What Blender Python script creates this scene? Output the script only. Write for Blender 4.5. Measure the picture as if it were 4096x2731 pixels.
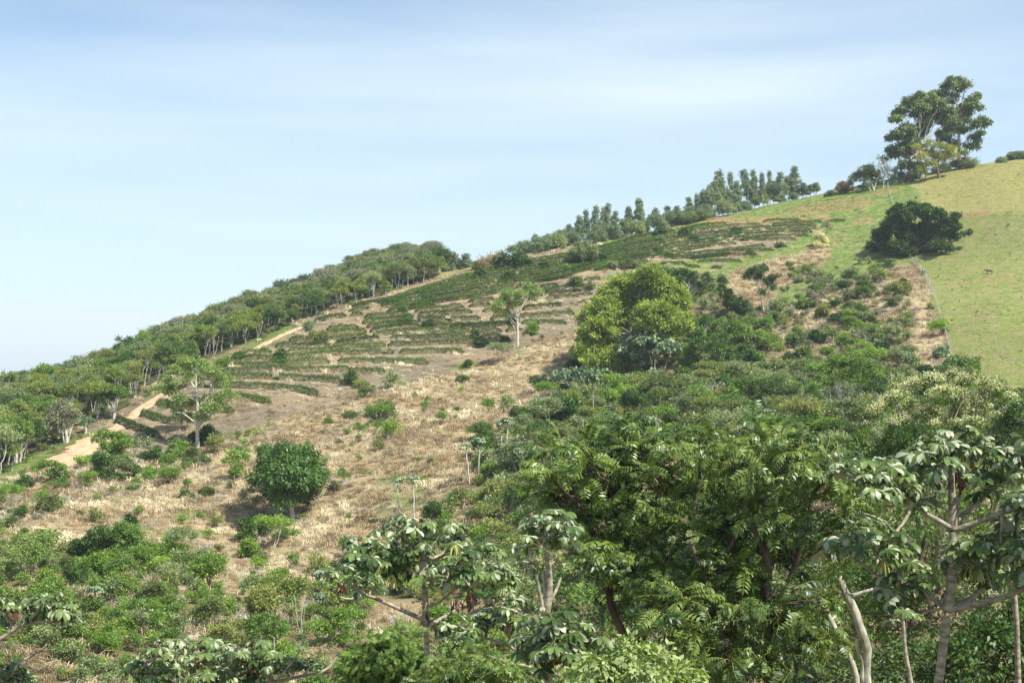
import bpy, math, random
import numpy as np
from mathutils import Vector

# ------------------------------------------------------------------ camera, sky, sun
for o in list(bpy.data.objects): bpy.data.objects.remove(o)
scn = bpy.context.scene
C = scn.collection
F = 1422.2            # focal length in pixels of a 1024 wide frame
CU, CV = 512.0, 341.0
PITCH = math.atan(77.0 / F)
cam_d = bpy.data.cameras.new("camera"); cam = bpy.data.objects.new("camera", cam_d); C.objects.link(cam)
cam_d.lens = 50; cam_d.sensor_width = 36; cam_d.clip_end = 20000; cam_d.clip_start = 0.1
cam.location = (0, 0, 0); cam.rotation_euler = (math.radians(90) + PITCH, 0, 0)
scn.camera = cam

SUN_EL = math.radians(52)
sdx, sdy = 0.80, -0.60                     # the sun stands to the right, a little behind the camera
SUN = Vector((sdx * math.cos(SUN_EL), sdy * math.cos(SUN_EL), math.sin(SUN_EL))).normalized()
sl = bpy.data.lights.new("sun", 'SUN'); sl.energy = 5.0; sl.angle = math.radians(0.6); sl.color = (1.0, 0.955, 0.88)
so = bpy.data.objects.new("sun", sl); C.objects.link(so)
so.rotation_euler = SUN.to_track_quat('Z', 'Y').to_euler(); so.location = (60, -40, 120)

w = bpy.data.worlds.new("World"); scn.world = w; w.use_nodes = True
nt = w.node_tree; N = nt.nodes; LK = nt.links
N.clear()
wout = N.new('ShaderNodeOutputWorld'); bg = N.new('ShaderNodeBackground')
sky = N.new('ShaderNodeTexSky'); sky.sky_type = 'NISHITA'; sky.sun_disc = False
sky.sun_elevation = SUN_EL; sky.sun_rotation = math.atan2(sdx, sdy)
sky.altitude = 900; sky.air_density = 0.9; sky.dust_density = 1.2; sky.ozone_density = 1.8
tc = N.new('ShaderNodeTexCoord')
mp = N.new('ShaderNodeMapping'); mp.inputs['Scale'].default_value = (0.7, 0.7, 7.0); mp.inputs['Rotation'].default_value = (0.0, math.radians(-9), 0.3)
n1 = N.new('ShaderNodeTexNoise'); n1.inputs['Scale'].default_value = 1.3; n1.inputs['Detail'].default_value = 8; n1.inputs['Roughness'].default_value = 0.48
n1.inputs['Distortion'].default_value = 0.35
r1 = N.new('ShaderNodeValToRGB'); r1.color_ramp.elements[0].position = 0.44; r1.color_ramp.elements[1].position = 0.66
r1.color_ramp.elements[1].color = (0.5, 0.5, 0.5, 1)
# thin veil of high cloud that thickens towards the horizon
sx = N.new('ShaderNodeSeparateXYZ'); vr = N.new('ShaderNodeMapRange')
vr.inputs['From Min'].default_value = -0.02; vr.inputs['From Max'].default_value = 0.34
vr.inputs['To Min'].default_value = 1.0; vr.inputs['To Max'].default_value = 0.0
add = N.new('ShaderNodeMath'); add.operation = 'ADD'; add.use_clamp = True
mx = N.new('ShaderNodeMix'); mx.data_type = 'RGBA'; mx.inputs['B'].default_value = (5.5, 6.3, 6.6, 1)
LK.new(tc.outputs['Generated'], mp.inputs['Vector']); LK.new(mp.outputs['Vector'], n1.inputs['Vector'])
LK.new(n1.outputs['Fac'], r1.inputs['Fac']); LK.new(tc.outputs['Generated'], sx.inputs['Vector'])
LK.new(sx.outputs['Z'], vr.inputs['Value']); LK.new(vr.outputs['Result'], add.inputs[0]); LK.new(r1.outputs['Color'], add.inputs[1])
LK.new(add.outputs[0], mx.inputs['Factor']); tn_ = N.new('ShaderNodeMix'); tn_.data_type = 'RGBA'; tn_.blend_type = 'MULTIPLY'; tn_.inputs['Factor'].default_value = 1.0; tn_.inputs['B'].default_value = (0.97, 1.1, 1.1, 1); LK.new(sky.outputs['Color'], tn_.inputs['A']); LK.new(tn_.outputs['Result'], mx.inputs['A'])
LK.new(mx.outputs['Result'], bg.inputs['Color']); bg.inputs['Strength'].default_value = 0.122
LK.new(bg.outputs[0], wout.inputs['Surface'])
scn.view_settings.view_transform = 'Standard'; scn.view_settings.look = 'None'
scn.view_settings.exposure = 0.5; scn.view_settings.gamma = 1.0; scn.view_settings.use_curve_mapping = False
scn.cycles.max_bounces = 6; scn.cycles.diffuse_bounces = 3; scn.cycles.transmission_bounces = 4; scn.cycles.glossy_bounces = 2
scn.cycles.transparent_max_bounces = 4; scn.cycles.volume_bounces = 0
try: scn.cycles.use_denoising = True
except Exception: pass

# ------------------------------------------------------------------ pixels <-> world
cp, sp = math.cos(PITCH), math.sin(PITCH)
def ray(u, v):
    a = (u - CU) / F; b = (CV - v) / F
    return np.array([a, cp - b * sp, sp + b * cp])
def pt(u, v, D):
    r = ray(u, v); return r * (D / r[1])
def project(x, y, z):
    yy = y * cp + z * sp; zz = -y * sp + z * cp
    yy = np.where(np.abs(yy) < 1e-3, 1e-3, yy)
    return CU + F * x / yy, CV - F * zz / yy, yy
def Z_A(x, y): return 100 + x / 8.96, 300 + y / 8.96
def Z_B(x, y): return 275 + x / 8.96, 250 + y / 8.96
def Z_C(x, y): return 450 + x / 8.96, 200 + y / 8.96
def Z_D(x, y): return 625 + x / 8.553, 150 + y / 8.553
def Z_E(x, y): return x / 8.96, 325 + y / 8.96
def Z_F(x, y): return 825 + x / 10.45, 62.5 + y / 10.45
def Z_G(x, y): return 550 + x / 7.84, 250 + y / 7.84
def Z_H(x, y): return 750 + x / 6.968, 225 + y / 6.968
def Z_I(x, y): return x / 6.272, 432.75 + y / 6.272
def Z_J(x, y): return 300 + x / 6.272, 432.75 + y / 6.272
def Z_K(x, y): return 650 + x / 6.272, 432.75 + y / 6.272
def Z_W(x, y): return x / 2.297, y / 2.297
ZK = {'A': Z_A, 'B': Z_B, 'C': Z_C, 'D': Z_D, 'E': Z_E, 'F': Z_F, 'G': Z_G, 'H': Z_H, 'I': Z_I, 'J': Z_J, 'K': Z_K, 'W': Z_W, 'P': lambda x, y: (x, y)}
ZS = {'A': 8.96, 'B': 8.96, 'C': 8.96, 'D': 8.553, 'E': 8.96, 'F': 10.45, 'G': 7.84, 'H': 6.968, 'I': 6.272, 'J': 6.272, 'K': 6.272, 'W': 2.297, 'P': 1.0}

# ------------------------------------------------------------------ noise
def _h(ix, iy, s):
    n = (ix.astype(np.int64) * 374761393 + iy.astype(np.int64) * 668265263 + s * 974711) & 0x7fffffff
    n = ((n ^ (n >> 13)) * 1274126177) & 0x7fffffff
    return ((n ^ (n >> 16)) & 0xffff) / 65535.0
def vnoise(x, y, s=0):
    x = np.asarray(x, float); y = np.asarray(y, float)
    ix = np.floor(x); iy = np.floor(y); fx = x - ix; fy = y - iy
    fx = fx * fx * (3 - 2 * fx); fy = fy * fy * (3 - 2 * fy)
    a = _h(ix, iy, s); b = _h(ix + 1, iy, s); c = _h(ix, iy + 1, s); d = _h(ix + 1, iy + 1, s)
    return (a * (1 - fx) + b * fx) * (1 - fy) + (c * (1 - fx) + d * fx) * fy
def fbm(x, y, o=4, s=0):
    t = 0; a = 1; n = 0
    for k in range(o):
        t = t + a * vnoise(x * 2 ** k + 17.3 * k, y * 2 ** k - 9.1 * k, s + k); n += a; a *= 0.5
    return t / n * 2 - 1

# ------------------------------------------------------------------ terrain
CT = [  # picture points of the land with their distance
 (0,682,85),(150,682,88),(350,682,90),(500,682,88),(620,682,84),(800,682,76),(1000,682,70),
 (0,600,110),(200,600,112),(400,600,112),(0,530,145),(150,530,148),(292,517,156),(420,530,138),
 (0,478,180),(65,462,192),(100,440,205),(197,445,205),(300,440,195),(400,440,178),(450,480,152),
 (134,408,222),(160,388,232),(250,350,255),(301,328,268),(345,317,273),(380,302,281),(440,283,291),(478,270,299),
 (520,260,308),(560,250,318),(610,243,326),(650,236,333),(700,224,344),(740,217,350),(806,202,362),(860,190,368),(888,185,370),(960,176,362),(1023,168,355),
 (400,330,266),(350,345,255),(560,300,280),(517,346,249),(360,385,227),(300,400,218),(240,415,212),(450,365,238),
 (640,300,276),(740,290,284),(700,260,311),(800,240,322),(620,365,230),(840,225,335),
 (917,258,300),(1023,300,252),(1023,240,300),(980,275,275),(1023,392,190),(945,335,228),(930,290,262),(1060,350,215),
 (740,310,268),(760,340,241),(700,340,238),(570,400,202),(800,380,206),(700,400,190),(600,430,172),(860,350,228),(500,400,208),
 (850,430,150),(700,440,152),(900,440,132),(1023,450,118),(600,480,135),(1000,520,98),(800,550,104),(550,350,246),
 (0,440,225),(0,417,262),(0,412,300),(0,425,360),(50,404,275),(50,400,310),(50,412,370),(100,385,298),(100,382,335),(100,392,390),(150,362,308),(150,359,345),(150,368,400),(200,342,328),(200,341,370),(200,350,430),(250,322,358),(250,322,400),(250,330,460),(300,302,400),(300,302,450),(350,284,450),(300,310,540),(350,290,560),
 (390,264,520),(430,268,500),(455,276,420),(470,270,440),(440,286,330),(420,290,380),
 (700,232,420),(800,212,430),(900,192,440),(1000,176,440),(560,262,380),(640,246,400),
 (-60,480,190),(-60,440,290),(-60,450,380),(-60,600,110),(-60,530,145),(1090,470,110),(1090,300,260),(1090,165,350),(1023,166,600),(1080,148,640),
]
CW = [(0,0,-2.4),(-30,0,-3),(30,0,-2.6),(0,15,-8),(0,30,-13.5),(-30,30,-14.5),(30,30,-12.5),(0,50,-18),(-50,50,-19.5),(50,50,-16),
      (0,68,-18.5),(50,66,-16),(-50,66,-19),(-120,60,-22),(120,60,-10),(0,-40,2),(-100,-40,-4),(100,-40,4),
      (-330,300,-20),(-330,100,-30),(-260,450,-5),(-330,700,-30),(0,760,25),(400,760,60),(-200,760,0),(400,300,60),(400,100,10),(300,480,78),(200,600,62),(-20,640,45),(-330,900,-60),(400,900,10),(0,900,-20)]
P3 = np.array([pt(u, v, D) for u, v, D in CT] + [np.array(p, float) for p in CW])
def tps_fit(P):
    xy = P[:, :2] / 100.0; n = len(P)
    r2 = ((xy[:, None] - xy[None]) ** 2).sum(-1)
    K = np.where(r2 > 0, 0.5 * r2 * np.log(r2 + 1e-12), 0) + np.eye(n) * 0.0006
    A = np.zeros((n + 3, n + 3)); A[:n, :n] = K; A[:n, n] = 1; A[:n, n + 1:] = xy; A[n:, :n] = A[:n, n:].T
    b = np.zeros(n + 3); b[:n] = P[:, 2]
    return xy, np.linalg.solve(A, b)
TX, TW = tps_fit(P3)
def tps(x, y):
    q = np.stack([x.ravel(), y.ravel()], 1) / 100.0; out = np.zeros(len(q))
    for i in range(0, len(q), 20000):
        c = q[i:i + 20000]; r2 = ((c[:, None] - TX[None]) ** 2).sum(-1)
        out[i:i + 20000] = (0.5 * r2 * np.log(r2 + 1e-12)) @ TW[:-3] + TW[-3] + c @ TW[-2:]
    return out.reshape(x.shape)
GX0, GY0, GS = -340, -40, 2.0
gx = np.arange(GX0, 420, GS); gy = np.arange(GY0, 920, GS)
MX, MY = np.meshgrid(gx, gy); B0 = tps(MX, MY)
def bil(G, x, y, x0, y0, s):
    fx = np.clip((np.asarray(x, float) - x0) / s, 0, G.shape[1] - 1.001); fy = np.clip((np.asarray(y, float) - y0) / s, 0, G.shape[0] - 1.001)
    ix = fx.astype(int); iy = fy.astype(int); fx = fx - ix; fy = fy - iy
    return (G[iy, ix] * (1 - fx) + G[iy, ix + 1] * fx) * (1 - fy) + (G[iy + 1, ix] * (1 - fx) + G[iy + 1, ix + 1] * fx) * fy
def H0(x, y): return bil(B0, x, y, GX0, GY0, GS)
def hit(u, v, Hf=None):
    Hf = Hf or H0; r = ray(u, v); r = r / r[1]
    t = np.arange(62.0, 640, 0.5); z = r[2] * t; h = Hf(r[0] * t, t)
    k = np.argmax(z < h)
    if not (z < h).any():
        g = (z - h)[:800]; k = int(np.argmin(g))
        return np.array([r[0] * t[k], t[k], h[k]])
    a = t[k - 1] if k > 0 else t[0]; b = t[k]; 
    da = r[2] * a - Hf(r[0] * a, a); db = r[2] * b - Hf(r[0] * b, b)
    s = a + (b - a) * (da / (da - db + 1e-9)); s = min(max(s, a), b)
    return np.array([r[0] * s, s, float(Hf(r[0] * s, s))])

# rows of coffee: traced along the terraces
ROWS = [
 ('A',[(150,1085),(250,1130),(350,1175),(450,1205),(560,1265)]),
 ('A',[(375,1030),(500,1075),(600,1105),(760,1120)]),
 ('A',[(560,950),(700,965),(900,990),(1220,1015)]),
 ('A',[(900,905),(1200,890),(1350,895),(1480,925),(1540,940)]),
 ('A',[(880,785),(1180,785),(1400,795),(1600,805),(1792,820),(1870,845),(1990,872)]),
 ('A',[(870,715),(1200,715),(1350,705),(1500,712),(1792,725),(2020,735),(2190,748)]),
 ('A',[(1100,655),(1200,660),(1400,650),(1600,632),(1792,650),(2070,640),(2270,655),(2580,665)]),
 ('A',[(1080,592),(1170,588)]),
 ('A',[(1200,595),(1400,605),(1600,590),(1792,580),(2075,570)]),
 ('B',[(560,1015),(700,1012),(1000,1015),(1200,1020),(1380,1030)]),
 ('A',[(1150,560),(1300,535),(1500,538),(1792,530),(1950,505),(2150,495),(2400,490),(2640,485)]),
 ('B',[(1110,935),(1300,930),(1500,925),(1710,935)]),
 ('A',[(1270,510),(1400,485),(1560,482)]),
 ('B',[(110,925),(300,920),(450,915),(600,885),(800,875),(1000,870)]),
 ('B',[(1010,868),(1300,858),(1600,846),(1792,840),(1900,835)]),
 ('B',[(0,880),(120,875),(300,875),(500,862)]),
 ('B',[(530,858),(700,828),(950,808)]),
 ('B',[(125,823),(250,815),(380,820)]),
 ('B',[(460,815),(650,813),(850,783)]),
 ('B',[(880,775),(1000,758),(1250,746),(1500,743),(1790,745)]),
 ('B',[(1030,806),(1200,803),(1450,793),(1750,796)]),
 ('B',[(460,765),(600,758),(830,743)]),
 ('B',[(850,740),(1000,718),(1200,698),(1320,698)]),
 ('B',[(1400,698),(1600,698),(1792,698),(2120,678)]),
 ('B',[(460,725),(600,718),(760,708)]),
 ('B',[(820,700),(1000,686),(1240,656)]),
 ('B',[(780,663),(1000,642),(1250,612)]),
 ('B',[(800,618),(1000,602),(1240,582)]),
 ('B',[(1250,568),(1400,553),(1600,528),(1700,517)]),
 ('B',[(1000,556),(1180,545)]),
 ('B',[(1280,606),(1500,583),(1792,568)]),
 ('B',[(1280,645),(1400,641),(1600,637),(1860,632)]),
 ('B',[(950,516),(1200,511),(1450,488)]),
 ('B',[(350,660),(450,628),(640,606)]),
 ('B',[(670,600),(810,582)]),
 ('B',[(660,558),(890,527)]),
 ('B',[(690,515),(900,478),(1130,465)]),
 ('C',[(1000,650),(1300,592),(1600,530),(1790,500)]),
 ('C',[(1290,640),(1600,585),(1790,556)]),
 ('B',[(1100,545),(1300,520),(1460,505)]),
 ('B',[(1270,640),(1130,645),(1090,650)]),
 ('C',[(360,1078),(600,1066),(900,1046),(1140,1028)]),
 ('C',[(0,1146),(300,1136),(560,1126)]),
 ('C',[(640,1118),(900,1116),(1070,1118)]),
 ('C',[(230,1190),(300,1190),(480,1190)]),
 ('C',[(500,1188),(660,1190)]),
 ('C',[(270,1243),(500,1246)]),
 ('C',[(290,1011),(500,1006)]),
 ('C',[(640,992),(800,977),(1000,952)]),
 ('C',[(1120,948),(1260,926)]),
 ('C',[(170,962),(400,950)]),
 ('C',[(160,920),(430,896)]),
 ('C',[(860,891),(1100,876),(1300,846)]),
 ('C',[(690,915),(790,905)]),
 ('C',[(810,860),(1000,842),(1200,818)]),
 ('C',[(820,825),(1060,788)]),
 ('C',[(800,786),(990,765)]),
 ('C',[(760,745),(900,728),(1100,690)]),
 ('C',[(1200,728),(1360,715)]),
 ('C',[(1100,800),(1280,770)]),
 ('D',[(1180,622),(1300,610),(1530,612)]),
 ('D',[(1260,646),(1500,632),(1700,627)]),
 ('D',[(1720,625),(1900,610)]),
 ('D',[(0,780),(200,737),(500,692),(650,657),(870,638)]),
 ('D',[(0,805),(300,756),(600,697),(900,662),(1170,646)]),
 ('D',[(0,830),(300,781),(600,731),(900,697),(1200,672),(1650,656)]),
 ('D',[(0,856),(300,806),(600,761),(900,721),(1300,697),(1640,680)]),
 ('D',[(0,880),(300,836),(600,791),(900,747),(1250,723),(1620,706)]),
 ('D',[(0,902),(330,857),(600,821),(900,777)]),
 ('D',[(920,775),(1200,752),(1580,742)]),
 ('D',[(0,922),(400,882),(700,832),(970,806)]),
 ('D',[(990,780),(1200,779),(1480,777)]),
 ('D',[(0,947),(400,912),(800,877),(1210,827)]),
 ('D',[(330,940),(700,912),(920,890)]),
 ('D',[(940,872),(1280,866)]),
 ('D',[(300,981),(540,981)]),
 ('D',[(560,936),(900,908),(1160,911)]),
 ('D',[(620,967),(800,957),(1010,967)]),
 ('D',[(500,1007),(660,1011)]),
 ('D',[(740,1016),(840,1021)]),
]
_top = [(-900,968),(-668,922),(-468,877),(-268,806),(-118,770),(0,726),(300,650),(560,586),(1000,507),(1300,447),(1575,376)]
_low = [(-900,985),(-668,972),(-468,955),(-268,938),(-118,922),(0,908),(300,862),(560,800),(1000,690),(1300,610),(1575,535)]
rr = random.Random(5)
for k in range(8):
    t = k / 7; ln = [(a[0], a[1] * (1 - t) + b[1] * t) for a, b in zip(_top, _low)]
    cuts = [(-860, -330, -560, -250, -620, -280, -480, -340)[k] + rr.uniform(-20, 20), rr.uniform(350, 650), rr.uniform(950, 1250), 1575]
    xs = np.array([p[0] for p in ln]); ys = np.array([p[1] for p in ln])
    for a, b in zip(cuts[:-1], cuts[1:]):
        q = np.linspace(a, b - (10 if b < 1500 else 0), 8); ROWS.append(('C', [(float(x), float(np.interp(x, xs, ys))) for x in q]))
NROW = len(ROWS)
YOUNG = [('D',[(1520,462),(2000,415),(2170,385)]),('D',[(1450,485),(2050,440),(2180,415)]),('D',[(1400,507),(1800,478),(2080,460)]),('D',[(1340,532),(1700,508),(2030,486)]),
         ('D',[(1300,552),(1600,530),(1900,510)]),('D',[(1700,440),(1950,400),(2150,365)])]
def dens(poly, step=0.5):
    poly = np.array(poly, float); seg = np.linalg.norm(np.diff(poly, axis=0), axis=1); L = np.concatenate([[0], np.cumsum(seg)])
    t = np.arange(0, L[-1], step); return np.stack([np.interp(t, L, poly[:, i]) for i in range(poly.shape[1])], 1)
rows_w = []
for zk, pl in ROWS + YOUNG:
    q = dens([ZK[zk](*p) for p in pl], 1.0); w_ = np.array([hit(u, v) for u, v in q])
    # gentle smoothing of the traced line
    for _ in range(6):
        if len(w_) > 4: w_[1:-1] = 0.25 * w_[:-2] + 0.5 * w_[1:-1] + 0.25 * w_[2:]
    rows_w.append(dens(w_[:, :2], 0.5))
# terrace field on a 0.5 m grid
FX0, FY0, FS = -120.0, 180.0, 0.5
fnx, fny = int(320 / FS), int(230 / FS)
FD = np.full((fny, fnx), 12.0); FSG = np.full((fny, fnx), 12.0); FZ = np.zeros((fny, fnx)); FT = np.zeros((fny, fnx))
for ri, rw in enumerate(rows_w):
    for qx, qy in rw:
        i = int((qx - FX0) / FS); j = int((qy - FY0) / FS); a = 20
        if i < a or j < a or i >= fnx - a or j >= fny - a: continue
        e = 3.0; zq = float(H0(qx, qy)); g = np.array([float(H0(qx + e, qy)) - float(H0(qx - e, qy)), float(H0(qx, qy + e)) - float(H0(qx, qy - e))])
        gn = -g / (np.linalg.norm(g) + 1e-6)
        X, Y = np.meshgrid(FX0 + FS * np.arange(i - a, i + a), FY0 + FS * np.arange(j - a, j + a))
        dx = X - qx; dy = Y - qy; d = np.hypot(dx, dy); s = dx * gn[0] + dy * gn[1]
        m = d < FD[j - a:j + a, i - a:i + a]
        FD[j - a:j + a, i - a:i + a][m] = d[m]; FSG[j - a:j + a, i - a:i + a][m] = (np.sign(s) * d)[m]; FZ[j - a:j + a, i - a:i + a][m] = zq
        FT[j - a:j + a, i - a:i + a][m] = 1.0 if ri < NROW else 0.5
def sst(a, b, x): t = np.clip((x - a) / (b - a), 0, 1); return t * t * (3 - 2 * t)
FW = sst(-2.6, -1.2, FSG) * (1 - sst(1.1, 2.5, FSG)) * (FD < 8)
XX, YY = np.meshgrid(FX0 + FS * np.arange(fnx), FY0 + FS * np.arange(fny))
FDEL = FW * np.clip(FZ - H0(XX, YY), -1.1, 1.1)
FDEL = FDEL + 0.0
for _ in range(1): FDEL[1:-1, 1:-1] = (FDEL[1:-1, 1:-1] * 2 + FDEL[:-2, 1:-1] + FDEL[2:, 1:-1] + FDEL[1:-1, :-2] + FDEL[1:-1, 2:]) / 6
FNEAR = (FD < 8).astype(float)
def infield(x, y): return (x > FX0 + 1) & (x < FX0 + FS * fnx - 2) & (y > FY0 + 1) & (y < FY0 + FS * fny - 2)
def fterr(x, y): return np.where(infield(x, y), bil(FDEL, x, y, FX0, FY0, FS), 0)
def fsgn(x, y): return np.where(infield(x, y), bil(FSG, x, y, FX0, FY0, FS), 12.0)
def fdist(x, y): return np.where(infield(x, y), bil(FD, x, y, FX0, FY0, FS), 12.0)

PATH = [(301,327.5),(285,334),(270,341),(255,349),(243,356),(225,364),(205,374),(188,382),(176,387.5),(166,394),(150,403),(138,412),(126,420),(112,430),(98,437),(88,444),(78,452),(66,461),(58,468)]
PWD  = [0.7,0.7,0.7,0.8,0.8,0.8,0.9,0.9,1.0,1.0,1.1,1.2,1.2,1.5,1.9,2.3,2.8,2.6,1.2]
pth = np.array([hit(u, v) for u, v in PATH]); _pl = np.concatenate([pth[:, :2], np.array(PWD)[:, None]], 1)
pthd = dens(_pl, 0.5)
for _ in range(10): pthd[1:-1] = 0.25 * pthd[:-2] + 0.5 * pthd[1:-1] + 0.25 * pthd[2:]
def pdist(x, y):
    x = np.asarray(x, float); sh = x.shape; x = x.ravel(); y = np.asarray(y, float).ravel(); out = np.full(len(x), 99.0)
    k = np.where((x > -110) & (x < -10) & (y > 170) & (y < 290))[0]
    for i in range(0, len(k), 20000):
        kk = k[i:i + 20000]; d = np.hypot(x[kk][:, None] - pthd[None, :, 0], y[kk][:, None] - pthd[None, :, 1]) - pthd[None, :, 2]
        out[kk] = d.min(1)
    return out.reshape(sh)

def inpoly(u, v, poly):
    poly = np.array(poly, float); r = np.zeros(np.shape(u), bool); j = len(poly) - 1
    for i in range(len(poly)):
        xi, yi = poly[i]; xj, yj = poly[j]
        c = ((yi > v) != (yj > v)) & (u < (xj - xi) * (v - yi) / (yj - yi + 1e-12) + xi); r ^= c; j = i
    return r
def W(*pts): return [(x / 2.297, y / 2.297) for x, y in pts]
# ground cover zones, outlined on the slope that faces the camera
POL = {
 'dry': [W((520,1010),(560,980),(740,935),(860,905),(1000,872),(1090,840),(1190,800),(1345,752),(1335,800),(1310,860),(1262,930),(1130,985),(1080,1080),(1000,1140),(960,1210),(880,1290),(760,1330),(650,1390),(520,1360),(450,1300),(250,1260),(130,1270),(60,1210),(150,1170),(280,1150),(400,1110),(480,1060)),
         W((1655,655),(1690,610),(1770,600),(1810,640),(1780,700),(1720,725),(1670,700)),
         W((1655,650),(1700,620),(1800,590),(1900,545),(1950,530),(1940,560),(1890,590),(1800,625),(1760,650),(1800,690),(1720,700),(1680,680)),
         W((2060,600),(2100,605),(2160,750),(2180,850),(2120,870),(2080,800),(2110,740),(2085,680),(2040,640)),
         W((840,1370),(1010,1390),(1000,1470),(900,1560),(820,1568),(850,1470)),
         W((0,1090),(110,1060),(200,1040),(120,1110),(0,1140))],
 'green': [W((1370,640),(1500,600),(1640,590),(1640,620),(1500,640),(1400,660)),W((1300,572),(1500,515),(1700,478),(1880,440),(1980,400),(2050,400),(2050,430),(2062,490),(2110,600),(2020,610),(1930,650),(1870,640),(1900,585),(1890,560),(1800,590),(1700,620),(1640,650),(1590,640),(1640,610),(1780,575),(1880,520),(1700,505),(1500,545),(1300,580)),
           W((1780,660),(1880,640),(1860,690),(1790,700)),
           W((250,1000),(370,880),(520,820),(620,760),(690,740),(700,752),(560,830),(400,890),(290,960),(150,1040),(0,1130),(0,1080),(120,1030),(210,985)),
           ],
 'gpatch': [W((500,1000),(700,938),(830,890),(1000,850),(1090,828),(1200,785),(1200,800),(1090,848),(850,918),(740,950),(560,1020)), W((200,1180),(600,1150),(700,1300),(560,1400),(250,1290)), W((860,1100),(1000,1060),(960,1230),(880,1290))],
 'past': [W((2030,436),(2060,405),(2200,380),(2352,350),(2460,330),(2440,960),(2352,940),(2250,880),(2190,840),(2175,780),(2105,600),(2062,490))],
 'yel': [W((1000,600),(1100,580),(1130,620),(1090,650),(990,655)),W((2030,436),(2060,405),(2200,380),(2352,350),(2460,330),(2460,490),(2200,492),(2070,500)), W((1010,620),(1060,605),(1100,615),(1110,650),(1000,660))],
 'soil': [W((1580,503),(1700,494),(1860,502),(1860,511),(1700,507),(1560,512)), W((2160,491),(2200,489),(2265,491),(2265,496),(2190,498),(2160,497)),
          W((1860,493),(1910,492),(1910,502),(1860,502)), W((2000,437),(2060,430),(2060,438),(2000,445)), W((2190,650),(2280,645),(2340,634),(2340,637),(2270,650),(2190,654)),
          W((1650,800),(1652,800),(1652,801)), W((1960,505),(2000,500),(2005,510),(1960,515))],
}
def blurpoly(u, v, polys, j=1.6):
    s = np.zeros(np.shape(u))
    for k, (a, b) in enumerate([(0,0),(2,0),(-2,0),(0,1.6),(0,-1.6),(1.4,1),(-1.4,-1)]):
        m = np.zeros(np.shape(u), bool)
        for p in polys: m |= inpoly(u + a * j * 0.5, v + b * j * 0.5, p)
        s += m
    return s / 7
def zones(x, y, z):
    u, v, d = project(x, y, z); jt = 1 + 0 * x
    u = u + 7 * fbm(x * 0.16, y * 0.16, 3, 11); v = v + 3.5 * fbm(x * 0.16, y * 0.16, 3, 12)
    near = (y < 385) | ((x < -20) & (x > -60) & (y > 380) & (y < 460))
    r = {k: blurpoly(u, v, p) * near for k, p in POL.items()}
    r['green'] = np.maximum(r['green'] * (0.75 + 0.25 * (fbm(x / 3, y / 3, 3, 15) > -0.1)), r['gpatch'] * sst(-0.05, 0.35, fbm(x / 4, y / 4, 3, 14)) * 0.75)
    r['soil'] = r['soil'] * sst(-0.6, 0.05, fbm(x / 2.2, y / 2.2, 3, 19)); fd = fdist(x, y); r['field'] = (1 - sst(5.5, 8.0, fd)) * (y < 385)
    r['field'] = np.maximum(r['field'] , 0)
    return r, u, v
def HR(x, y):        # full terrain height
    x = np.asarray(x, float); y = np.asarray(y, float)
    pd = pdist(x, y); k = sst(0.3, 3.0, pd); fd = fdist(x, y); kk = sst(2.0, 8.5, fd)
    u, v, d = project(x, y, H0(x, y)); pa = blurpoly(u, v, POL['past']) * (y < 385)
    rough = (0.25 + 0.75 * kk) * (1 - 0.65 * pa)
    n = (0.9 * fbm(x / 17, y / 17, 3, 3) + 0.55 * fbm(x / 4.5, y / 4.5, 3, 7) * rough) * (0.1 + 0.9 * sst(6.0, 11.0, fd))
    n = n + pa * 0.34 * np.sin(H0(x, y) * 3.6 + 2.5 * fbm(x / 9, y / 9, 2, 21))
    return H0(x, y) + n * (0.15 + 0.85 * k) + fterr(x, y) * sst(0, 2.0, pd)
def H(x, y): return float(HR(np.array([x]), np.array([y]))[0])
def HV(x, y): return HR(np.atleast_1d(x), np.atleast_1d(y))
def at(u, v):        # the terrain point seen at a picture point
    p = hit(u, v); r = ray(u, v); r = r / r[1]
    t = np.arange(max(p[1] - 14, 60), p[1] + 14, 0.35); z = r[2] * t; h = HR(r[0] * t, t); m = z < h
    k = int(np.argmax(m)) if m.any() else int(np.argmin(z - h))
    return np.array([r[0] * t[k], t[k], h[k]])

def lines(segs):
    o = []
    for a, b, s in segs: o += list(np.arange(a, b, s))
    return np.array(o)
lx = np.concatenate([[-2600,-1800,-1200,-700,-460], lines([(-340,-140,3.0),(-140,-100,1.2),(-100,190,0.75),(190,420,3.0)]), [460,700,1300,1900,2600]])
ly = np.concatenate([[-1500,-600,-150], lines([(-40,62,2.0),(62,140,1.0),(140,385,0.75),(385,620,2.2),(620,900,6.0)]), [1000,1500,2500,3600]])
TXg, TYg = np.meshgrid(lx, ly); TZ = HR(np.clip(TXg, -340, 418), np.clip(TYg, -40, 915))
out_d = np.maximum(np.maximum(-340 - TXg, TXg - 418), np.maximum(-40 - TYg, TYg - 915)); out_d = np.maximum(out_d, 0)
ko = sst(0, 900, out_d); TZ = TZ * (1 - ko) + (-75) * ko

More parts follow.
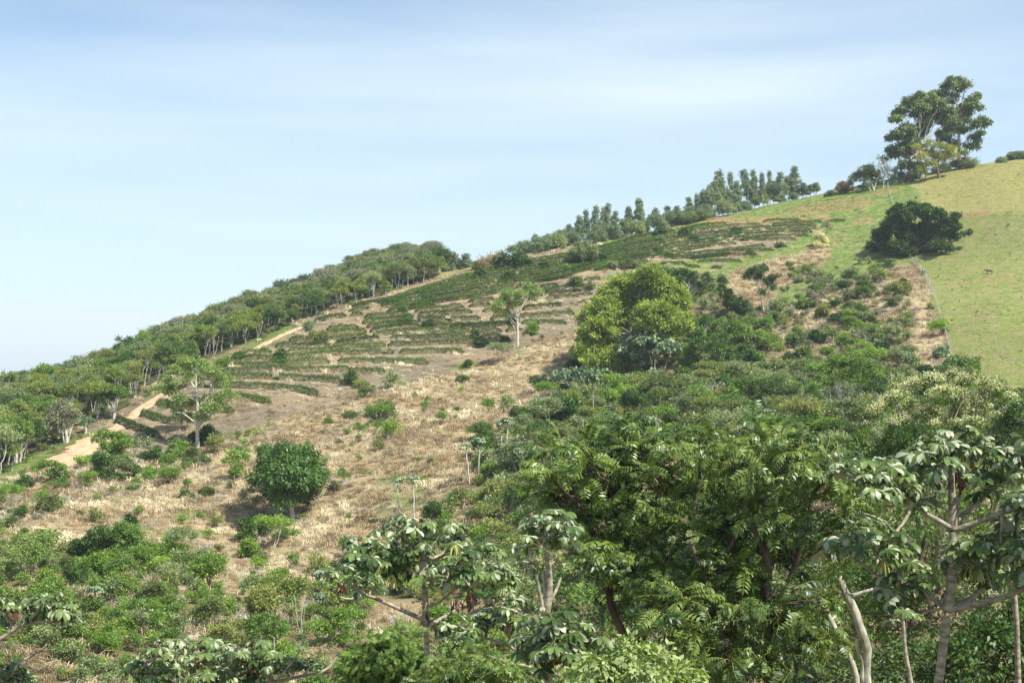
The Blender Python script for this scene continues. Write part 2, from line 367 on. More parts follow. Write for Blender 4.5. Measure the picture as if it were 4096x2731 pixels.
# ------------------------------------------------------------------ mesh helpers
def S(r, g, b, k=1.0):
    f = lambda c: ((c / 255.0 + 0.055) / 1.055) ** 2.4 if c > 10 else c / 255 / 12.92
    return (f(r) * k, f(g) * k, f(b) * k, 1)
def mesh_np(name, V, Fq, mat, tint=None, smooth=False, attrs=None):
    me = bpy.data.meshes.new(name); V = np.asarray(V, np.float32); Fq = np.asarray(Fq, np.int32); k = Fq.shape[1]
    me.vertices.add(len(V)); me.vertices.foreach_set('co', V.ravel())
    me.loops.add(Fq.size); me.loops.foreach_set('vertex_index', Fq.ravel())
    me.polygons.add(len(Fq)); me.polygons.foreach_set('loop_start', np.arange(0, Fq.size, k, dtype=np.int32)); me.polygons.foreach_set('loop_total', np.full(len(Fq), k, np.int32))
    if smooth: me.polygons.foreach_set('use_smooth', np.ones(len(Fq), bool))
    if tint is not None:
        a = me.attributes.new('tint', 'FLOAT', 'FACE'); a.data.foreach_set('value', np.asarray(tint, np.float32))
    for nm, arr in (attrs or {}).items():
        a = me.attributes.new(nm, 'FLOAT_COLOR', 'POINT'); a.data.foreach_set('color', np.asarray(arr, np.float32).ravel())
    me.update(calc_edges=True); me.validate()
    if mat: me.materials.append(mat)
    return me
def link(name, me, parent=None, loc=None):
    o = bpy.data.objects.new(name, me); C.objects.link(o)
    if parent: o.parent = parent
    if loc is not None: o.location = loc
    return o
class MB:
    def __init__(s): s.v = []; s.f = []; s.t = []; s.n = 0
    def add(s, V, Fq, t=0.5):
        V = np.asarray(V, float).reshape(-1, 3); Fq = np.asarray(Fq, int)
        if Fq.shape[1] == 3: Fq = np.concatenate([Fq, Fq[:, 2:3]], 1) if False else Fq
        s.v.append(V); s.f.append(Fq + s.n); s.t.append(np.full(len(Fq), t) if np.isscalar(t) else np.asarray(t)); s.n += len(V)
    def mesh(s, name, mat, smooth=False):
        return mesh_np(name, np.concatenate(s.v), np.concatenate(s.f), mat, np.concatenate(s.t), smooth)
def unit(a): return a / (np.linalg.norm(a, axis=-1, keepdims=True) + 1e-9)
def tube(mb, pts, rad, sides=6, t=0.5):
    pts = np.array(pts, float); n = len(pts); rad = np.broadcast_to(rad, (n,)) if not np.isscalar(rad) else np.full(n, rad)
    d = np.gradient(pts, axis=0); d = unit(d); ref = np.array([0.31, 0.95, 0.05]); 
    a = unit(np.cross(d, ref)); b = np.cross(d, a); an = np.linspace(0, 2 * np.pi, sides, endpoint=False)
    V = pts[:, None] + rad[:, None, None] * (np.cos(an)[None, :, None] * a[:, None] + np.sin(an)[None, :, None] * b[:, None])
    Fq = [[i * sides + j, i * sides + (j + 1) % sides, (i + 1) * sides + (j + 1) % sides, (i + 1) * sides + j] for i in range(n - 1) for j in range(sides)]
    mb.add(V, Fq, t)
def bez(a, b, n=7, sag=0.0, rng=None, wob=0.0):
    a = np.array(a, float); b = np.array(b, float); t = np.linspace(0, 1, n)[:, None]; L = np.linalg.norm(b - a)
    p = a + (b - a) * t; p[:, 2] += (np.sin(t[:, 0] * np.pi) * sag * L)
    if rng is not None and wob: p[1:-1] += rng.normal(0, wob * L, (n - 2, 3))
    return p
def leafcards(c, d, nrm, L, Wd, bend=0.15):
    """diamond leaves: base, side, tip, side, folded along the midrib"""
    d = unit(d); nrm = unit(nrm - (nrm * d).sum(-1, keepdims=True) * d); s = np.cross(d, nrm)
    L = np.asarray(L)[:, None]; Wd = np.asarray(Wd)[:, None]
    b = c; tip = c + d * L - nrm * L * bend; m = c + d * L * 0.45
    l = m + s * Wd * 0.5 + nrm * Wd * 0.12; r = m - s * Wd * 0.5 + nrm * Wd * 0.12
    V = np.stack([b, r, tip, l], 1).reshape(-1, 3); Fq = np.arange(len(c) * 4).reshape(-1, 4)
    return V, Fq
def rdir(rng, n):
    return unit(rng.normal(size=(n, 3)))
def crown(rng, lobes, leaf=0.3, per=26, cr=0.45, dens_=1.0, droop=0.0, aspect=0.5, flat=0.85, cover=1.0, lift=0.55, under=-0.55):
    """leaf clumps over the shell of each lobe; returns vertices, faces, tint, clump centres"""
    cs = []; ds = []; own = []
    for li, (c, r) in enumerate(lobes):
        n = max(4, int(dens_ * 6.4 * (r / cr) ** 2 * 0.55)); d = rdir(rng, n * 2); d = d[d[:, 2] > under][:n]
        rad = r * rng.uniform(0.62, 1.04, len(d))[:, None]; p = np.array(c) + d * rad * np.array([1, 1, flat]); cs.append(p); ds.append(d); own.append(np.full(len(d), li))
    cs = np.concatenate(cs); ds = np.concatenate(ds); own = np.concatenate(own)
    ctint = rng.uniform(0, 1, len(cs))
    k = rng.poisson(per, len(cs)); idx = np.repeat(np.arange(len(cs)), k); n = len(idx)
    off = rng.normal(0, 1, (n, 3)) * cr * np.array([0.55, 0.55, 0.38]); P = cs[idx] + off
    out = unit(ds[idx] * 0.9 + off / cr * 0.8 + rng.normal(0, 0.45, (n, 3)))
    ld = out.copy(); ld[:, 2] -= droop; ld = unit(ld + rng.normal(0, 0.25, (n, 3)))
    nr = unit(ds[idx] * 0.5 + np.array([0, 0, lift]) + rng.normal(0, 0.42, (n, 3)))
    L = leaf * rng.uniform(0.65, 1.25, n)
    V, Fq = leafcards(P, ld, nr, L, L * aspect * rng.uniform(0.8, 1.2, n), 0.2)
    t = np.clip(0.5 * ctint[idx] + 0.5 * rng.uniform(0, 1, n), 0, 1)
    return V, Fq, t, cs, own
def limbs(rng, mb, base, top, lobes, r0, cs=None, own=None, n_tw=2, lean=0.0, start=(0.35, 0.95), wob=0.03):
    base = np.array(base, float); top = np.array(top, float); Lt = np.linalg.norm(top - base)
    tr = bez(base, top, 9, 0, rng, wob * 0.6); tr[0] -= np.array([0, 0, 0.6])
    tube(mb, tr, np.linspace(r0, r0 * 0.55, 9) * np.array([1.35] + [1] * 8), 8)
    for li, (c, r) in enumerate(lobes):
        c = np.array(c); k = rng.uniform(*start); k = min(max(k, 0), 1); s = tr[int(round(k * 8))]
        rr_ = r0 * (0.62 - 0.3 * k) * rng.uniform(0.6, 1.0)
        p = bez(s, c, 7, 0.06, rng, wob); tube(mb, p, np.linspace(rr_, rr_ * 0.3, 7), 5)
        if cs is not None and n_tw:
            m = np.where(own == li)[0]
            for q in rng.choice(m, min(n_tw, len(m)), replace=False):
                tube(mb, bez(p[rng.integers(3, 6)], cs[q], 4, 0.03, rng, wob), np.linspace(rr_ * 0.34, rr_ * 0.1, 4), 4)

# ------------------------------------------------------------------ materials
def newmat(name):
    m = bpy.data.materials.new(name); m.use_nodes = True; n = m.node_tree.nodes; n.clear(); return m, n, m.node_tree.links
GAIN = 1.28
def leafmat(name, dark, light, gloss=0.35, transl=0.28, back=None, rare=None, spec=0.35, rvar=0.35, hs=(0.485, 1.12, 1.5)):
    dark = tuple(min(c * GAIN, 0.9) for c in dark[:3]) + (1,); light = tuple(min(c * GAIN, 0.9) for c in light[:3]) + (1,)
    m, n, l = newmat(name); out = n.new('ShaderNodeOutputMaterial'); pb = n.new('ShaderNodeBsdfPrincipled'); tr = n.new('ShaderNodeBsdfTranslucent'); mix = n.new('ShaderNodeMixShader')
    at_ = n.new('ShaderNodeAttribute'); at_.attribute_name = 'tint'; oi = n.new('ShaderNodeObjectInfo')
    ma = n.new('ShaderNodeMath'); ma.operation = 'MULTIPLY_ADD'; ma.inputs[1].default_value = rvar; 
    sc_ = n.new('ShaderNodeMath'); sc_.operation = 'MULTIPLY'; sc_.inputs[1].default_value = 1 - rvar
    l.new(at_.outputs['Fac'], sc_.inputs[0]); l.new(oi.outputs['Random'], ma.inputs[0]); l.new(sc_.outputs[0], ma.inputs[2])
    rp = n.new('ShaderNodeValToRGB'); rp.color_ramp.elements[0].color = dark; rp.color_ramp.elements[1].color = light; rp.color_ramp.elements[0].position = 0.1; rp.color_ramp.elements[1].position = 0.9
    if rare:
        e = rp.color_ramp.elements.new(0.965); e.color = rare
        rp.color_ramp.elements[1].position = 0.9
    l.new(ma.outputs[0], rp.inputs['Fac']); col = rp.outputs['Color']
    if back:
        g = n.new('ShaderNodeNewGeometry'); mb_ = n.new('ShaderNodeMix'); mb_.data_type = 'RGBA'; mb_.inputs['B'].default_value = back
        l.new(g.outputs['Backfacing'], mb_.inputs['Factor']); l.new(col, mb_.inputs['A']); col = mb_.outputs['Result']
    l.new(col, pb.inputs['Base Color']); pb.inputs['Roughness'].default_value = gloss; pb.inputs['Specular IOR Level'].default_value = spec
    hv = n.new('ShaderNodeHueSaturation'); hv.inputs['Hue'].default_value = hs[0]; hv.inputs['Saturation'].default_value = hs[1]; hv.inputs['Value'].default_value = hs[2]
    l.new(col, hv.inputs['Color']); l.new(hv.outputs['Color'], tr.inputs['Color'])
    mix.inputs['Fac'].default_value = transl; l.new(pb.outputs[0], mix.inputs[1]); l.new(tr.outputs[0], mix.inputs[2]); l.new(mix.outputs[0], out.inputs['Surface'])
    return m
def barkmat(name, a, b, scale=6.0, a2=None, h0=None, h1=None, zs=0.35):
    m, n, l = newmat(name); out = n.new('ShaderNodeOutputMaterial'); pb = n.new('ShaderNodeBsdfPrincipled'); tc_ = n.new('ShaderNodeTexCoord')
    mp_ = n.new('ShaderNodeMapping'); mp_.inputs['Scale'].default_value = (1, 1, zs); no = n.new('ShaderNodeTexNoise'); no.inputs['Scale'].default_value = scale; no.inputs['Detail'].default_value = 6
    rp = n.new('ShaderNodeValToRGB'); rp.color_ramp.elements[0].color = a; rp.color_ramp.elements[1].color = b; rp.color_ramp.elements[0].position = 0.35; rp.color_ramp.elements[1].position = 0.65
    l.new(tc_.outputs['Object'], mp_.inputs['Vector']); l.new(mp_.outputs['Vector'], no.inputs['Vector']); l.new(no.outputs['Fac'], rp.inputs['Fac']); col = rp.outputs['Color']
    if a2:
        sx_ = n.new('ShaderNodeSeparateXYZ'); mr = n.new('ShaderNodeMapRange'); mr.inputs['From Min'].default_value = h0; mr.inputs['From Max'].default_value = h1
        mm = n.new('ShaderNodeMix'); mm.data_type = 'RGBA'; mm.inputs['A'].default_value = a2
        l.new(tc_.outputs['Object'], sx_.inputs['Vector']); l.new(sx_.outputs['Z'], mr.inputs['Value']); l.new(mr.outputs['Result'], mm.inputs['Factor']); l.new(col, mm.inputs['B']); col = mm.outputs['Result']
    bu = n.new('ShaderNodeBump'); bu.inputs['Strength'].default_value = 0.5; bu.inputs['Distance'].default_value = 0.03; l.new(no.outputs['Fac'], bu.inputs['Height']); l.new(bu.outputs['Normal'], pb.inputs['Normal'])
    l.new(col, pb.inputs['Base Color']); pb.inputs['Roughness'].default_value = 0.85; l.new(pb.outputs[0], out.inputs['Surface']); return m

M = {}
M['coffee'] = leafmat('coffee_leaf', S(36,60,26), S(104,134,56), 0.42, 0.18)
M['forest'] = leafmat('forest_leaf', S(66,92,48), S(132,152,84), 0.5, 0.25, rvar=0.6)
M['olive'] = leafmat('olive_leaf', S(72,90,50), S(142,148,84), 0.55, 0.25, rvar=0.6)
M['rustgreen'] = leafmat('rust_tipped_leaf', S(82,104,48), S(146,156,80), 0.55, 0.25, rare=S(168,100,66), rvar=0.2)
M['wood_far'] = leafmat('far_wood_leaf', S(62,84,48), S(134,144,88), 0.6, 0.2, rvar=0.7)
M['greyleaf'] = leafmat('grey_leaf', S(104,112,84), S(152,150,118), 0.7, 0.2)
M['euc'] = leafmat('gum_leaf', S(84,104,78), S(148,162,120), 0.5, 0.2, rvar=0.3)
M['euc_big'] = leafmat('big_gum_leaf', S(60,84,46), S(128,144,76), 0.45, 0.2, rvar=0.1)
M['euc_yel'] = leafmat('young_gum_leaf', S(90,108,48), S(168,170,68), 0.5, 0.25, rvar=0.1)
M['round'] = leafmat('round_tree_leaf', S(50,80,36), S(104,134,66), 0.4, 0.22, rvar=0.1)
M['lime'] = leafmat('yellow_green_leaf', S(92,116,50), S(172,184,92), 0.6, 0.3, rvar=0.1)
M['dark'] = leafmat('dark_leaf', S(40,66,28), S(86,112,50), 0.45, 0.18, rvar=0.1)
M['mid'] = leafmat('mid_green_leaf', S(64,92,42), S(130,156,76), 0.5, 0.28, rvar=0.4)
M['bright'] = leafmat('bright_leaf', S(82,114,46), S(142,168,78), 0.45, 0.33, rvar=0.4)
M['deep'] = leafmat('deep_green_leaf', S(46,72,34), S(94,120,58), 0.42, 0.22, rvar=0.3)
M['sage'] = leafmat('sage_leaf', S(92,110,70), S(152,162,110), 0.6, 0.22, rvar=0.4)
M['pinnate'] = leafmat('glossy_pinnate_leaf', S(44,70,30), S(122,144,64), 0.42, 0.2, rare=S(176,178,84), spec=0.55, rvar=0.05)
M['tangle'] = leafmat('tangle_leaf', S(48,74,34), S(116,140,72), 0.45, 0.28, rvar=0.05)
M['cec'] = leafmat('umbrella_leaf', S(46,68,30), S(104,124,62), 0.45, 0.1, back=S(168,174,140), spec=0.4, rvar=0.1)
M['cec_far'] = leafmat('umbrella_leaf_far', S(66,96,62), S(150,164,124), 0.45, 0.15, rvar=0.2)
M['pale_bush'] = leafmat('felted_leaf', S(84,116,48), S(142,166,86), 0.5, 0.25, back=S(160,174,112), rvar=0.1)
M['cream'] = leafmat('cream_blossom', S(178,176,122), S(226,220,172), 0.8, 0.3, rvar=0.1)
M['flowergreen'] = leafmat('flowering_tree_leaf', S(46,74,28), S(100,128,50), 0.5, 0.25, rvar=0.1)
M['straw'] = leafmat('dry_grass_blade', S(140,120,92), S(200,184,150), 0.75, 0.2, rvar=0.6, hs=(0.5, 0.85, 1.15))
M['straw_b'] = leafmat('brown_grass_blade', S(130,112,82), S(182,162,122), 0.75, 0.2, rvar=0.6, hs=(0.5, 0.85, 1.15))
M['straw_l'] = leafmat('pale_grass_blade', S(176,158,122), S(222,208,174), 0.75, 0.2, rvar=0.6, hs=(0.5, 0.85, 1.15))
M['greystraw'] = leafmat('dead_stalk', S(128,118,102), S(184,176,158), 0.8, 0.08, rvar=0.5, hs=(0.5, 0.7, 1.1))
M['grass'] = leafmat('grass_blade', S(80,106,44), S(140,156,78), 0.6, 0.25, rvar=0.5)
M['pastgrass'] = leafmat('pasture_blade', S(98,114,56), S(156,158,90), 0.6, 0.25, rvar=0.5)
M['rust'] = leafmat('rust_leaf', S(104,98,60), S(154,126,84), 0.7, 0.2, rvar=0.1, hs=(0.5, 0.9, 1.2))
M['bamboo'] = leafmat('dry_bamboo_leaf', S(140,122,84), S(190,176,130), 0.7, 0.2, rvar=0.3, hs=(0.5, 0.85, 1.2))
M['catkin'] = leafmat('catkin', S(150,156,84), S(188,186,110), 0.7, 0.1, rvar=0.1)
M['deadleaf'] = leafmat('dead_leaf', S(74,48,38), S(140,108,88), 0.8, 0.1, rvar=0.1)
M['bark'] = barkmat('grey_bark', S(118,106,90), S(176,166,148), 5)
M['bark_d'] = barkmat('dark_bark', S(70,58,48), S(116,100,82), 5)
M['bark_p'] = barkmat('pale_bark', S(168,160,142), S(216,210,194), 4)
M['bark_w'] = barkmat('mottled_pale_bark', S(128,124,106), S(206,202,182), 9)
M['bark_e'] = barkmat('gum_bark', S(176,160,136), S(222,212,196), 2.5, a2=S(112,76,54), h0=1.0, h1=10.0)
M['bark_c'] = barkmat('umbrella_tree_bark', S(124,114,96), S(182,172,150), 6, zs=2.2)
M['post'] = barkmat('weathered_post', S(150,142,128), S(206,200,188), 8)
M['rock'] = barkmat('grey_rock', S(104,98,90), S(168,160,148), 3)
M['hide'] = barkmat('brown_hide', S(84,52,36), S(122,78,54), 3)

def ground_mat():
    m, n, l = newmat('ground'); out = n.new('ShaderNodeOutputMaterial'); pb = n.new('ShaderNodeBsdfPrincipled')
    geo = n.new('ShaderNodeNewGeometry')
    def noise(sc, det=6, ro=0.55, dist=0.0, vec=None):
        x = n.new('ShaderNodeTexNoise'); x.inputs['Scale'].default_value = sc; x.inputs['Detail'].default_value = det; x.inputs['Roughness'].default_value = ro; x.inputs['Distortion'].default_value = dist
        l.new(vec or geo.outputs['Position'], x.inputs['Vector']); return x.outputs['Fac']
    def ramp(fac, stops):
        r = n.new('ShaderNodeValToRGB'); e = r.color_ramp.elements; e[0].position, e[0].color = stops[0]; e[1].position, e[1].color = stops[-1]
        for p, c in stops[1:-1]: q = e.new(p); q.color = c
        l.new(fac, r.inputs['Fac']); return r.outputs['Color']
    def mix(f, a, b):
        x = n.new('ShaderNodeMix'); x.data_type = 'RGBA'
        if isinstance(f, float): x.inputs['Factor'].default_value = f
        else: l.new(f, x.inputs['Factor'])
        l.new(a, x.inputs['A']); l.new(b, x.inputs['B']); return x.outputs['Result']
    mpv = n.new('ShaderNodeMapping'); mpv.inputs['Scale'].default_value = (0.45, 1.0, 1.6); l.new(geo.outputs['Position'], mpv.inputs['Vector'])
    big = noise(0.07, 4); mid = noise(0.55, 6); fine = noise(3.2, 6, 0.65); strk = noise(1.6, 7, 0.7, 1.0, mpv.outputs['Vector'])
    scrub = ramp(mid, [(0.3, S(92,92,56)), (0.5, S(136,122,88)), (0.7, S(170,150,116))])
    dry = ramp(strk, [(0.28, S(130,112,82)), (0.48, S(182,162,122)), (0.72, S(214,198,156))]); dry = mix(ramp(mid, [(0.5, (0,0,0,1)), (0.75, (0.75,0.75,0.75,1))]), dry, ramp(fine, [(0.3, S(118,108,90)), (0.7, S(168,158,138))]))
    green = ramp(fine, [(0.3, S(84,110,48)), (0.7, S(128,150,76))]); green = mix(ramp(mid, [(0.45, (0,0,0,1)), (0.75, (0.7,0.7,0.7,1))]), green, ramp(fine, [(0.3, S(160,150,98)), (0.7, S(192,178,124))]))
    past = ramp(strk, [(0.3, S(98,114,56)), (0.5, S(128,142,74)), (0.7, S(156,158,94))])
    pst2 = mix(ramp(mid, [(0.42, (0,0,0,1)), (0.7, (0.9,0.9,0.9,1))]), past, ramp(fine, [(0.3, S(136,122,88)), (0.7, S(170,156,116))]))
    sz = n.new('ShaderNodeSeparateXYZ'); l.new(geo.outputs['Position'], sz.inputs['Vector'])
    zz_ = n.new('ShaderNodeMath'); zz_.operation = 'MULTIPLY_ADD'; zz_.inputs[1].default_value = 3.6; l.new(sz.outputs['Z'], zz_.inputs[0])
    nd = n.new('ShaderNodeMath'); nd.operation = 'MULTIPLY'; nd.inputs[1].default_value = 9.0; l.new(noise(0.11, 3), nd.inputs[0]); l.new(nd.outputs[0], zz_.inputs[2])
    sn = n.new('ShaderNodeMath'); sn.operation = 'SINE'; l.new(zz_.outputs[0], sn.inputs[0])
    tk = n.new('ShaderNodeMapRange'); tk.inputs['From Min'].default_value = 0.72; tk.inputs['From Max'].default_value = 1.0; tk.inputs['To Max'].default_value = 0.75; l.new(sn.outputs[0], tk.inputs['Value'])
    tm = n.new('ShaderNodeMath'); tm.operation = 'MULTIPLY'; l.new(tk.outputs['Result'], tm.inputs[0]); l.new(ramp(noise(0.4, 4), [(0.42, (0,0,0,1)), (0.6, (1,1,1,1))]), tm.inputs[1])
    pst2 = mix(tm.outputs[0], pst2, ramp(fine, [(0.3, S(122,104,74)), (0.7, S(168,148,108))]))
    yel = ramp(strk, [(0.3, S(138,136,78)), (0.7, S(174,166,106))])
    soil = ramp(fine, [(0.3, S(142,108,76)), (0.7, S(192,154,114))])
    mulch = ramp(strk, [(0.3, S(98,91,76)), (0.5, S(134,123,102)), (0.72, S(172,158,128))])
    mulch = mix(ramp(big, [(0.42, (0,0,0,1)), (0.6, (0.75,0.75,0.75,1))]), mulch, ramp(strk, [(0.3, S(134,114,88)), (0.7, S(184,164,130))]))
    straw = ramp(strk, [(0.3, S(150,132,98)), (0.7, S(202,184,144))])
    forest = ramp(mid, [(0.3, S(58,64,40)), (0.7, S(104,104,68))])
    a1 = n.new('ShaderNodeVertexColor'); a1.layer_name = 'm1'; a2 = n.new('ShaderNodeVertexColor'); a2.layer_name = 'm2'
    s1 = n.new('ShaderNodeSeparateColor'); s2 = n.new('ShaderNodeSeparateColor'); l.new(a1.outputs['Color'], s1.inputs[0]); l.new(a2.outputs['Color'], s2.inputs[0])
    c = mix(s2.outputs[1], scrub, forest); c = mix(s1.outputs[0], c, dry); c = mix(s1.outputs[2], c, pst2); c = mix(a1.outputs['Alpha'], c, yel)
    c = mix(s2.outputs[0], c, mulch); c = mix(s2.outputs[2], c, straw); c = mix(s1.outputs[1], c, green); c = mix(a2.outputs['Alpha'], c, soil)
    l.new(c, pb.inputs['Base Color']); pb.inputs['Roughness'].default_value = 0.95; pb.inputs['Specular IOR Level'].default_value = 0.1
    ad = n.new('ShaderNodeMath'); ad.operation = 'ADD'; l.new(strk, ad.inputs[0]); l.new(fine, ad.inputs[1])
    bu = n.new('ShaderNodeBump'); bu.inputs['Strength'].default_value = 0.9; bu.inputs['Distance'].default_value = 0.35; l.new(ad.outputs[0], bu.inputs['Height']); l.new(bu.outputs['Normal'], pb.inputs['Normal'])
    l.new(pb.outputs[0], out.inputs['Surface']); return m
zr, zu, zv = zones(TXg, TYg, TZ)
fs = fsgn(TXg, TYg); fd_ = fdist(TXg, TYg)
zl = np.zeros(TXg.shape)
def forest_zone(x, y):
    q = [(-60,175),(60,198),(120,222),(150,236),(245,262),(300,275),(345,280),(385,286),(420,292),(440,300),(440,400),(438,500),(432,600),(300,620),(-60,620)]
    return inpoly(x, y, [((u - 512) / F * d, d) for u, d in q])
fz = forest_zone(TXg, TYg).astype(float)
green = np.maximum(zr['green'], 0) * sst(0.2, 1.0, pdist(TXg, TYg))
field = zr['field'] * (1 - green)
straw = 0.75 * field * (sst(0.4, 0.9, fs) * (1 - sst(1.1, 1.9, fs)))
yng = np.where(infield(TXg, TYg), bil(FT, TXg, TYg, FX0, FY0, FS), 0)
isy = ((yng > 0.2) & (yng < 0.7)).astype(float)
soil = np.maximum(zr['soil'], isy * (1 - sst(0.7, 1.7, fd_)) * (0.4 + 0.6 * vnoise(TXg / 2, TYg / 2, 4)))
green = np.maximum(green, isy * (1 - soil))
soil = np.maximum(soil, 0.75 * (1 - sst(-0.6, 0.5, pdist(TXg, TYg))))
field = field * (1 - isy)
m1 = np.stack([zr['dry'], green, zr['past'], zr['yel']], -1); m2 = np.stack([field, fz * (1 - field), straw * (1 - isy), soil], -1)
ny, nx = TXg.shape; I = np.arange(ny * nx).reshape(ny, nx)
Fq = np.stack([I[:-1, :-1], I[:-1, 1:], I[1:, 1:], I[1:, :-1]], -1).reshape(-1, 4)
gme = mesh_np('ground', np.stack([TXg, TYg, TZ], -1).reshape(-1, 3), Fq, ground_mat(), smooth=True, attrs={'m1': m1.reshape(-1, 4), 'm2': m2.reshape(-1, 4)})
go = link('ground', gme); go['kind'] = 'structure'

# the dirt track, a sheet laid over the ground
def track():
    m, n, l = newmat('track_soil'); out = n.new('ShaderNodeOutputMaterial'); pb = n.new('ShaderNodeBsdfPrincipled'); geo = n.new('ShaderNodeNewGeometry')
    no = n.new('ShaderNodeTexNoise'); no.inputs['Scale'].default_value = 1.1; no.inputs['Detail'].default_value = 8; no.inputs['Roughness'].default_value = 0.65; l.new(geo.outputs['Position'], no.inputs['Vector'])
    rp = n.new('ShaderNodeValToRGB'); rp.color_ramp.elements[0].color = S(170,134,98); rp.color_ramp.elements[0].position = 0.3; rp.color_ramp.elements[1].color = S(218,192,152); rp.color_ramp.elements[1].position = 0.68
    l.new(no.outputs['Fac'], rp.inputs['Fac']); l.new(rp.outputs['Color'], pb.inputs['Base Color']); pb.inputs['Roughness'].default_value = 0.95
    bu = n.new('ShaderNodeBump'); bu.inputs['Distance'].default_value = 0.15; bu.inputs['Strength'].default_value = 0.6; l.new(no.outputs['Fac'], bu.inputs['Height']); l.new(bu.outputs['Normal'], pb.inputs['Normal']); l.new(pb.outputs[0], out.inputs['Surface'])
    P = pthd[:, :2]; d = unit(np.gradient(P, axis=0)); nrm = np.stack([-d[:, 1], d[:, 0]], 1); kk = 9; t = np.linspace(-1, 1, kk)
    wl = pthd[:, 2] * (1.0 + 0.6 * fbm(np.arange(len(P)) * 0.3, np.zeros(len(P)), 3, 31)); wr = pthd[:, 2] * (1.0 + 0.6 * fbm(np.arange(len(P)) * 0.3, np.zeros(len(P)) + 9, 3, 32))
    X = np.zeros((len(P), kk)); Y = np.zeros((len(P), kk))
    for j in range(kk):
        ww = np.where(t[j] < 0, wl, wr) * t[j]; X[:, j] = P[:, 0] + nrm[:, 0] * ww; Y[:, j] = P[:, 1] + nrm[:, 1] * ww
    Zz = np.maximum.reduce([HR(X + a, Y + b) for a, b in [(0,0),(.5,0),(-.5,0),(0,.5),(0,-.5)]]) + 0.05
    Zz[:, 0] -= 0.12; Zz[:, -1] -= 0.12
    I = np.arange(X.size).reshape(X.shape); Fq = np.stack([I[:-1, :-1], I[:-1, 1:], I[1:, 1:], I[1:, :-1]], -1).reshape(-1, 4)
    o = link('dirt_track', mesh_np('dirt_track', np.stack([X, Y, Zz], -1).reshape(-1, 3), Fq, m, smooth=True)); o['kind'] = 'structure'
track()

# ------------------------------------------------------------------ things and their labels
REG = []
LM = [("the ball-shaped tree",288,477),("the lone tall pale trunk",517,325),("the tall grey-limbed tree",197,410),("the yellow-green tree",635,320),
      ("the dark spreading tree",917,232),("the calf",988,274),("the pale two-stemmed tree",762,300),("the cream-flowering tree",940,410),("the white-trunked scrub tree",843,395),
      ("the track's wide end",75,455),("the bare-limbed umbrella-leaf tree",425,600),("the field's leafy round tree",584,248),("the thin-poled umbrella pair",405,490),
      ("the pale-limbed flat tree",575,385),("the curved bare stems",300,650),("the low spreading tree",97,545),("the tan grass saddle",455,275),
      ("the cream bush",822,243),("the tallest gum tree",960,120),("the straight pasture fence",935,310),("the upturned bare twigs",70,600),("the dry-slope olive bush",385,410),("the wide dark rooftop tree",512,258),
      ("the hilltop skyline tree",380,246),("the tan dome crown",330,290),("the skyline feathery tree",160,325),("the bright dome tree",42,375)]
def reg(o, look, uv, cat, group=None, label=None):
    o['category'] = cat; o['label'] = label or look
    if group: o['group'] = group
    if label is None: REG.append((o, look, uv))
def empty(name, loc, rz=0.0, sc=1.0):
    o = bpy.data.objects.new(name, None); C.objects.link(o); o.location = tuple(loc); o.rotation_euler = (0, 0, rz); o.scale = (sc, sc, sc) if np.isscalar(sc) else tuple(sc); o.empty_display_size = 0.3
    return o
def finish_labels():
    cand = {}
    for o, look, (u, v) in REG:
        ds = sorted(((u - a) ** 2 + (v - b) ** 2, n, a, b) for n, a, b in LM); d2, n, a, b = ds[0]
        if d2 < 9: d2, n, a, b = ds[1]
        dx, dy = u - a, v - b; far = math.sqrt(d2) > 60
        if abs(dx) > 2.2 * abs(dy): r = 'right of' if dx > 0 else 'left of'
        elif abs(dy) > 2.2 * abs(dx): r = 'below' if dy > 0 else 'above'
        else: r = ('below' if dy > 0 else 'above') + (' and right of' if dx > 0 else ' and left of')
        s = ('well ' if far else '') + r
        cand.setdefault((look, s + ' ' + n), []).append((d2, o))
    od = [w + 'nearest' for w in ['', 'second ', 'third ', 'fourth ', 'fifth ', 'sixth ', 'seventh ', 'eighth ', 'ninth ', 'tenth ', 'eleventh ', 'twelfth ', 'thirteenth ', 'fourteenth ', 'fifteenth ', 'sixteenth ', 'seventeenth ', 'eighteenth ', 'nineteenth ', 'twentieth ']]
    for (look, s), lst in cand.items():
        lst.sort(key=lambda t: t[0]); base = look + ' ' + s
        if len(lst) == 1: lst[0][1]['label'] = base; continue
        for k, (d, o) in enumerate(lst):
            o['label'] = base + ', ' + (od[k] if k < len(od) else 'farthest of them')
            
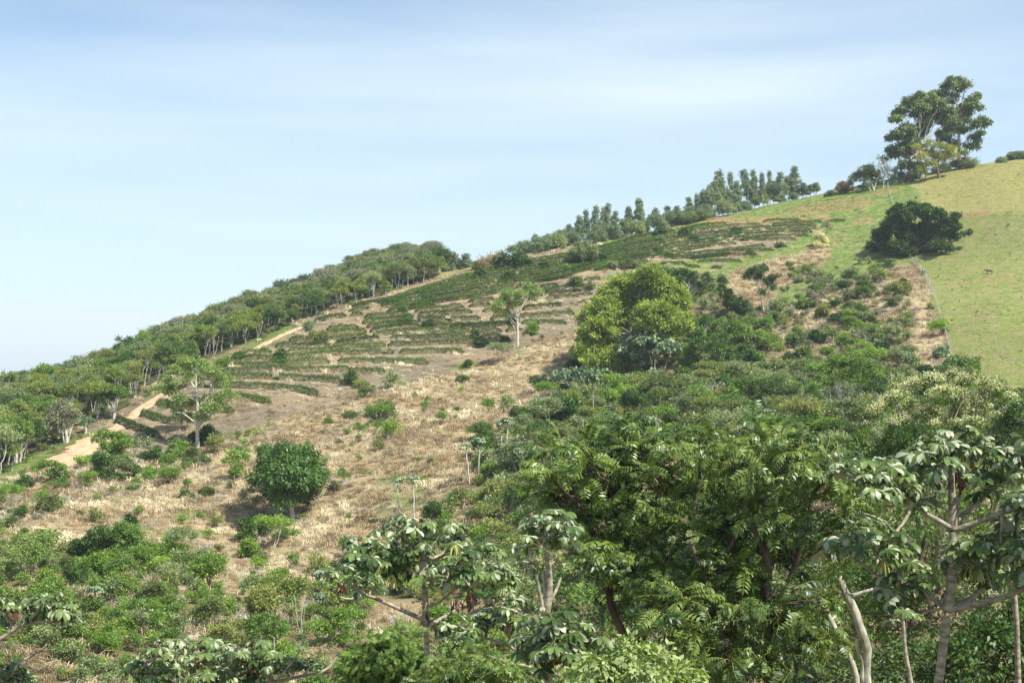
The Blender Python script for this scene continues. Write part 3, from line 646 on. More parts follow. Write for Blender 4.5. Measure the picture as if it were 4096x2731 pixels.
def conv(zk, items):      # zoom-window circles -> picture circles
    return [(ZK[zk](it[0], it[1]) + (it[2] / ZS[zk],)) for it in items]
def hero(name, cat, label, base, lobes, mat, bark='bark', leaf=0.3, per=24, cr=0.5, dens_=1.0, trunk_r=0.2, limb_px=None, D=None, seed=1, depth=0.8, group=None,
         top=None, twigs=2, zk='P', droop=0.0, sub=None, wob=0.03, extra=None, under=-0.55, trunks=None, flat=0.85, aspect=0.5, lift=0.55):
    rng = np.random.default_rng(seed); bu, bv = ZK[zk](*base); lb = conv(zk, lobes)
    if D is None: b = at(bu, bv); D = b[1]
    else:
        p = pt(bu, bv, D); b = np.array([p[0], D, H(p[0], D)])
    L = []; mu = np.mean([l[0] for l in lb]); wd = (max(l[0] + l[2] for l in lb) - min(l[0] - l[2] for l in lb)) / F * D * 0.5
    for (u, v, r) in lb:
        rm = r / F * D; dm = wd * depth; k = abs(u - mu) / F * D / max(wd, 0.1); dy = rng.uniform(-1, 1) * dm * math.sqrt(max(0.05, 1 - min(k, 1) ** 2)) * 0.8
        p = pt(u, v, D + dy); L.append((p - b, rm))
    root = empty(name, b); 
    L2 = list(L)
    # a few lobes behind so that the crown has a back
    for (c, r) in L:
        if rng.random() < 0.55: L2.append((c + np.array([rng.normal(0, r * 0.3), rng.uniform(0.5, 1.2) * wd * depth, -r * rng.uniform(0.1, 0.6)]), r * 0.85))
    V, Fq, t, cs, own = crown(rng, L2, leaf * 1.12, per * 1.5, cr, dens_, droop=droop, under=under, flat=flat, aspect=aspect * 1.1, lift=lift)
    cme = mesh_np('crown', V, Fq, M[mat], t); cro = link('crown', cme, root)
    mb = MB()
    if limb_px:
        for pl in limb_px:
            rad = pl[0]; q = np.array([pt(*ZK[zk](*p), D) - b for p in pl[1:]])
            if np.linalg.norm(q[0][:2]) < 1.2 and abs(q[0][2]) < 2.5: q[0][2] = -0.6
            q = q + np.cumsum(rng.normal(0, 0.04 * np.linalg.norm(q[-1] - q[0]) / len(q), q.shape) * np.array([0, 1, 0]), 0)
            qq = dens(q, max(np.linalg.norm(q[-1] - q[0]) / 12, 0.15)); 
            for _ in range(2): qq[1:-1] = 0.25 * qq[:-2] + 0.5 * qq[1:-1] + 0.25 * qq[2:]
            tube(mb, qq, np.linspace(rad, rad * 0.45, len(qq)), 7)
            ends = qq[len(qq) // 2:]
            for _ in range(5):
                s = ends[rng.integers(0, len(ends))]; dd = np.linalg.norm(cs - s, axis=1); k = np.argsort(dd)[:12]; c = cs[rng.choice(k)]
                tube(mb, bez(s, c, 5, 0.05, rng, wob), np.linspace(rad * 0.3, rad * 0.1, 5), 4)
    else:
        zc = np.mean([l[0][2] for l in L]); xc = np.mean([l[0][0] for l in L]); yc = np.mean([l[0][1] for l in L])
        tp = np.array([xc * 0.75, yc * 0.6, zc * (top or 0.8)])
        for k in range(trunks or 1):
            off = np.array([0, 0, 0]) if k == 0 else np.array([rng.uniform(-0.6, 0.6), rng.uniform(-0.4, 0.4), 0])
            tpk = tp + (0 if k == 0 else np.array([rng.normal(0, wd * 0.35), rng.normal(0, wd * 0.2), rng.uniform(-0.1, 0.1) * zc]))
            limbs(rng, mb, off, tpk, L if k == 0 else [L[i] for i in rng.choice(len(L), max(1, len(L) // 3), replace=False)], trunk_r * (1 if k == 0 else 0.7), cs, own, twigs, wob=wob, start=(0.3, 0.98) if H else (0.3, 0.98))
    tme = mb.mesh('trunk', M[bark], True); link('trunk', tme, root)
    if extra: extra(rng, root, cs, own, L2)
    u0 = np.mean([l[0] for l in lb]); v0 = np.mean([l[1] for l in lb])
    reg(root, label, (u0, v0), cat, group, label=label)
    return root, b

# ------------------------------------------------------------------ trees one can tell apart
def ballobes(u, v, R, n, r, seed, sq=1.0):
    rg = np.random.default_rng(seed); o = [(u, v, R * 0.62)]
    for k in range(n):
        a = k * 2.399963; q = math.sqrt((k + 0.5) / n); o.append((u + math.cos(a) * q * R * 0.8, v + math.sin(a) * q * R * 0.8 * sq, r * rg.uniform(0.85, 1.15)))
    return o
hero('round_tree','tree','ball-shaped dense dark green tree standing alone on the dry grass slope', (293,519), ballobes(288,474,38,22,10.5,1,0.95), 'round','bark_p', leaf=0.34, per=34, cr=0.5, dens_=1.15, trunk_r=0.3, droop=0.55, seed=3, depth=0.95, aspect=0.36, top=0.55)
hero('leafy_tree','tree','bright yellow-green tree with billowing crown at the edge of the coffee rows', (628,374),
     [(644,292,22),(670,303,20),(618,298,22),(655,318,22),(607,313,19),(600,332,18),(634,342,18),(676,325,17),(592,318,14),(650,277,14),(628,284,12),(664,288,12),(588,334,11),(612,345,12),(660,338,12),(595,345,10)], 'lime','bark', leaf=0.42, per=34, cr=0.62, dens_=1.1, trunk_r=0.45, seed=4, depth=0.7, twigs=1)
hero('leafy_tree','tree','low yellow-green tree in front of the tall yellow-green one, over dark shade', (596,378), [(588,345,11),(600,352,12),(582,352,9),(610,358,11),(622,352,10),(600,366,10),(614,368,9),(590,362,8)], 'lime','bark', leaf=0.4, per=30, cr=0.55, dens_=1.1, trunk_r=0.25, seed=5, depth=0.5, twigs=1)
hero('spreading_tree','tree','dark green wide spreading tree at the top corner of the pasture', (915,257),
     [(916.1,212.9,9.5),(901.2,218.6,10.3),(933.7,214.8,10.3),(888.2,229.1,9.5),(906.8,231.9,11.2),(929.1,230.0,12.0),(947.7,223.3,7.7),(949.5,235.7,7.7),(882.6,239.5,6.0),(896.5,245.2,6.9),(938.4,245.2,6.9),(917.9,245.2,8.6),(957.0,226.2,4.3),(890.0,222.4,6.9),(904.0,211.0,6.0),(924.4,208.2,6.9),(955.1,216.7,4.3),(966.3,231.9,3.4),(878.9,231.9,4.3),(908.6,249.9,6.0),(929.1,249.9,6.0),(893.8,249.0,5.2),(945.8,248.1,5.2),(886.3,246.2,5.2),(921.6,237.6,10.3),(905.8,239.5,9.5),(898.4,208.2,5.2),(912.4,205.3,5.2)],
     'dark','bark_d', leaf=0.42, per=28, cr=0.55, dens_=1.2, trunk_r=0.3, seed=6, depth=0.75, top=0.5, flat=0.7)
# gum trees on the ridge at the right
hero('gum_tree','tree','big round-headed gum tree left in the tallest pair on the ridge', (922,181), [(F_[0],F_[1],F_[2]*1.14) for F_ in conv('F',[(1000,370,65),(890,420,65),(1100,380,65),(1190,430,55),(1000,470,70),(780,500,50),(740,580,45),(1130,540,70),(1280,520,70),(1320,600,55),(850,700,65),(780,750,55),(700,770,35),(900,830,75),(800,900,60),(700,910,45),(1000,700,65),(1250,740,60),(720,960,35),(880,960,65),(840,1050,45),(950,1080,50),(1050,620,40)])],
     'euc_big','bark_p', leaf=0.6, per=34, cr=0.8, dens_=1.25, trunk_r=0.6, seed=7, depth=0.6, droop=0.7, aspect=0.44, twigs=2, D=372)
hero('gum_tree','tree','tallest airy gum tree with white upper limbs and orange-brown trunk on the ridge', (960,174), conv('F',[(1310,200,52),(1430,190,42),(1480,230,32),(1180,290,42),(1230,335,36),(1390,275,36),(1340,350,42),(1550,360,52),(1530,430,48),(1440,480,48),(1620,470,34),(1640,610,42),(1690,620,25),(1560,640,40),(1500,560,40),(1400,690,48),(1630,720,34),(1550,770,45),(1600,840,36),(1490,860,42),(1350,840,40),(1450,930,34),(1270,290,30),(1420,590,35)]),
     'euc_big','bark_e', leaf=0.6, per=30, cr=0.75, dens_=1.25, trunk_r=0.62, seed=8, depth=0.45, droop=0.7, aspect=0.44, D=376,
     limb_px=[(0.62,(960.2,174),(959.8,150),(960,125),(960.2,110)),(0.3,(960,125),(961.5,104),(964,90),(966,80)),(0.26,(960,112),(954,100),(951.5,88),(950,80)),(0.2,(960,130),(972,115),(980,105)),(0.2,(960,145),(972,137),(980,130)),(0.15,(958,165),(951,160),(943,156)),(0.16,(955,100),(944,95),(939,90))])
hero('gum_tree','tree','young gum tree with yellow top in front of the tallest pair', (939,179), conv('F',[(1000,880,50),(1100,845,42),(1180,885,50),(1260,900,50),(1330,910,45),(1080,960,60),(1200,990,65),(1290,1000,50),(1010,990,50),(1100,1060,60),(1020,1110,45),(1370,960,25),(960,870,25)]),
     'euc_yel','bark_d', leaf=0.45, per=26, cr=0.65, dens_=1.1, trunk_r=0.4, seed=9, depth=0.5, droop=-0.4, aspect=0.36, D=365)
hero('gum_tree','tree','grey-green low gum tree right of the tallest gum trunk', (972,175), conv('F',[(1480,1020,42),(1575,1030,36),(1530,1090,50),(1600,1100,32),(1450,1080,40)]), 'euc','bark', leaf=0.45, per=24, cr=0.6, trunk_r=0.25, seed=10, depth=0.5, droop=0.5, aspect=0.4, D=385)
hero('ridge_tree','tree','grey-green ragged tree under the left side of the big gums', (903,183), conv('F',[(760,1130,40),(830,1180,50),(930,1170,50),(720,1190,36),(860,1100,36)]), 'euc','bark', leaf=0.45, per=22, cr=0.6, trunk_r=0.25, seed=11, depth=0.5, D=372)
hero('ridge_tree','tree','pale green flat-domed tree with leaning trunk on the ridge beside the wire fence', (874.5,190), conv('F',[(400,1130,52),(335,1180,42),(460,1110,52),(290,1220,34),(520,1150,45),(400,1210,42),(550,1210,36),(430,1270,32),(480,1180,40)]), 'olive','bark_p', leaf=0.4, per=24, cr=0.55, dens_=1.0, trunk_r=0.28, seed=12, depth=0.6,
     limb_px=[(0.3,(874.5,190.5),(872,184),(868,178),(864,174)),(0.2,(873,186),(877,180),(874,174)),(0.16,(872,184),(864,180),(858,179))])
hero('ridge_tree','tree','thin airy pale tree with bare twig top beside the flat-domed ridge tree', (883,188), conv('F',[(560,990,28),(600,1030,34),(645,1070,38),(575,1090,36),(680,1105,30),(640,1160,38),(600,1140,30),(670,1180,30)]), 'olive','bark_p', leaf=0.32, per=11, cr=0.6, dens_=0.7, trunk_r=0.2, seed=13, depth=0.6, twigs=5,
     limb_px=[(0.2,(883,188),(884,178),(886,168),(884,158)),(0.14,(884,176),(889,168),(892,160)),(0.12,(884.5,172),(880,163),(878,155))])
hero('ridge_tree','tree','rust-tinged bushy tree on the ridge between the gum row and the domed tree', (842,194), conv('F',[(180,1270,32),(230,1300,36),(150,1320,36),(280,1335,30),(200,1340,30)]), 'rust','bark', leaf=0.4, per=24, cr=0.5, trunk_r=0.15, seed=14, depth=0.6, top=0.6)
hero('ridge_bush','bush','low green bush left of the rust-tinged ridge tree', (832,196), conv('F',[(60,1370,30),(100,1385,26),(30,1395,22)]), 'deep','bark', leaf=0.4, per=22, cr=0.5, trunk_r=0.1, seed=15, depth=0.5, top=0.6)
# the tall tree beside the track
hero('tall_tree','tree','tall tree with grey forking limbs and gaps in its crown beside the dirt track', (197.6,448), conv('A',[(750,590,72),(850,570,64),(660,640,56),(1040,640,56),(1090,740,62),(1130,840,48),(640,810,56),(560,930,46),(720,890,50),(850,900,46),(960,970,54),(700,990,48),(1070,950,48),(530,800,40),(770,1050,48),(1150,690,32),(480,790,32),(950,620,40),(800,700,40),(1000,880,36),(600,720,34),(900,1040,40),(740,770,36)]),
     'forest','bark_p', leaf=0.3, per=20, cr=0.42, dens_=1.15, seed=16, depth=0.7,
     limb_px=[(0.36,(197.6,449),(197,430),(196,418)),(0.24,(196.5,424),(198,405),(195,388),(196,372),(196,362)),(0.22,(197,427),(202,412),(208,395),(212,386),(209,377)),(0.16,(195,388),(190,380),(184,374)),(0.15,(210,390),(216,383),(222,378)),(0.15,(197,424),(190,418),(182,412),(176,412)),(0.16,(198,425),(208,418),(214,408),(220,404)),(0.12,(196,400),(186,395),(178,392)),(0.12,(204,408),(212,404),(220,400))])
hero('leafy_bush','bush','dark bush at the foot of the tall grey-limbed tree', (209,444), conv('A',[(950,1190,60),(1020,1230,50),(850,1220,46),(1000,1170,40),(900,1260,40)]), 'deep','bark', leaf=0.28, per=26, cr=0.36, seed=17, depth=0.5, trunk_r=0.1, top=0.6)
hero('tall_tree','tree','lone tree with tall bare pale trunk standing in the lower coffee rows', (517.5,346.5), conv('C',[(560,830,64),(480,880,56),(430,930,50),(640,840,46),(700,800,46),(760,790,48),(740,850,40),(550,940,46),(490,1000,34),(800,820,30),(610,900,40),(520,830,50),(690,740,34),(430,990,30)]),
     'forest','bark_p', leaf=0.26, per=22, cr=0.45, dens_=1.1, seed=18, depth=0.7, flat=0.7,
     limb_px=[(0.32,(517.5,346.5),(517.6,330),(517.5,315)),(0.18,(517.6,316),(514,312),(512,306),(512,300)),(0.2,(517.6,316),(522,306),(527,298),(533,292)),(0.16,(512,305),(507,303),(503,301)),(0.14,(524,302),(522,296),(523,290)),(0.14,(530,295),(536,292),(540,288))])
hero('field_tree','tree','leafy round-headed tree in the upper coffee rows', (582,264), conv('C',[(1150,420,46),(1230,405,46),(1280,440,40),(1110,460,38),(1190,450,46),(1280,490,32),(1100,495,30),(1240,495,36),(1170,490,34)]), 'sage','bark', leaf=0.34, per=26, cr=0.5, dens_=1.1, trunk_r=0.25, seed=19, depth=0.7, top=0.6)
hero('two_stem_tree','tree','pale two-stemmed tree with dark flat leaf layers below the tan grass patch', (764.5,313.5), conv('D',[(1120,1035,58),(1180,1010,40),(1065,1060,32),(1235,1110,44),(1270,1080,24),(1165,1215,34),(1280,1165,14),(1140,1080,34)]), 'deep','bark_p', leaf=0.3, per=24, cr=0.42, dens_=1.0, seed=20, depth=0.6, flat=0.65,
     limb_px=[(0.2,(764.5,313.5),(762,300),(760,288),(757,281)),(0.16,(764.5,312),(768,300),(769,290),(770,282)),(0.1,(761,290),(765,283),(766,276)),(0.09,(760,286),(754,280),(752,276))])
hero('flat_tree','tree','flat-topped green tree right of the yellow-green tree with leaning pale trunk', (687,302), conv('D',[(400,1050,46),(490,1045,46),(590,1070,46),(680,1080,38),(720,1100,24),(560,1130,44),(640,1160,40),(450,1100,34),(330,1030,30)]), 'deep','bark_p', leaf=0.34, per=24, cr=0.5, dens_=1.0, seed=21, depth=0.7, flat=0.6,
     limb_px=[(0.25,(687,303),(688,297),(692,290),(697,286)),(0.2,(688,297),(694,292),(700,290)),(0.15,(692,290),(687,284),(682,280))])
hero('scrub_tree','tree','dark green rounded tree on the scrub slope below the flat-topped tree', (738,318), conv('D',[(870,1230,52),(930,1285,56),(1000,1330,56),(1045,1390,40),(960,1390,50),(830,1190,36),(890,1310,40)]), 'dark','bark', leaf=0.34, per=26, cr=0.48, dens_=1.1, trunk_r=0.18, seed=22, depth=0.6, top=0.6)
hero('scrub_tree','tree','broad mid-green tree mass between the yellow-green tree and the dark rounded tree', (702,352), conv('G',[(1100,560,56),(1230,560,56),(1330,600,56),(1150,650,56),(1020,610,50),(1290,680,50),(1430,580,50),(1180,720,56),(1090,700,50),(1400,660,46),(1020,690,36)]), 'mid','bark_p', leaf=0.3, per=24, cr=0.42, dens_=1.05, trunk_r=0.2, seed=23, depth=0.6, trunks=3, top=0.6)
hero('umbrella_tree','tree','grey-green umbrella-leaved tree in front of the yellow-green tree', (654,374), conv('G',[(700,690,46),(800,680,52),(890,710,46),(970,770,38),(620,750,44),(680,820,36),(760,770,44),(870,780,44),(590,700,28),(1010,820,26),(740,860,26),(560,760,24)]), 'cec_far','bark_c', leaf=0.55, per=10, cr=0.45, dens_=0.95, seed=24, depth=0.8, aspect=0.7, droop=0.5,
     limb_px=[(0.14,(654,374),(655,360),(656,350)),(0.1,(655,360),(649,352),(643,347)),(0.1,(656,356),(662,350),(670,352)),(0.1,(664,372),(667,360),(671,350))])
hero('umbrella_tree','tree','pale-limbed flat-crowned umbrella-leaf tree above the scrub', (581,397), conv('G',[(60,985,36),(150,970,42),(250,955,42),(350,975,42),(440,975,42),(520,1030,44),(490,1100,38),(30,1020,26),(400,1030,30),(180,1010,26),(540,1090,28),(460,1160,30)]), 'cec_far','bark_p', leaf=0.45, per=12, cr=0.42, dens_=0.95, seed=25, depth=0.6, aspect=0.6, droop=0.4,
     limb_px=[(0.16,(581,398),(580,389),(579.5,384)),(0.12,(580,386),(568,383),(556,382)),(0.12,(580,386),(588,382),(593,380)),(0.11,(581,395),(591,393),(596,390)),(0.08,(572,384),(566,379),(562,378))])
hero('poled_tree','tree','umbrella tree on one long thin pale pole right of the pale-limbed flat tree', (595,430), conv('G',[(300,1010,26),(360,1000,28),(330,975,24)]), 'cec_far','bark_c', leaf=0.5, per=10, cr=0.4, seed=26, aspect=0.7, limb_px=[(0.13,(595,430),(593,402),(592,378))])
hero('leafy_bush','bush','big rounded bush of long drooping leaves below the pale-limbed flat tree', (563,424), conv('G',[(60,1180,56),(150,1195,56),(120,1260,60),(50,1270,52),(190,1270,40),(100,1320,46),(0,1240,30)]), 'round','bark', leaf=0.46, per=22, cr=0.45, dens_=1.1, seed=27, depth=0.7, droop=0.4, aspect=0.3, trunk_r=0.12, top=0.5)
# left foot of the hill
hero('scrub_tree','tree','bright-topped green tree at the lower end of the track', (119,462), conv('E',[(940,970,50),(1040,985,52),(880,1010,42),(1080,1060,52),(970,1080,56),(1010,1130,44),(1120,1010,34)]), 'bright','bark_p', leaf=0.26, per=26, cr=0.38, dens_=1.1, seed=28, depth=0.6, flat=0.6, trunk_r=0.15)
hero('scrub_tree','tree','dark green dense tree under the bright-topped one at the track', (118,478), conv('E',[(880,1210,50),(990,1230,50),(1120,1230,50),(1190,1290,44),(870,1310,50),(980,1340,56),(1080,1370,50),(1180,1370,44),(900,1160,40)]), 'deep','bark', leaf=0.26, per=28, cr=0.38, dens_=1.1, seed=29, depth=0.6, flat=0.7, trunk_r=0.15, top=0.6)
hero('scrub_tree','tree','dark layered tree just right of the one at the track', (152,462), conv('E',[(1380,1140,50),(1350,1220,46),(1290,1170,40),(1440,1200,36),(1310,1260,40),(1420,1260,34)]), 'deep','bark', leaf=0.26, per=28, cr=0.38, dens_=1.1, seed=30, depth=0.6, flat=0.55, trunk_r=0.12)
hero('scrub_tree','tree','pale leaning half-bare tree between the bright and the dark layered tree', (131,460), conv('E',[(1240,1030,36),(1290,1060,34),(1200,1060,30),(1330,1030,24)]), 'sage','bark_p', leaf=0.24, per=14, cr=0.34, seed=31, depth=0.6, limb_px=[(0.13,(131,461),(135,450),(141,443),(143,440)),(0.08,(134,452),(131,447),(128,444))])
hero('scrub_tree','tree','small spreading tree below the wide bare end of the track', (62,484), conv('E',[(310,1285,32),(380,1245,36),(460,1240,40),(530,1270,36),(470,1320,44),(570,1330,28),(520,1360,36),(560,1400,26)]), 'bright','bark_p', leaf=0.24, per=24, cr=0.34, dens_=1.1, seed=32, depth=0.6, flat=0.55, trunk_r=0.1)
hero('scrub_tree','tree','slender sapling with tiered leaves left of the ball-shaped tree', (234,480), conv('A',[(1180,1370,34),(1250,1380,34),(1160,1420,30),(1220,1450,36),(1290,1400,26),(1200,1540,40),(1240,1510,34)]), 'bright','bark_p', leaf=0.3, per=16, cr=0.36, dens_=0.95, seed=33, depth=0.5, trunk_r=0.09)
hero('scrub_tree','tree','dead-twigged grey shrub tree at the left foot of the ball-shaped tree', (254,519), [(247,498,5),(252,489,5),(243,494,4),(258,500,5),(250,506,5)], 'greyleaf','bark', leaf=0.22, per=10, cr=0.3, seed=34, limb_px=[(0.09,(254,519),(252,508),(248,498)),(0.07,(253,514),(256,504),(256,494)),(0.06,(253,512),(245,504),(240,499))])
hero('scrub_tree','tree','dark narrow conical tree alone among dry grass and grey stalks', (132,541), conv('I',[(815,530,22),(830,570,30),(830,610,34),(835,645,34)]), 'deep','bark', leaf=0.22, per=26, cr=0.28, seed=35, depth=0.9, trunk_r=0.07)
hero('scrub_tree','tree','wide-topped spreading tree in the lower left scrub', (97,565), conv('I',[(480,690,30),(550,680,40),(620,640,44),(690,640,40),(640,690,44),(580,730,36),(700,690,30),(620,600,24),(560,640,26)]), 'deep','bark', leaf=0.2, per=28, cr=0.28, seed=36, depth=0.8, flat=0.6, trunk_r=0.1)
hero('leafy_bush','bush','bright green bush under the spreading tree in the lower left scrub', (99,576), conv('I',[(560,810,40),(620,790,46),(690,820,44),(600,860,44),(660,870,40),(540,850,30)]), 'bright','bark', leaf=0.18, per=28, cr=0.27, seed=37, depth=0.7, trunk_r=0.06, top=0.5)
hero('leafy_bush','bush','bright lime bush on bare twigs below the ball-shaped tree', (249,559), conv('I',[(1545,700,32),(1580,730,34),(1540,750,30),(1590,770,24),(1560,680,22)]), 'bright','bark', leaf=0.18, per=30, cr=0.27, seed=38, depth=0.8, trunk_r=0.06)
hero('leafy_bush','bush','tiered deep green bush left-below of the ball-shaped tree', (246,541), conv('I',[(1540,560,30),(1560,600,36),(1530,640,34),(1570,650,30),(1520,590,22),(1500,670,26)]), 'deep','bark', leaf=0.2, per=24, cr=0.28, seed=39, depth=0.8, trunk_r=0.06)
hero('leafy_bush','bush','palm-like tufted bush directly beneath the ball-shaped tree', (265,537), conv('I',[(1640,560,34),(1690,580,30),(1650,600,32),(1620,530,20)]), 'round','bark', leaf=0.34, per=18, cr=0.3, seed=40, depth=0.8, trunk_r=0.05, aspect=0.28)
hero('leafy_bush','bush','spreading bright bush right-below of the ball-shaped tree', (280,540), conv('I',[(1760,610,28),(1800,630,28),(1740,640,26),(1850,620,20),(1780,650,24)]), 'bright','bark', leaf=0.2, per=24, cr=0.27, seed=41, depth=0.8, trunk_r=0.05)
# bushes of the dry slope and the coffee field
for i, (nm, zk, base, lob, mt, lab) in enumerate([
 ('leafy_bush','B',(985,1530),[(980,1390,50),(1030,1430,50),(940,1440,46),(1050,1480,40),(980,1480,46),(910,1480,36)],'sage','olive rounded bush out on the dry grass slope'),
 ('leafy_bush','B',(850,1490),[(850,1420,22),(860,1455,26),(845,1475,22)],'mid','small upright shrub just left of the olive bush on the dry slope'),
 ('leafy_bush','I',(1300,395),[(1300,368,24),(1320,372,18),(1280,374,18)],'deep','small dark ball bush alone left of the ball-shaped tree'),
 ('leafy_bush','A',(1110,600),[(1080,550,36),(1120,540,36),(1100,580,34),(1140,570,26)],'mid','round green bush at the upper left end of the terraces near the track'),
 ('leafy_bush','A',(1230,530),[(1220,495,26),(1250,490,26),(1235,510,24)],'deep','round dark bush next above the one at the left end of the terraces'),
 ('leafy_bush','A',(1615,545),[(1620,470,40),(1600,500,40),(1650,500,36),(1620,525,34),(1580,520,24)],'deep','large dark rounded bush in the left coffee rows'),
 ('leafy_bush','B',(420,830),[(420,750,34),(390,780,32),(440,780,30),(380,800,24)],'olive','yellowish leaning bush in the left coffee rows'),
 ('leafy_bush','B',(340,770),[(340,740,22),(370,745,20),(325,755,16)],'mid','small green bush left of the yellowish leaning bush in the coffee'),
 ('leafy_bush','B',(300,720),[(300,655,26),(320,670,22),(285,675,20)],'sage','pale sage bush by the young plants at the top of the track'),
 ('leafy_bush','B',(1372,695),[(1370,645,28),(1350,665,26),(1395,665,24),(1372,680,24)],'deep','dark ball-shaped bush midway along the coffee terraces'),
 ('leafy_bush','B',(672,1212),[(680,1115,36),(650,1140,32),(700,1150,34),(670,1175,36),(640,1180,24)],'deep','dark bush-like tree at the right end of a low coffee row'),
 ('leafy_bush','B',(760,1235),[(740,1195,26),(780,1190,26),(810,1185,20),(760,1215,22)],'olive','low reddish-green bush beside the dark tree ending a coffee row'),
 ('leafy_bush','B',(1720,1060),[(1740,1005,18),(1725,1025,22),(1700,1045,18)],'deep','small dark bush at the field edge above the dry slope'),
 ('leafy_bush','B',(1670,1190),[(1650,1145,20),(1680,1150,22),(1660,1170,22),(1710,1150,14)],'mid','small green bush on the upper dry slope'),
 ('leafy_bush','C',(745,1205),[(735,1135,32),(760,1145,28),(715,1165,28),(745,1175,26)],'bright','bright small tree just right of the lone tall pale trunk'),
 ('leafy_bush','C',(290,1310),[(285,1265,34),(310,1280,26),(260,1275,26)],'deep','dark bush ending a row left of the lone tall pale trunk'),
 ('leafy_bush','C',(222,1235),[(225,1175,22),(235,1200,24),(215,1215,22)],'deep','blue-green upright bush among the rows left of the lone trunk'),
 ('leafy_bush','C',(495,1265),[(490,1240,22),(510,1245,16)],'deep','low dark bush close left of the lone trunk'),
 ('leafy_bush','C',(560,1130),[(560,1080,28),(590,1085,24),(540,1090,20)],'deep','dark bush in the row behind the lone trunk'),
 ('leafy_bush','C',(1125,770),[(1110,715,30),(1150,720,30),(1090,745,28),(1170,735,20)],'olive','yellow-green bush among the right-hand coffee rows'),
 ('leafy_bush','C',(1265,800),[(1265,755,26),(1285,770,20),(1245,775,18)],'sage','sage bush next right of the yellow-green field bush'),
 ('leafy_bush','C',(845,610),[(840,565,24),(860,580,24),(825,585,20)],'deep','dark bush high in the coffee rows above the lone trunk'),
 ('leafy_bush','C',(520,705),[(510,665,26),(545,670,22),(485,680,20)],'deep','dark bush high in the rows left of the lone trunk'),
 ('leafy_bush','C',(710,590),[(700,560,20),(730,565,18)],'deep','small bush near the crest below the wide dark tree'),
 ('leafy_bush','C',(1040,630),[(1030,600,20),(1060,605,20)],'mid','small round bush left-below of the leafy round field tree'),
 ('leafy_bush','C',(1350,545),[(1340,500,24),(1370,510,24),(1355,525,20)],'deep','bush just right of the leafy round field tree'),
 ('leafy_bush','C',(265,690),[(270,640,26),(250,660,24),(290,655,20)],'deep','dark bush on the crest beside the tan grass saddle'),
 ('leafy_bush','C',(180,690),[(180,660,22),(165,672,16)],'bright','bright bush on the crest nearest the tan grass saddle'),
 ('leafy_bush','D',(515,740),[(510,690,28),(540,700,24),(490,705,22)],'deep','dark round bush high in the upper terraces below the gum row'),
 ('leafy_bush','D',(590,775),[(585,745,24),(610,750,20)],'deep','second dark bush just below-right of the one under the gum row'),
 ('leafy_bush','D',(305,725),[(290,685,28),(325,695,24),(270,700,20)],'deep','wide dark bush on the crest under the left gum group'),
 ('leafy_bush','D',(300,785),[(300,755,24),(320,762,20)],'sage','greyish bush in the rows beneath the left gum group'),
 ('leafy_bush','D',(270,880),[(270,850,22),(290,855,18)],'deep','dark bush low in the upper terraces at left'),
 ('leafy_bush','D',(350,900),[(350,872,22),(375,880,16)],'sage','pale bush next to the low dark one in the upper terraces'),
 ('leafy_bush','D',(740,785),[(740,758,22),(765,765,16)],'mid','green bush in the centre of the upper terraces'),
 ('leafy_bush','D',(955,715),[(940,685,24),(970,690,22)],'deep','dark bush in the top rows below the tallest gum group'),
 ('leafy_bush','D',(1075,905),[(1065,880,24),(1090,888,20)],'deep','dark bush near the right edge of the lower terraces'),
 ('leafy_bush','D',(1330,830),[(1320,808,20),(1350,812,16)],'deep','isolated dark bush off the right end of the terraces'),
 ('leafy_bush','D',(845,1155),[(830,1110,30),(850,1130,26)],'deep','dark leafy shrub left of the pale two-stemmed tree in tan grass'),
 ('cream_bush','D',(1670,832),[(1665,730,34),(1650,770,38),(1695,770,38),(1640,805,28),(1700,805,28),(1670,800,30)],'cream','tall cream-plumed bush on the green slope edge'),
 ('bare_tree','D',(1722,770),[(1700,640,22),(1740,635,24),(1720,610,16),(1760,660,14)],'greyleaf','thin nearly bare tree just behind the cream bush'),
 ]):
    far = 0.32 if zk in 'CD' else 0.26
    hero(nm, 'tree' if 'tree' in nm else 'bush', lab, ZK[zk](*base), conv(zk, lob), mt, 'bark', leaf=far, per=(8 if nm == 'bare_tree' else 26), cr=0.38, seed=50 + i, depth=0.7, trunk_r=0.08, top=0.55)

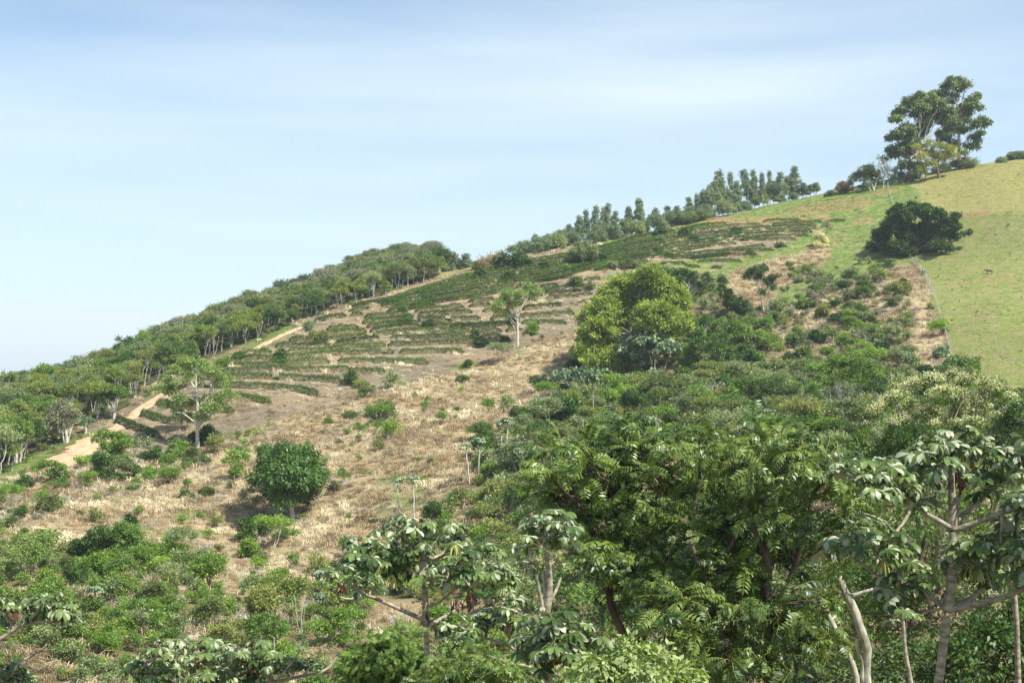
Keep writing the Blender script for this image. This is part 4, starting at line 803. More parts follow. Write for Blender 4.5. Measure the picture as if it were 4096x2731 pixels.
for i, (zk, base, lob, mt, lab, nm, kw) in enumerate([
 ('C',(560,615),[(440,530,30),(500,510,36),(560,505,40),(620,515,36),(680,530,30),(420,560,30),(480,560,34),(550,560,36),(620,560,30),(400,585,22)],'dark','wide dark domed tree on the crest left of the gum row','ridge_tree',dict()),
 ('C',(295,620),[(280,540,26),(300,570,30),(290,600,26),(310,540,22)],'bamboo','tan narrow bamboo clump on the crest by the grass saddle','bamboo_clump',dict(droop=-0.8,aspect=0.2)),
 ('C',(370,610),[(360,520,32),(400,500,34),(440,495,26),(370,560,32),(410,540,32)],'bamboo','larger pale tan bamboo clump next to the wide dark crest tree','bamboo_clump',dict(droop=-0.8,aspect=0.2)),
 ('C',(230,620),[(230,580,22),(240,600,20)],'sage','small grey-green bush left of the tan bamboo clumps','ridge_bush',dict()),
 ('C',(560,470),[(540,445,16),(565,440,18),(590,450,14)],'sage','thin flat-topped tree showing above the wide dark crest tree','ridge_tree',dict(D=345)),
 ('C',(95,620),[(90,550,24),(110,575,30),(80,580,26),(100,600,26)],'deep','dark pointed tree on the far saddle against the sky','far_tree',dict(D=440)),
 ('C',(150,615),[(140,500,14),(145,530,20),(155,560,26),(165,585,28)],'euc','tall thin wispy tree right of the dark pointed saddle tree','far_tree',dict(D=440)),
 ('C',(20,620),[(20,490,26),(0,520,30),(40,520,28),(10,560,28)],'sage','pale wispy tree left of the dark pointed saddle tree','far_tree',dict(D=440)),
]):
    kw2 = dict(leaf=0.5, per=22, cr=0.7, depth=0.6, trunk_r=0.18); kw2.update(kw)
    hero(nm, 'bamboo' if 'bamboo' in nm else 'tree' if 'tree' in nm else 'bush', lab, ZK[zk](*base), conv(zk, lob), mt, 'bark', seed=120 + i, **kw2)
# scrub on the right-hand slope
hero('scrub_tree','tree','white-trunked forking tree with open green crown in the right-hand scrub', ZK['H'](657,1412), conv('H',[(620,950,60),(540,1000,54),(720,930,60),(800,965,52),(700,1030,60),(600,1060,46),(880,1040,38),(500,1060,38),(780,1070,46),(450,1130,32),(840,1010,40),(660,990,40)]), 'mid','bark_p', leaf=0.2, per=22, cr=0.32, seed=140, depth=0.8, flat=0.65,
     limb_px=[(0.15,(844.3,427.6),(844,410),(843,404)),(0.1,(844,408),(838,393),(834,380),(833,370)),(0.09,(844.5,408),(850,400),(855,390)),(0.08,(844,420),(836,410),(826,399)),(0.06,(846,424),(857,412),(865,405))])
hero('scrub_tree','tree','dark green tree right of the white-trunked scrub tree', ZK['H'](880,1240), conv('H',[(860,1100,54),(900,1080,44),(850,1150,50),(910,1150,44),(800,1140,40),(880,1190,40)]), 'deep','bark', leaf=0.24, per=26, cr=0.34, seed=141, depth=0.7, trunk_r=0.1)
for i, (x, y, r, mt, lk) in enumerate([(800,420,40,'deep','dark upright shrub'),(790,470,44,'deep','dark upright shrub'),(840,445,28,'mid','dark green shrub'),(597,548,28,'dark','round dark shrub'),(983,541,28,'dark','round dark shrub'),(600,640,38,'deep','dark leafy shrub'),(770,590,46,'deep','broad dark shrub'),(820,650,44,'deep','broad dark shrub'),
   (960,740,52,'deep','broad round shrub'),(490,790,44,'dark','dark domed shrub'),(690,845,44,'dark','dark domed shrub'),(915,850,46,'dark','dark domed shrub'),(375,555,40,'deep','dark leafy shrub'),(495,620,36,'deep','dark leafy shrub'),(435,460,34,'deep','low dark shrub'),(1050,455,52,'olive','pale yellowish shrub'),
   (655,415,32,'deep','low dark shrub'),(960,285,28,'deep','small dark shrub'),(1060,395,22,'dark','flat-topped dark shrub'),(1330,890,36,'cec_far','coarse-leaved grey-green shrub'),(1120,960,50,'mid','broad green shrub'),(1230,1010,46,'deep','broad dark shrub'),(1390,975,40,'cec_far','coarse-leaved grey-green shrub'),(1300,1000,46,'deep','broad dark shrub'),
   (720,690,46,'bright','bright leafy shrub'),(780,840,40,'bright','bright leafy shrub'),(345,380,24,'sage','grey-green shrub'),(455,345,26,'sage','grey-green shrub'),(540,370,36,'sage','grey-green shrub'),(700,330,40,'sage','grey-green shrub'),(290,930,38,'bright','bright upright shrub'),(230,1080,44,'bright','bright leafy shrub'),(300,1120,46,'bright','bright leafy shrub'),
   (350,1190,40,'bright','bright leafy shrub'),(110,1230,56,'deep','broad dark shrub'),(330,1390,60,'cec_far','coarse-leaved grey-green shrub'),(420,1400,46,'cec_far','coarse-leaved grey-green shrub'),(70,1000,60,'mid','broad green shrub'),(60,700,70,'mid','broad green shrub'),(150,820,60,'mid','broad green shrub'),(1150,1090,40,'sage','grey-green shrub'),(420,960,50,'deep','dark leafy shrub'),(200,560,44,'mid','leafy green shrub'),(150,640,46,'mid','leafy green shrub')]):
    rg = np.random.default_rng(300 + i); lobs = [(x + rg.normal(0, r * 0.45), y + rg.normal(0, r * 0.3), r * rg.uniform(0.5, 0.75)) for _ in range(5)]
    u, v = ZK['H'](x, y)
    o, b = hero('scrub_shrub','shrub', lk, ZK['H'](x, y + r * 0.95), conv('H', lobs), mt, 'bark', leaf=0.24 if mt != 'cec_far' else 0.4, per=24 if mt != 'cec_far' else 10, cr=0.33, seed=300 + i, depth=0.8, trunk_r=0.06, top=0.5, aspect=0.5)
    REG.append((o, lk, (u, v)))

for i, (x, y, r, mt, lab) in enumerate([(1440,585,34,'sage','grey-green thicket bush above the yellow-green tree crown'),(1560,575,36,'olive','olive thicket bush behind the yellow-green tree crown'),(1680,580,34,'sage','grey-green thicket bush at the upper right of the yellow-green tree'),(1350,600,26,'mid','small green bush left of the thicket behind the yellow-green tree')]):
    rg = np.random.default_rng(360 + i); hero('leafy_bush', 'bush', lab, Z_C(x, y + r), conv('C', [(x + rg.normal(0, r * 0.6), y + rg.normal(0, r * 0.3), r * rg.uniform(0.55, 0.8)) for _ in range(6)]), mt, 'bark', leaf=0.32, per=22, cr=0.4, seed=360 + i, depth=0.7, trunk_r=0.07, top=0.5)

hero('scrub_tree','tree','deep green tree group spilling downhill right of the grey-green umbrella tree', (712,379), [(700,345,9),(715,349,10),(730,355,9),(745,350,8),(690,358,9),(715,365,9),(682,370,8),(735,366,8),(700,372,8),(722,340,8)], 'deep','bark_p', leaf=0.3, per=20, cr=0.42, dens_=1.0, trunk_r=0.14, seed=380, depth=0.6, trunks=3, top=0.6)
hero('scrub_tree','tree','mid-green tree group under the pale two-stemmed tree', (752,352), [(738,334,8),(750,340,8),(764,346,7),(745,328,6),(758,335,7),(770,340,6)], 'mid','bark_p', leaf=0.3, per=20, cr=0.42, dens_=1.0, trunk_r=0.12, seed=381, depth=0.6, trunks=2, top=0.6)
hero('scrub_tree','tree','olive tree group lower down the scrub gully', (660,404), [(650,385,8),(665,382,9),(680,388,8),(640,392,7),(695,392,7),(672,394,8)], 'olive','bark_p', leaf=0.26, per=20, cr=0.38, dens_=1.0, trunk_r=0.1, seed=382, depth=0.6, trunks=2, top=0.6)
hero('scrub_tree','tree','bright leafy tree low in the scrub gully right of the pale-limbed flat tree', (622,412), [(612,396,7),(624,392,8),(636,398,7),(618,403,7)], 'bright','bark', leaf=0.24, per=22, cr=0.36, dens_=1.0, trunk_r=0.1, seed=383, depth=0.6, top=0.6)


# ------------------------------------------------------------------ foreground trees
def frame_mats(dirs, ups):
    x = unit(dirs); z = unit(ups - (ups * x).sum(-1, keepdims=True) * x); y = np.cross(z, x)
    return np.stack([x, y, z], -1)          # columns
def stamp(protos, rng, pos, dirs, ups, scl, tints=None):
    """merge transformed copies of small quad meshes (V, F, T)"""
    Vs, Fs, Ts = [], [], []; R = frame_mats(dirs, ups); which = rng.integers(0, len(protos), len(pos)); base = 0
    for k, (V, Fq, T) in enumerate(protos):
        m = np.where(which == k)[0]
        if not len(m): continue
        W_ = np.einsum('nij,vj->nvi', R[m], V) * scl[m][:, None, None] + pos[m][:, None]
        n = len(V); Vs.append(W_.reshape(-1, 3)); Fs.append((Fq[None] + (np.arange(len(m)) * n)[:, None, None]).reshape(-1, 4) + base); base += n * len(m)
        tt = np.clip(T[None] + (tints[m][:, None] if tints is not None else 0), 0, 1); Ts.append(np.where(T[None] > 0.95, T[None], np.minimum(tt, 0.94)).ravel())
    return np.concatenate(Vs), np.concatenate(Fs), np.concatenate(Ts)
def pinnate_proto(seed, pairs=9, L=0.57, ll=0.155, lw=0.058, sag=0.45):
    rng = np.random.default_rng(seed); c, d, nn, Ls, Ws = [], [], [], [], []
    t = np.linspace(0.16, 1.0, pairs)
    def axis(s): a = s * 1.0; return np.array([L * math.sin(a * 1.15) / 1.0 * 0.92, 0, L * (0.10 * s - sag * s * s)])
    for i, s in enumerate(t):
        p = axis(s); tg = unit(axis(min(s + .03, 1.03)) - axis(s - .03)); pn = np.array([-tg[2], 0, tg[0]])
        for side in ((-1, 1) if i < pairs - 1 else (-1, 1, 0)):
            if rng.random() < 0.04: continue
            dd = tg * (0.42 if side else 1) + np.array([0, side * 0.9, 0]) - pn * rng.uniform(0.05, 0.5) ; c.append(p); d.append(dd); nn.append(pn + rng.normal(0, 0.22, 3) + np.array([0, side * 0.25, 0]))
            k = math.sin(0.35 + 2.4 * (i / (pairs - 1)) * 0.9) ** 0.5 if i < pairs - 1 else 0.8; Ls.append(ll * k * rng.uniform(0.9, 1.1)); Ws.append(lw * k)
    V, Fq = leafcards(np.array(c), np.array(d), np.array(nn), np.array(Ls), np.array(Ws), 0.18)
    T = rng.uniform(-0.14, 0.14, len(Fq)); mb = MB(); mb.add(V, Fq, T); tube(mb, [axis(s) for s in np.linspace(0, 1, 6)], np.linspace(0.006, 0.003, 6), 3, 0.97)
    return np.concatenate(mb.v), np.concatenate(mb.f), np.concatenate(mb.t)
PIN = [pinnate_proto(1, 9), pinnate_proto(2, 8, 0.5, sag=0.55), pinnate_proto(3, 10, 0.6, sag=0.25), pinnate_proto(4, 9, 0.52, sag=0.75)]
FERN = [pinnate_proto(5, 12, 0.36, 0.075, 0.022, 0.3), pinnate_proto(6, 11, 0.34, 0.07, 0.022, 0.5)]
def palmate_proto(seed, nl=9, R=0.31, flip=0.42):
    rng = np.random.default_rng(seed); mb = MB(); ts = np.array([0.0, 0.28, 0.58, 0.84, 1.0]); hw = np.array([0.03, 0.085, 0.155, 0.135, 0.015])
    for k in range(nl):
        a = (k - (nl - 1) / 2) * (2 * math.pi * 0.90 / nl) + rng.normal(0, 0.06); ln = R * (1.0 - 0.28 * abs(k - (nl - 1) / 2) / (nl / 2)) * rng.uniform(0.92, 1.08)
        dz = rng.uniform(0.4, 1.1) if rng.random() > flip else rng.uniform(1.1, 1.8); tw = rng.normal(0, 0.65)
        ax = np.array([math.cos(a), math.sin(a), 0]); sd = np.array([-math.sin(a), math.cos(a), 0])
        ang = dz * ts ** 1.3 * 1.1; rr_ = np.concatenate([[0], np.cumsum(np.cos((ang[1:] + ang[:-1]) / 2) * np.diff(ts))]); zz = -np.concatenate([[0], np.cumsum(np.sin((ang[1:] + ang[:-1]) / 2) * np.diff(ts))])
        V = []
        for j in range(5):
            c = ax * rr_[j] * ln + np.array([0, 0, zz[j] * ln]); w_ = hw[j] * ln * 1.25; nz = np.array([0, 0, 1]); s2 = sd * math.cos(tw * ts[j]) + nz * math.sin(tw * ts[j])
            V += [c - s2 * w_ + nz * w_ * 0.28, c, c + s2 * w_ + nz * w_ * 0.28]
        Fq = []
        for j in range(4):
            for q in range(2): Fq.append([j * 3 + q, (j + 1) * 3 + q, (j + 1) * 3 + q + 1, j * 3 + q + 1])
        mb.add(np.array(V), np.array(Fq)[:, ::(-1 if rng.random() > 0.76 else 1)], rng.uniform(-0.15, 0.15))
    return np.concatenate(mb.v), np.concatenate(mb.f), np.concatenate(mb.t)
PALM = [palmate_proto(10, 9), palmate_proto(11, 10), palmate_proto(12, 8, flip=0.35), palmate_proto(13, 9, flip=0.1)]

def pinnate_tree(name, label, base_u, D, lobes, limb_px, seed, protos=PIN, mat='pinnate', leaves=6, bark='bark_d', dens_=1.0, cr=0.34, depth=0.9, cat='tree', sc=1.0, flat=0.9):
    rng = np.random.default_rng(seed); x0 = (base_u - CU) / F * D; b = np.array([x0, D, H(x0, D)]); root = empty(name, b)
    us = [l[0] for l in lobes]; wd = (max(us) - min(us) + 40) / F * D * 0.5; L = []
    for (u, v, r) in lobes:
        dy = rng.uniform(-1, 1) * wd * 0.55 * depth; L.append((pt(u, v, D + dy) - b, r / F * D))
        if rng.random() < 0.5: L.append((pt(u + rng.normal(0, 6), v + abs(rng.normal(6, 5)), D + wd * depth * rng.uniform(0.5, 1.1)) - b, r / F * D))
    cs, ds = [], []
    for c, r in L:
        n = max(3, int(dens_ * 6.5 * (r / cr) ** 2 * 0.5)); d = rdir(rng, n * 2); d = d[d[:, 2] > -0.5][:n]; cs.append(c + d * r * rng.uniform(0.45, 1.05, (len(d), 1)) * [1, 1, flat]); ds.append(d)
    cs = np.concatenate(cs); ds = np.concatenate(ds); k = rng.integers(leaves - 2, leaves + 3, len(cs)); idx = np.repeat(np.arange(len(cs)), k)
    dr = unit(ds[idx] * 0.55 + rng.normal(0, 0.62, (len(idx), 3)) * [1, 1, 0.45] + [0, 0, 0.08]); up = np.array([0, -0.25, 0.62]) + rng.normal(0, 0.22, (len(idx), 3)) + ds[idx] * 0.75
    pos = cs[idx] + dr * 0.05 + rng.normal(0, 0.06, (len(idx), 3)) * sc
    hz = cs[:, 2]; hi = (hz - hz.min()) / (hz.max() - hz.min()); tn = np.clip(rng.uniform(0.05, 0.75, len(cs))[idx] + rng.uniform(-0.08, 0.08, len(idx)), 0, 0.9)
    V, Fq, T = stamp(protos, rng, pos, dr, up, sc * rng.uniform(0.8, 1.2, len(idx)), tn)
    link('crown', mesh_np('crown', V, Fq, M[mat], T), root)
    mb = MB(); ends = []
    for pl in limb_px:
        rad = pl[0]; q = np.array([pt(p[0], p[1], D + (p[2] if len(p) > 2 else 0)) - b for p in pl[1:]])
        if pl[1][1] >= 682:
            q = np.concatenate([[[q[0][0] * 0.6, q[0][1] * 0.3, -0.8]], q])
        qq = dens(q, 0.25)
        for _ in range(3): qq[1:-1] = 0.25 * qq[:-2] + 0.5 * qq[1:-1] + 0.25 * qq[2:]
        qq[1:-1] += rng.normal(0, rad * 0.12, qq[1:-1].shape); tube(mb, qq, np.linspace(rad, rad * 0.5, len(qq)), 9); ends.append(qq[len(qq) // 3:])
    E = np.concatenate(ends)
    for c in cs[rng.choice(len(cs), min(len(cs), 260), replace=False)]:
        dd = np.linalg.norm(E - c, axis=1) + 0.6 * np.maximum(E[:, 2] - c[2] + 0.2, 0); s = E[np.argmin(dd)]; Lb = np.linalg.norm(c - s)
        tube(mb, bez(s, c, 6, 0.08, rng, 0.04), np.linspace(0.012 + 0.012 * min(Lb, 2.5), 0.006, 6), 5)
    link('trunk', mb.mesh('trunk', M[bark], True), root); reg(root, label, (np.mean(us), 500), cat, label=label); return root

pinnate_tree('feathery_tree', 'big glossy feather-leaved tree filling the left centre foreground', 628, 30,
   [(600,468,30),(640,446,26),(668,436,18),(655,462,28),(570,492,28),(556,462,18),(610,520,32),(645,505,30),(690,480,30),(655,560,32),(604,566,28),(700,540,32),(575,530,22),(545,485,14),(625,440,16),(700,452,14),(630,590,24),(585,455,16),(680,575,26)],
   [(0.16,(628,760,1),(632,700),(640,640),(644,600),(650,540)),(0.10,(640,640),(655,600),(668,560),(690,520)),(0.10,(636,660),(615,620),(600,570),(590,520)),(0.07,(644,600),(625,540),(610,500)),(0.13,(662,700),(672,660),(676,620),(684,560)),(0.06,(650,540),(660,490),(662,450)),(0.06,(690,520),(700,490),(700,460))], 401)
pinnate_tree('feathery_tree', 'right-hand glossy feather-leaved tree with drooping sprays beside the white-barked stems', 745, 28,
   [(745,458,24),(790,446,18),(765,486,28),(812,480,24),(834,506,18),(740,525,28),(790,530,28),(722,590,32),(692,620,32),(760,600,28),(800,610,28),(742,650,28),(672,605,26),(790,660,24),(752,438,16),(735,560,26),(780,565,26),(820,560,20),(712,665,26),(812,640,22),(730,455,18),(775,440,14),(700,640,22),(805,455,14),(845,535,14),(838,480,12)],
   [(0.14,(735,760,1),(733,700),(722,650),(716,600),(722,560)),(0.08,(716,600),(700,570),(690,540)),(0.12,(765,720),(768,680),(770,620),(768,560),(765,500)),(0.07,(770,620),(790,580),(806,540),(812,490)),(0.07,(768,560),(750,520),(742,480)),(0.05,(765,500),(775,470),(790,450)),(0.05,(722,560),(735,540),(742,520))], 402)
pinnate_tree('feathery_bush', 'fern-leaved dark green shrub at the bottom left of centre', 385, 30,
   [(375,655,18),(400,648,16),(385,668,20),(410,668,18),(362,672,14),(422,680,16),(395,690,20),(370,692,18)], [(0.05,(385,760),(386,700),(388,670)),(0.03,(387,690),(375,665)),(0.03,(388,690),(405,660))], 403, FERN, 'mid', 8, dens_=2.6, cr=0.22)
pinnate_tree('feathery_bush', 'low bright feather-leaved bush along the bottom edge left of centre', 460, 24,
   [(440,672,16),(470,664,14),(490,676,16),(515,678,18),(455,688,18),(500,692,20),(430,690,16),(535,684,14),(480,690,18)], [(0.05,(470,780),(472,710),(470,680)),(0.03,(472,700),(500,680)),(0.03,(472,705),(445,680))], 404, PIN, 'pinnate', 6, dens_=2.0, cr=0.26, sc=0.6, cat='bush')

# the white-barked tree among them and the tangled crowns behind
def tangled(name, label, base_u, D, lobes, mat, limb_px, seed, leaf=0.11, per=34, bark='bark_d', cr=0.3, dens_=1.0, cat='tree', depth=0.9, aspect=0.45, twn=120, gloss=None):
    rng = np.random.default_rng(seed); x0 = (base_u - CU) / F * D; b = np.array([x0, D, H(x0, D)]); root = empty(name, b)
    us = [l[0] for l in lobes]; wd = (max(us) - min(us) + 30) / F * D * 0.5; L = []
    for (u, v, r) in lobes: L.append((pt(u, v, D + rng.uniform(-1, 1) * wd * 0.5 * depth) - b, r / F * D))
    V, Fq, T, cs, own = crown(rng, L, leaf, per, cr, dens_, droop=0.4, aspect=aspect, under=-0.7, lift=0.4)
    link('crown', mesh_np('crown', V, Fq, M[mat], T), root)
    mb = MB(); ends = []
    for pl in limb_px:
        q = np.array([pt(p[0], p[1], D) - b for p in pl[1:]])
        if pl[1][1] >= 682: q = np.concatenate([[[q[0][0] * 0.6, q[0][1] * 0.3, -0.8]], q])
        qq = dens(q, 0.25)
        for _ in range(3): qq[1:-1] = 0.25 * qq[:-2] + 0.5 * qq[1:-1] + 0.25 * qq[2:]
        qq[1:-1] += rng.normal(0, pl[0] * 0.15, qq[1:-1].shape); tube(mb, qq, np.linspace(pl[0], pl[0] * 0.55, len(qq)), 9); ends.append(qq[len(qq) // 3:])
    E = np.concatenate(ends)
    for c in cs[rng.choice(len(cs), min(len(cs), twn), replace=False)]:
        s = E[np.argmin(np.linalg.norm(E - c, axis=1))]; tube(mb, bez(s, c, 6, 0.05, rng, 0.05), np.linspace(0.012 + 0.010 * min(np.linalg.norm(c - s), 3), 0.006, 6), 5)
    link('trunk', mb.mesh('trunk', M[bark], True), root); reg(root, label, (np.mean(us), 600), cat, label=label); return root
tangled('white_barked_tree', 'tree with two mottled white-barked stems leaning left in the right foreground', 866, 29,
   [(828,545,16),(842,520,18),(860,500,20),(885,480,16),(850,560,14),(880,530,18),(845,470,14),(862,458,12),(835,575,12)], 'tangle',
   [(0.145,(868,760),(867,682),(868,656),(864,627),(848,595),(836,574),(828,552),(826,530)),(0.11,(864,770),(859,682),(849,656),(836,632),(826,608),(815,590)),(0.07,(866,690),(862,660),(858,640),(853,630)),(0.05,(850,596),(862,590),(875,588),(884,586)),(0.04,(828,552),(838,530),(850,505),(868,480))], 410, leaf=0.12, bark='bark_w', per=28)
tangled('tangled_tree', 'small-leaved twiggy tree behind the umbrella-leaved tree at right', 905, 36,
   [(905,520,30),(870,545,28),(930,550,30),(900,580,32),(860,600,26),(950,590,30),(905,620,30),(870,650,28),(935,640,32),(985,560,30),(1000,600,32),(975,640,30),(1010,530,28),(960,510,26),(995,500,24),(1020,480,20),(880,500,20),(930,490,20)], 'tangle',
   [(0.10,(905,740),(908,660),(912,600),(925,540),(930,500)),(0.06,(912,600),(890,560),(880,520)),(0.06,(908,640),(940,600),(970,560)),(0.08,(980,740),(985,660),(980,600),(990,540)),(0.05,(912,575),(900,550),(902,510))], 411, leaf=0.13, per=30, dens_=0.9)
tangled('tangled_tree', 'dark leafy thicket tree under the glossy feather-leaved crowns', 700, 38,
   [(560,590,24),(590,610,28),(620,640,30),(660,650,30),(700,660,30),(740,670,30),(790,660,30),(640,610,28),(690,590,28),(580,660,28),(820,600,28),(830,660,30),(770,600,28),(600,680,28),(560,640,24),(740,610,28),(850,680,24),(545,615,18)], 'tangle',
   [(0.12,(640,740),(645,680),(650,620),(660,560)),(0.10,(710,740),(712,680),(720,620),(730,560)),(0.09,(790,740),(795,680),(800,620),(790,570)),(0.06,(560,720),(575,660),(590,610))], 412, leaf=0.13, per=26, dens_=0.85)
tangled('tangled_tree', 'very dark thicket tree at the bottom right corner', 985, 31,
   [(985,650,34),(1010,620,30),(960,665,30),(1020,660,34),(930,670,28),(1000,690,34),(945,690,30),(900,680,24),(1035,600,26),(1045,640,30),(880,665,20),(905,650,18)], 'dark',
   [(0.10,(985,760),(990,690),(1000,650)),(0.07,(940,760),(940,700),(935,670)),(0.06,(1000,690),(1020,650))], 413, leaf=0.15, per=30, dens_=1.0)
tangled('leafy_bush', 'pale green felt-leaved bush at the bottom edge right of centre', 622, 18,
   [(600,668,16),(630,656,17),(655,662,16),(620,680,20),(650,684,20),(680,676,16),(580,682,14),(690,690,16),(600,692,18),(565,690,12),(640,672,14)], 'pale_bush', [(0.03,(620,800),(622,720),(625,680)),(0.02,(622,710),(655,680)),(0.02,(622,715),(595,685))], 414, leaf=0.105, per=34, cr=0.12, cat='bush', dens_=1.2, twn=60)
tangled('leafy_bush', 'bright small-leaved bush between the two umbrella-leaved trees at the bottom', 490, 40,
   [(470,650,14),(492,640,16),(505,655,16),(480,665,14),(515,640,12),(455,660,10)], 'bright', [(0.05,(490,730),(491,680),(490,650))], 415, leaf=0.12, per=30, cr=0.28, cat='bush')
tangled('yellow_leaved_tree', 'thin tree with sunlit yellow-green leaves at the right edge', 985, 42,
   [(990,470,14),(1005,490,16),(975,495,14),(1015,515,14),(992,520,12),(965,540,12)], 'bright', [(0.07,(985,700),(988,600),(990,520),(995,480)),(0.04,(988,560),(975,520),(970,500))], 416, leaf=0.13, per=24, cr=0.3)

tangled('tangled_tree', 'leafy tree just outside the right edge shading the corner', 1110, 22,
   [(1100,440,30),(1130,470,34),(1090,500,30),(1150,520,36),(1095,560,32),(1140,590,36),(1110,620,32),(1160,440,34),(1085,610,26),(1180,560,34),(1120,660,34)], 'tangle',
   [(0.12,(1120,800),(1118,680),(1120,600),(1118,520),(1116,450))], 417, leaf=0.16, per=30, dens_=1.1)
def umbrella_tree(label, base, D, limb_px, heads, seed, R=1.0, nleaf=9, catk=(), dead=(), sub=None):
    """trunk and candelabra limbs drawn through their joints; a rosette of palmate leaves at every limb end"""
    rng = np.random.default_rng(seed); x0 = (base - CU) / F * D; b = np.array([x0, D, H(x0, D)]); root = empty('umbrella_tree', b)
    mb = MB(); ends = []; off = {}
    for pl in limb_px:
        dy = pl[1]; q = np.array([pt(p[0], p[1], D + dy * k / max(1, len(pl) - 3)) - b for k, p in enumerate(pl[2:])])
        if pl[2][1] >= 682 and pl[0] > 0.06: q = np.concatenate([[[q[0][0] * 0.5, q[0][1] * 0.3, -0.8]], q])
        qq = dens(q, 0.12)
        for _ in range(3): qq[1:-1] = 0.25 * qq[:-2] + 0.5 * qq[1:-1] + 0.25 * qq[2:]
        tube(mb, qq, np.linspace(pl[0], pl[0] * 0.62, len(qq)) * 0.68, 9); ends.append(qq[len(qq) // 3:])
    E = np.concatenate(ends); P_, D_, U_, S_, T_ = [], [], [], [], []; stalks = MB()
    for (u, v, *ex) in heads:
        e2 = E[np.argmin(np.abs((E[:, 0] + b[0]) / (E[:, 1] + b[1]) * F + CU - u) + 0.7 * np.abs(CV - (CV - 0) + 0) + np.abs(((418 - v) / F * D - b[2]) - E[:, 2]) * F / D)]
        h = pt(u, v, b[1] + e2[1] + rng.uniform(-0.5, 0.5)) - b
        if np.linalg.norm(h - e2) > 0.12: tube(mb, bez(e2, h, 6, -0.06, rng, 0.02), np.linspace(0.035, 0.022, 6), 6)
        n = nleaf + rng.integers(-2, 3); s_ = R * (ex[0] if ex else 1.0)
        for k in range(n):
            a = k * 2.39996 + rng.uniform(-0.3, 0.3); el = rng.uniform(-0.6, 0.9); pd = np.array([math.cos(a) * math.cos(el), math.sin(a) * math.cos(el), math.sin(el)]); pl_ = rng.uniform(0.2, 0.36) * s_
            e = h + pd * pl_; tube(stalks, bez(h, e, 4, 0.08), np.linspace(0.009, 0.006, 4), 4, 0.85)
            P_.append(e); D_.append(np.array([pd[0], pd[1], -0.25]) + rng.normal(0, 0.12, 3)); U_.append(np.array([0, -0.2, 0.9]) + pd * 0.75 + rng.normal(0, 0.22, 3)); S_.append(s_ * rng.uniform(0.55, 1.05)); T_.append(rng.uniform(0.1, 0.8))
    V, Fq, T = stamp(PALM, rng, np.array(P_), np.array(D_), np.array(U_), np.array(S_), np.array(T_)); stalks.add(V, Fq, T); V = np.concatenate(stalks.v); Fq = np.concatenate(stalks.f); T = np.concatenate(stalks.t); cme = mesh_np('crown', V, Fq, M['cec'], T, smooth=True)
    link('crown', cme, root); link('trunk', mb.mesh('trunk', M['bark_c'], True), root)
    if catk:
        for (u, v) in catk:
            cb = MB(); h = pt(u, v, D) - b
            for k in range(9):
                o_ = rng.normal(0, 0.05, 3); tube(cb, [h + o_ * 0.3, h + o_ * [1.2, 1.2, 0] + [0, 0, -0.07], h + o_ * [1.8, 1.8, 0] + [0, 0, -0.2 - rng.uniform(0, .08)]], [0.006, 0.011, 0.008], 5, rng.uniform(0, 1))
            link('catkin_bunch', cb.mesh('catkin_bunch', M['catkin'], True), root)
    if dead:
        for (u, v) in dead:
            db = MB(); h = pt(u, v, D) - b; m = 9; c = h + rng.normal(0, 0.04, (m, 3)); Vd, Fd = leafcards(c, np.tile([0, 0, -1.0], (m, 1)) + rng.normal(0, 0.3, (m, 3)), rng.normal(0, 1, (m, 3)), rng.uniform(0.15, 0.34, m), rng.uniform(0.05, 0.1, m), 0.3); db.add(Vd, Fd, rng.uniform(0, 1, m))
            link('dead_leaf', db.mesh('dead_leaf', M['deadleaf']), root)
    reg(root, label, (0, 0), 'tree', label=label); return root
K_ = Z_K; J_ = Z_J; I_ = Z_I
umbrella_tree('tall umbrella-leaved tree with forked pale trunk at the right edge', 934, 24,
  [(0.17,0)+tuple(K_(*p) for p in [(1790,1700),(1810,1568),(1850,1250),(1868,1110)]),(0.15,0)+tuple(K_(*p) for p in [(1868,1110),(1890,980),(1895,780),(1900,600)]),(0.12,0)+tuple(K_(*p) for p in [(1900,600),(1898,450),(1888,300),(1890,180)]),
   (0.07,-0.6)+tuple(K_(*p) for p in [(1898,600),(1780,530),(1665,470),(1600,400),(1540,330)]),(0.07,0.8)+tuple(K_(*p) for p in [(1905,570),(2010,470),(2120,380),(2180,300)]),(0.08,-0.7)+tuple(K_(*p) for p in [(1905,610),(2060,555),(2200,500),(2340,450),(2420,380)]),
   (0.09,-0.8)+tuple(K_(*p) for p in [(1870,1110),(1960,1090),(2100,1055),(2240,1030),(2360,960),(2480,860)]),(0.08,0.7)+tuple(K_(*p) for p in [(1870,1110),(1950,1080),(2060,1000),(2110,930),(2120,870)]),
   (0.07,0.6)+tuple(K_(*p) for p in [(1860,1110),(1800,1050),(1730,1000),(1640,980),(1560,975)]),(0.04,0.5)+tuple(K_(*p) for p in [(1860,1090),(1740,1115),(1660,1130)]),(0.05,0.3)+tuple(K_(*p) for p in [(1920,560),(1935,450),(1945,330),(2000,200),(2050,100)])],
  [K_(*p) for p in [(1500,230),(1360,200),(1250,240),(1420,320),(1640,440),(1560,300),(1880,130),(1740,110),(1960,60),(2060,120),(2180,120),(2260,200),(2250,330),(2330,120),(1830,230),(2120,240),(2020,260),(2400,300),(2340,450),(1700,260),(2140,330),(2300,620),(2420,560)]] +
  [K_(*p) for p in [(1650,900),(1560,980),(1530,780),(1400,720),(1500,680),(1190,690),(1620,1040),(2020,730),(2130,790),(2050,880),(2140,900),(2260,760),(1960,800),(2400,760),(2330,880),(2200,690)]], 420, R=0.98, catk=[K_(*p) for p in [(2020,830),(2060,850),(1460,790),(1960,110),(2330,400),(2190,170),(1540,320)]], dead=[K_(*p) for p in [(1930,260),(1960,280)]])
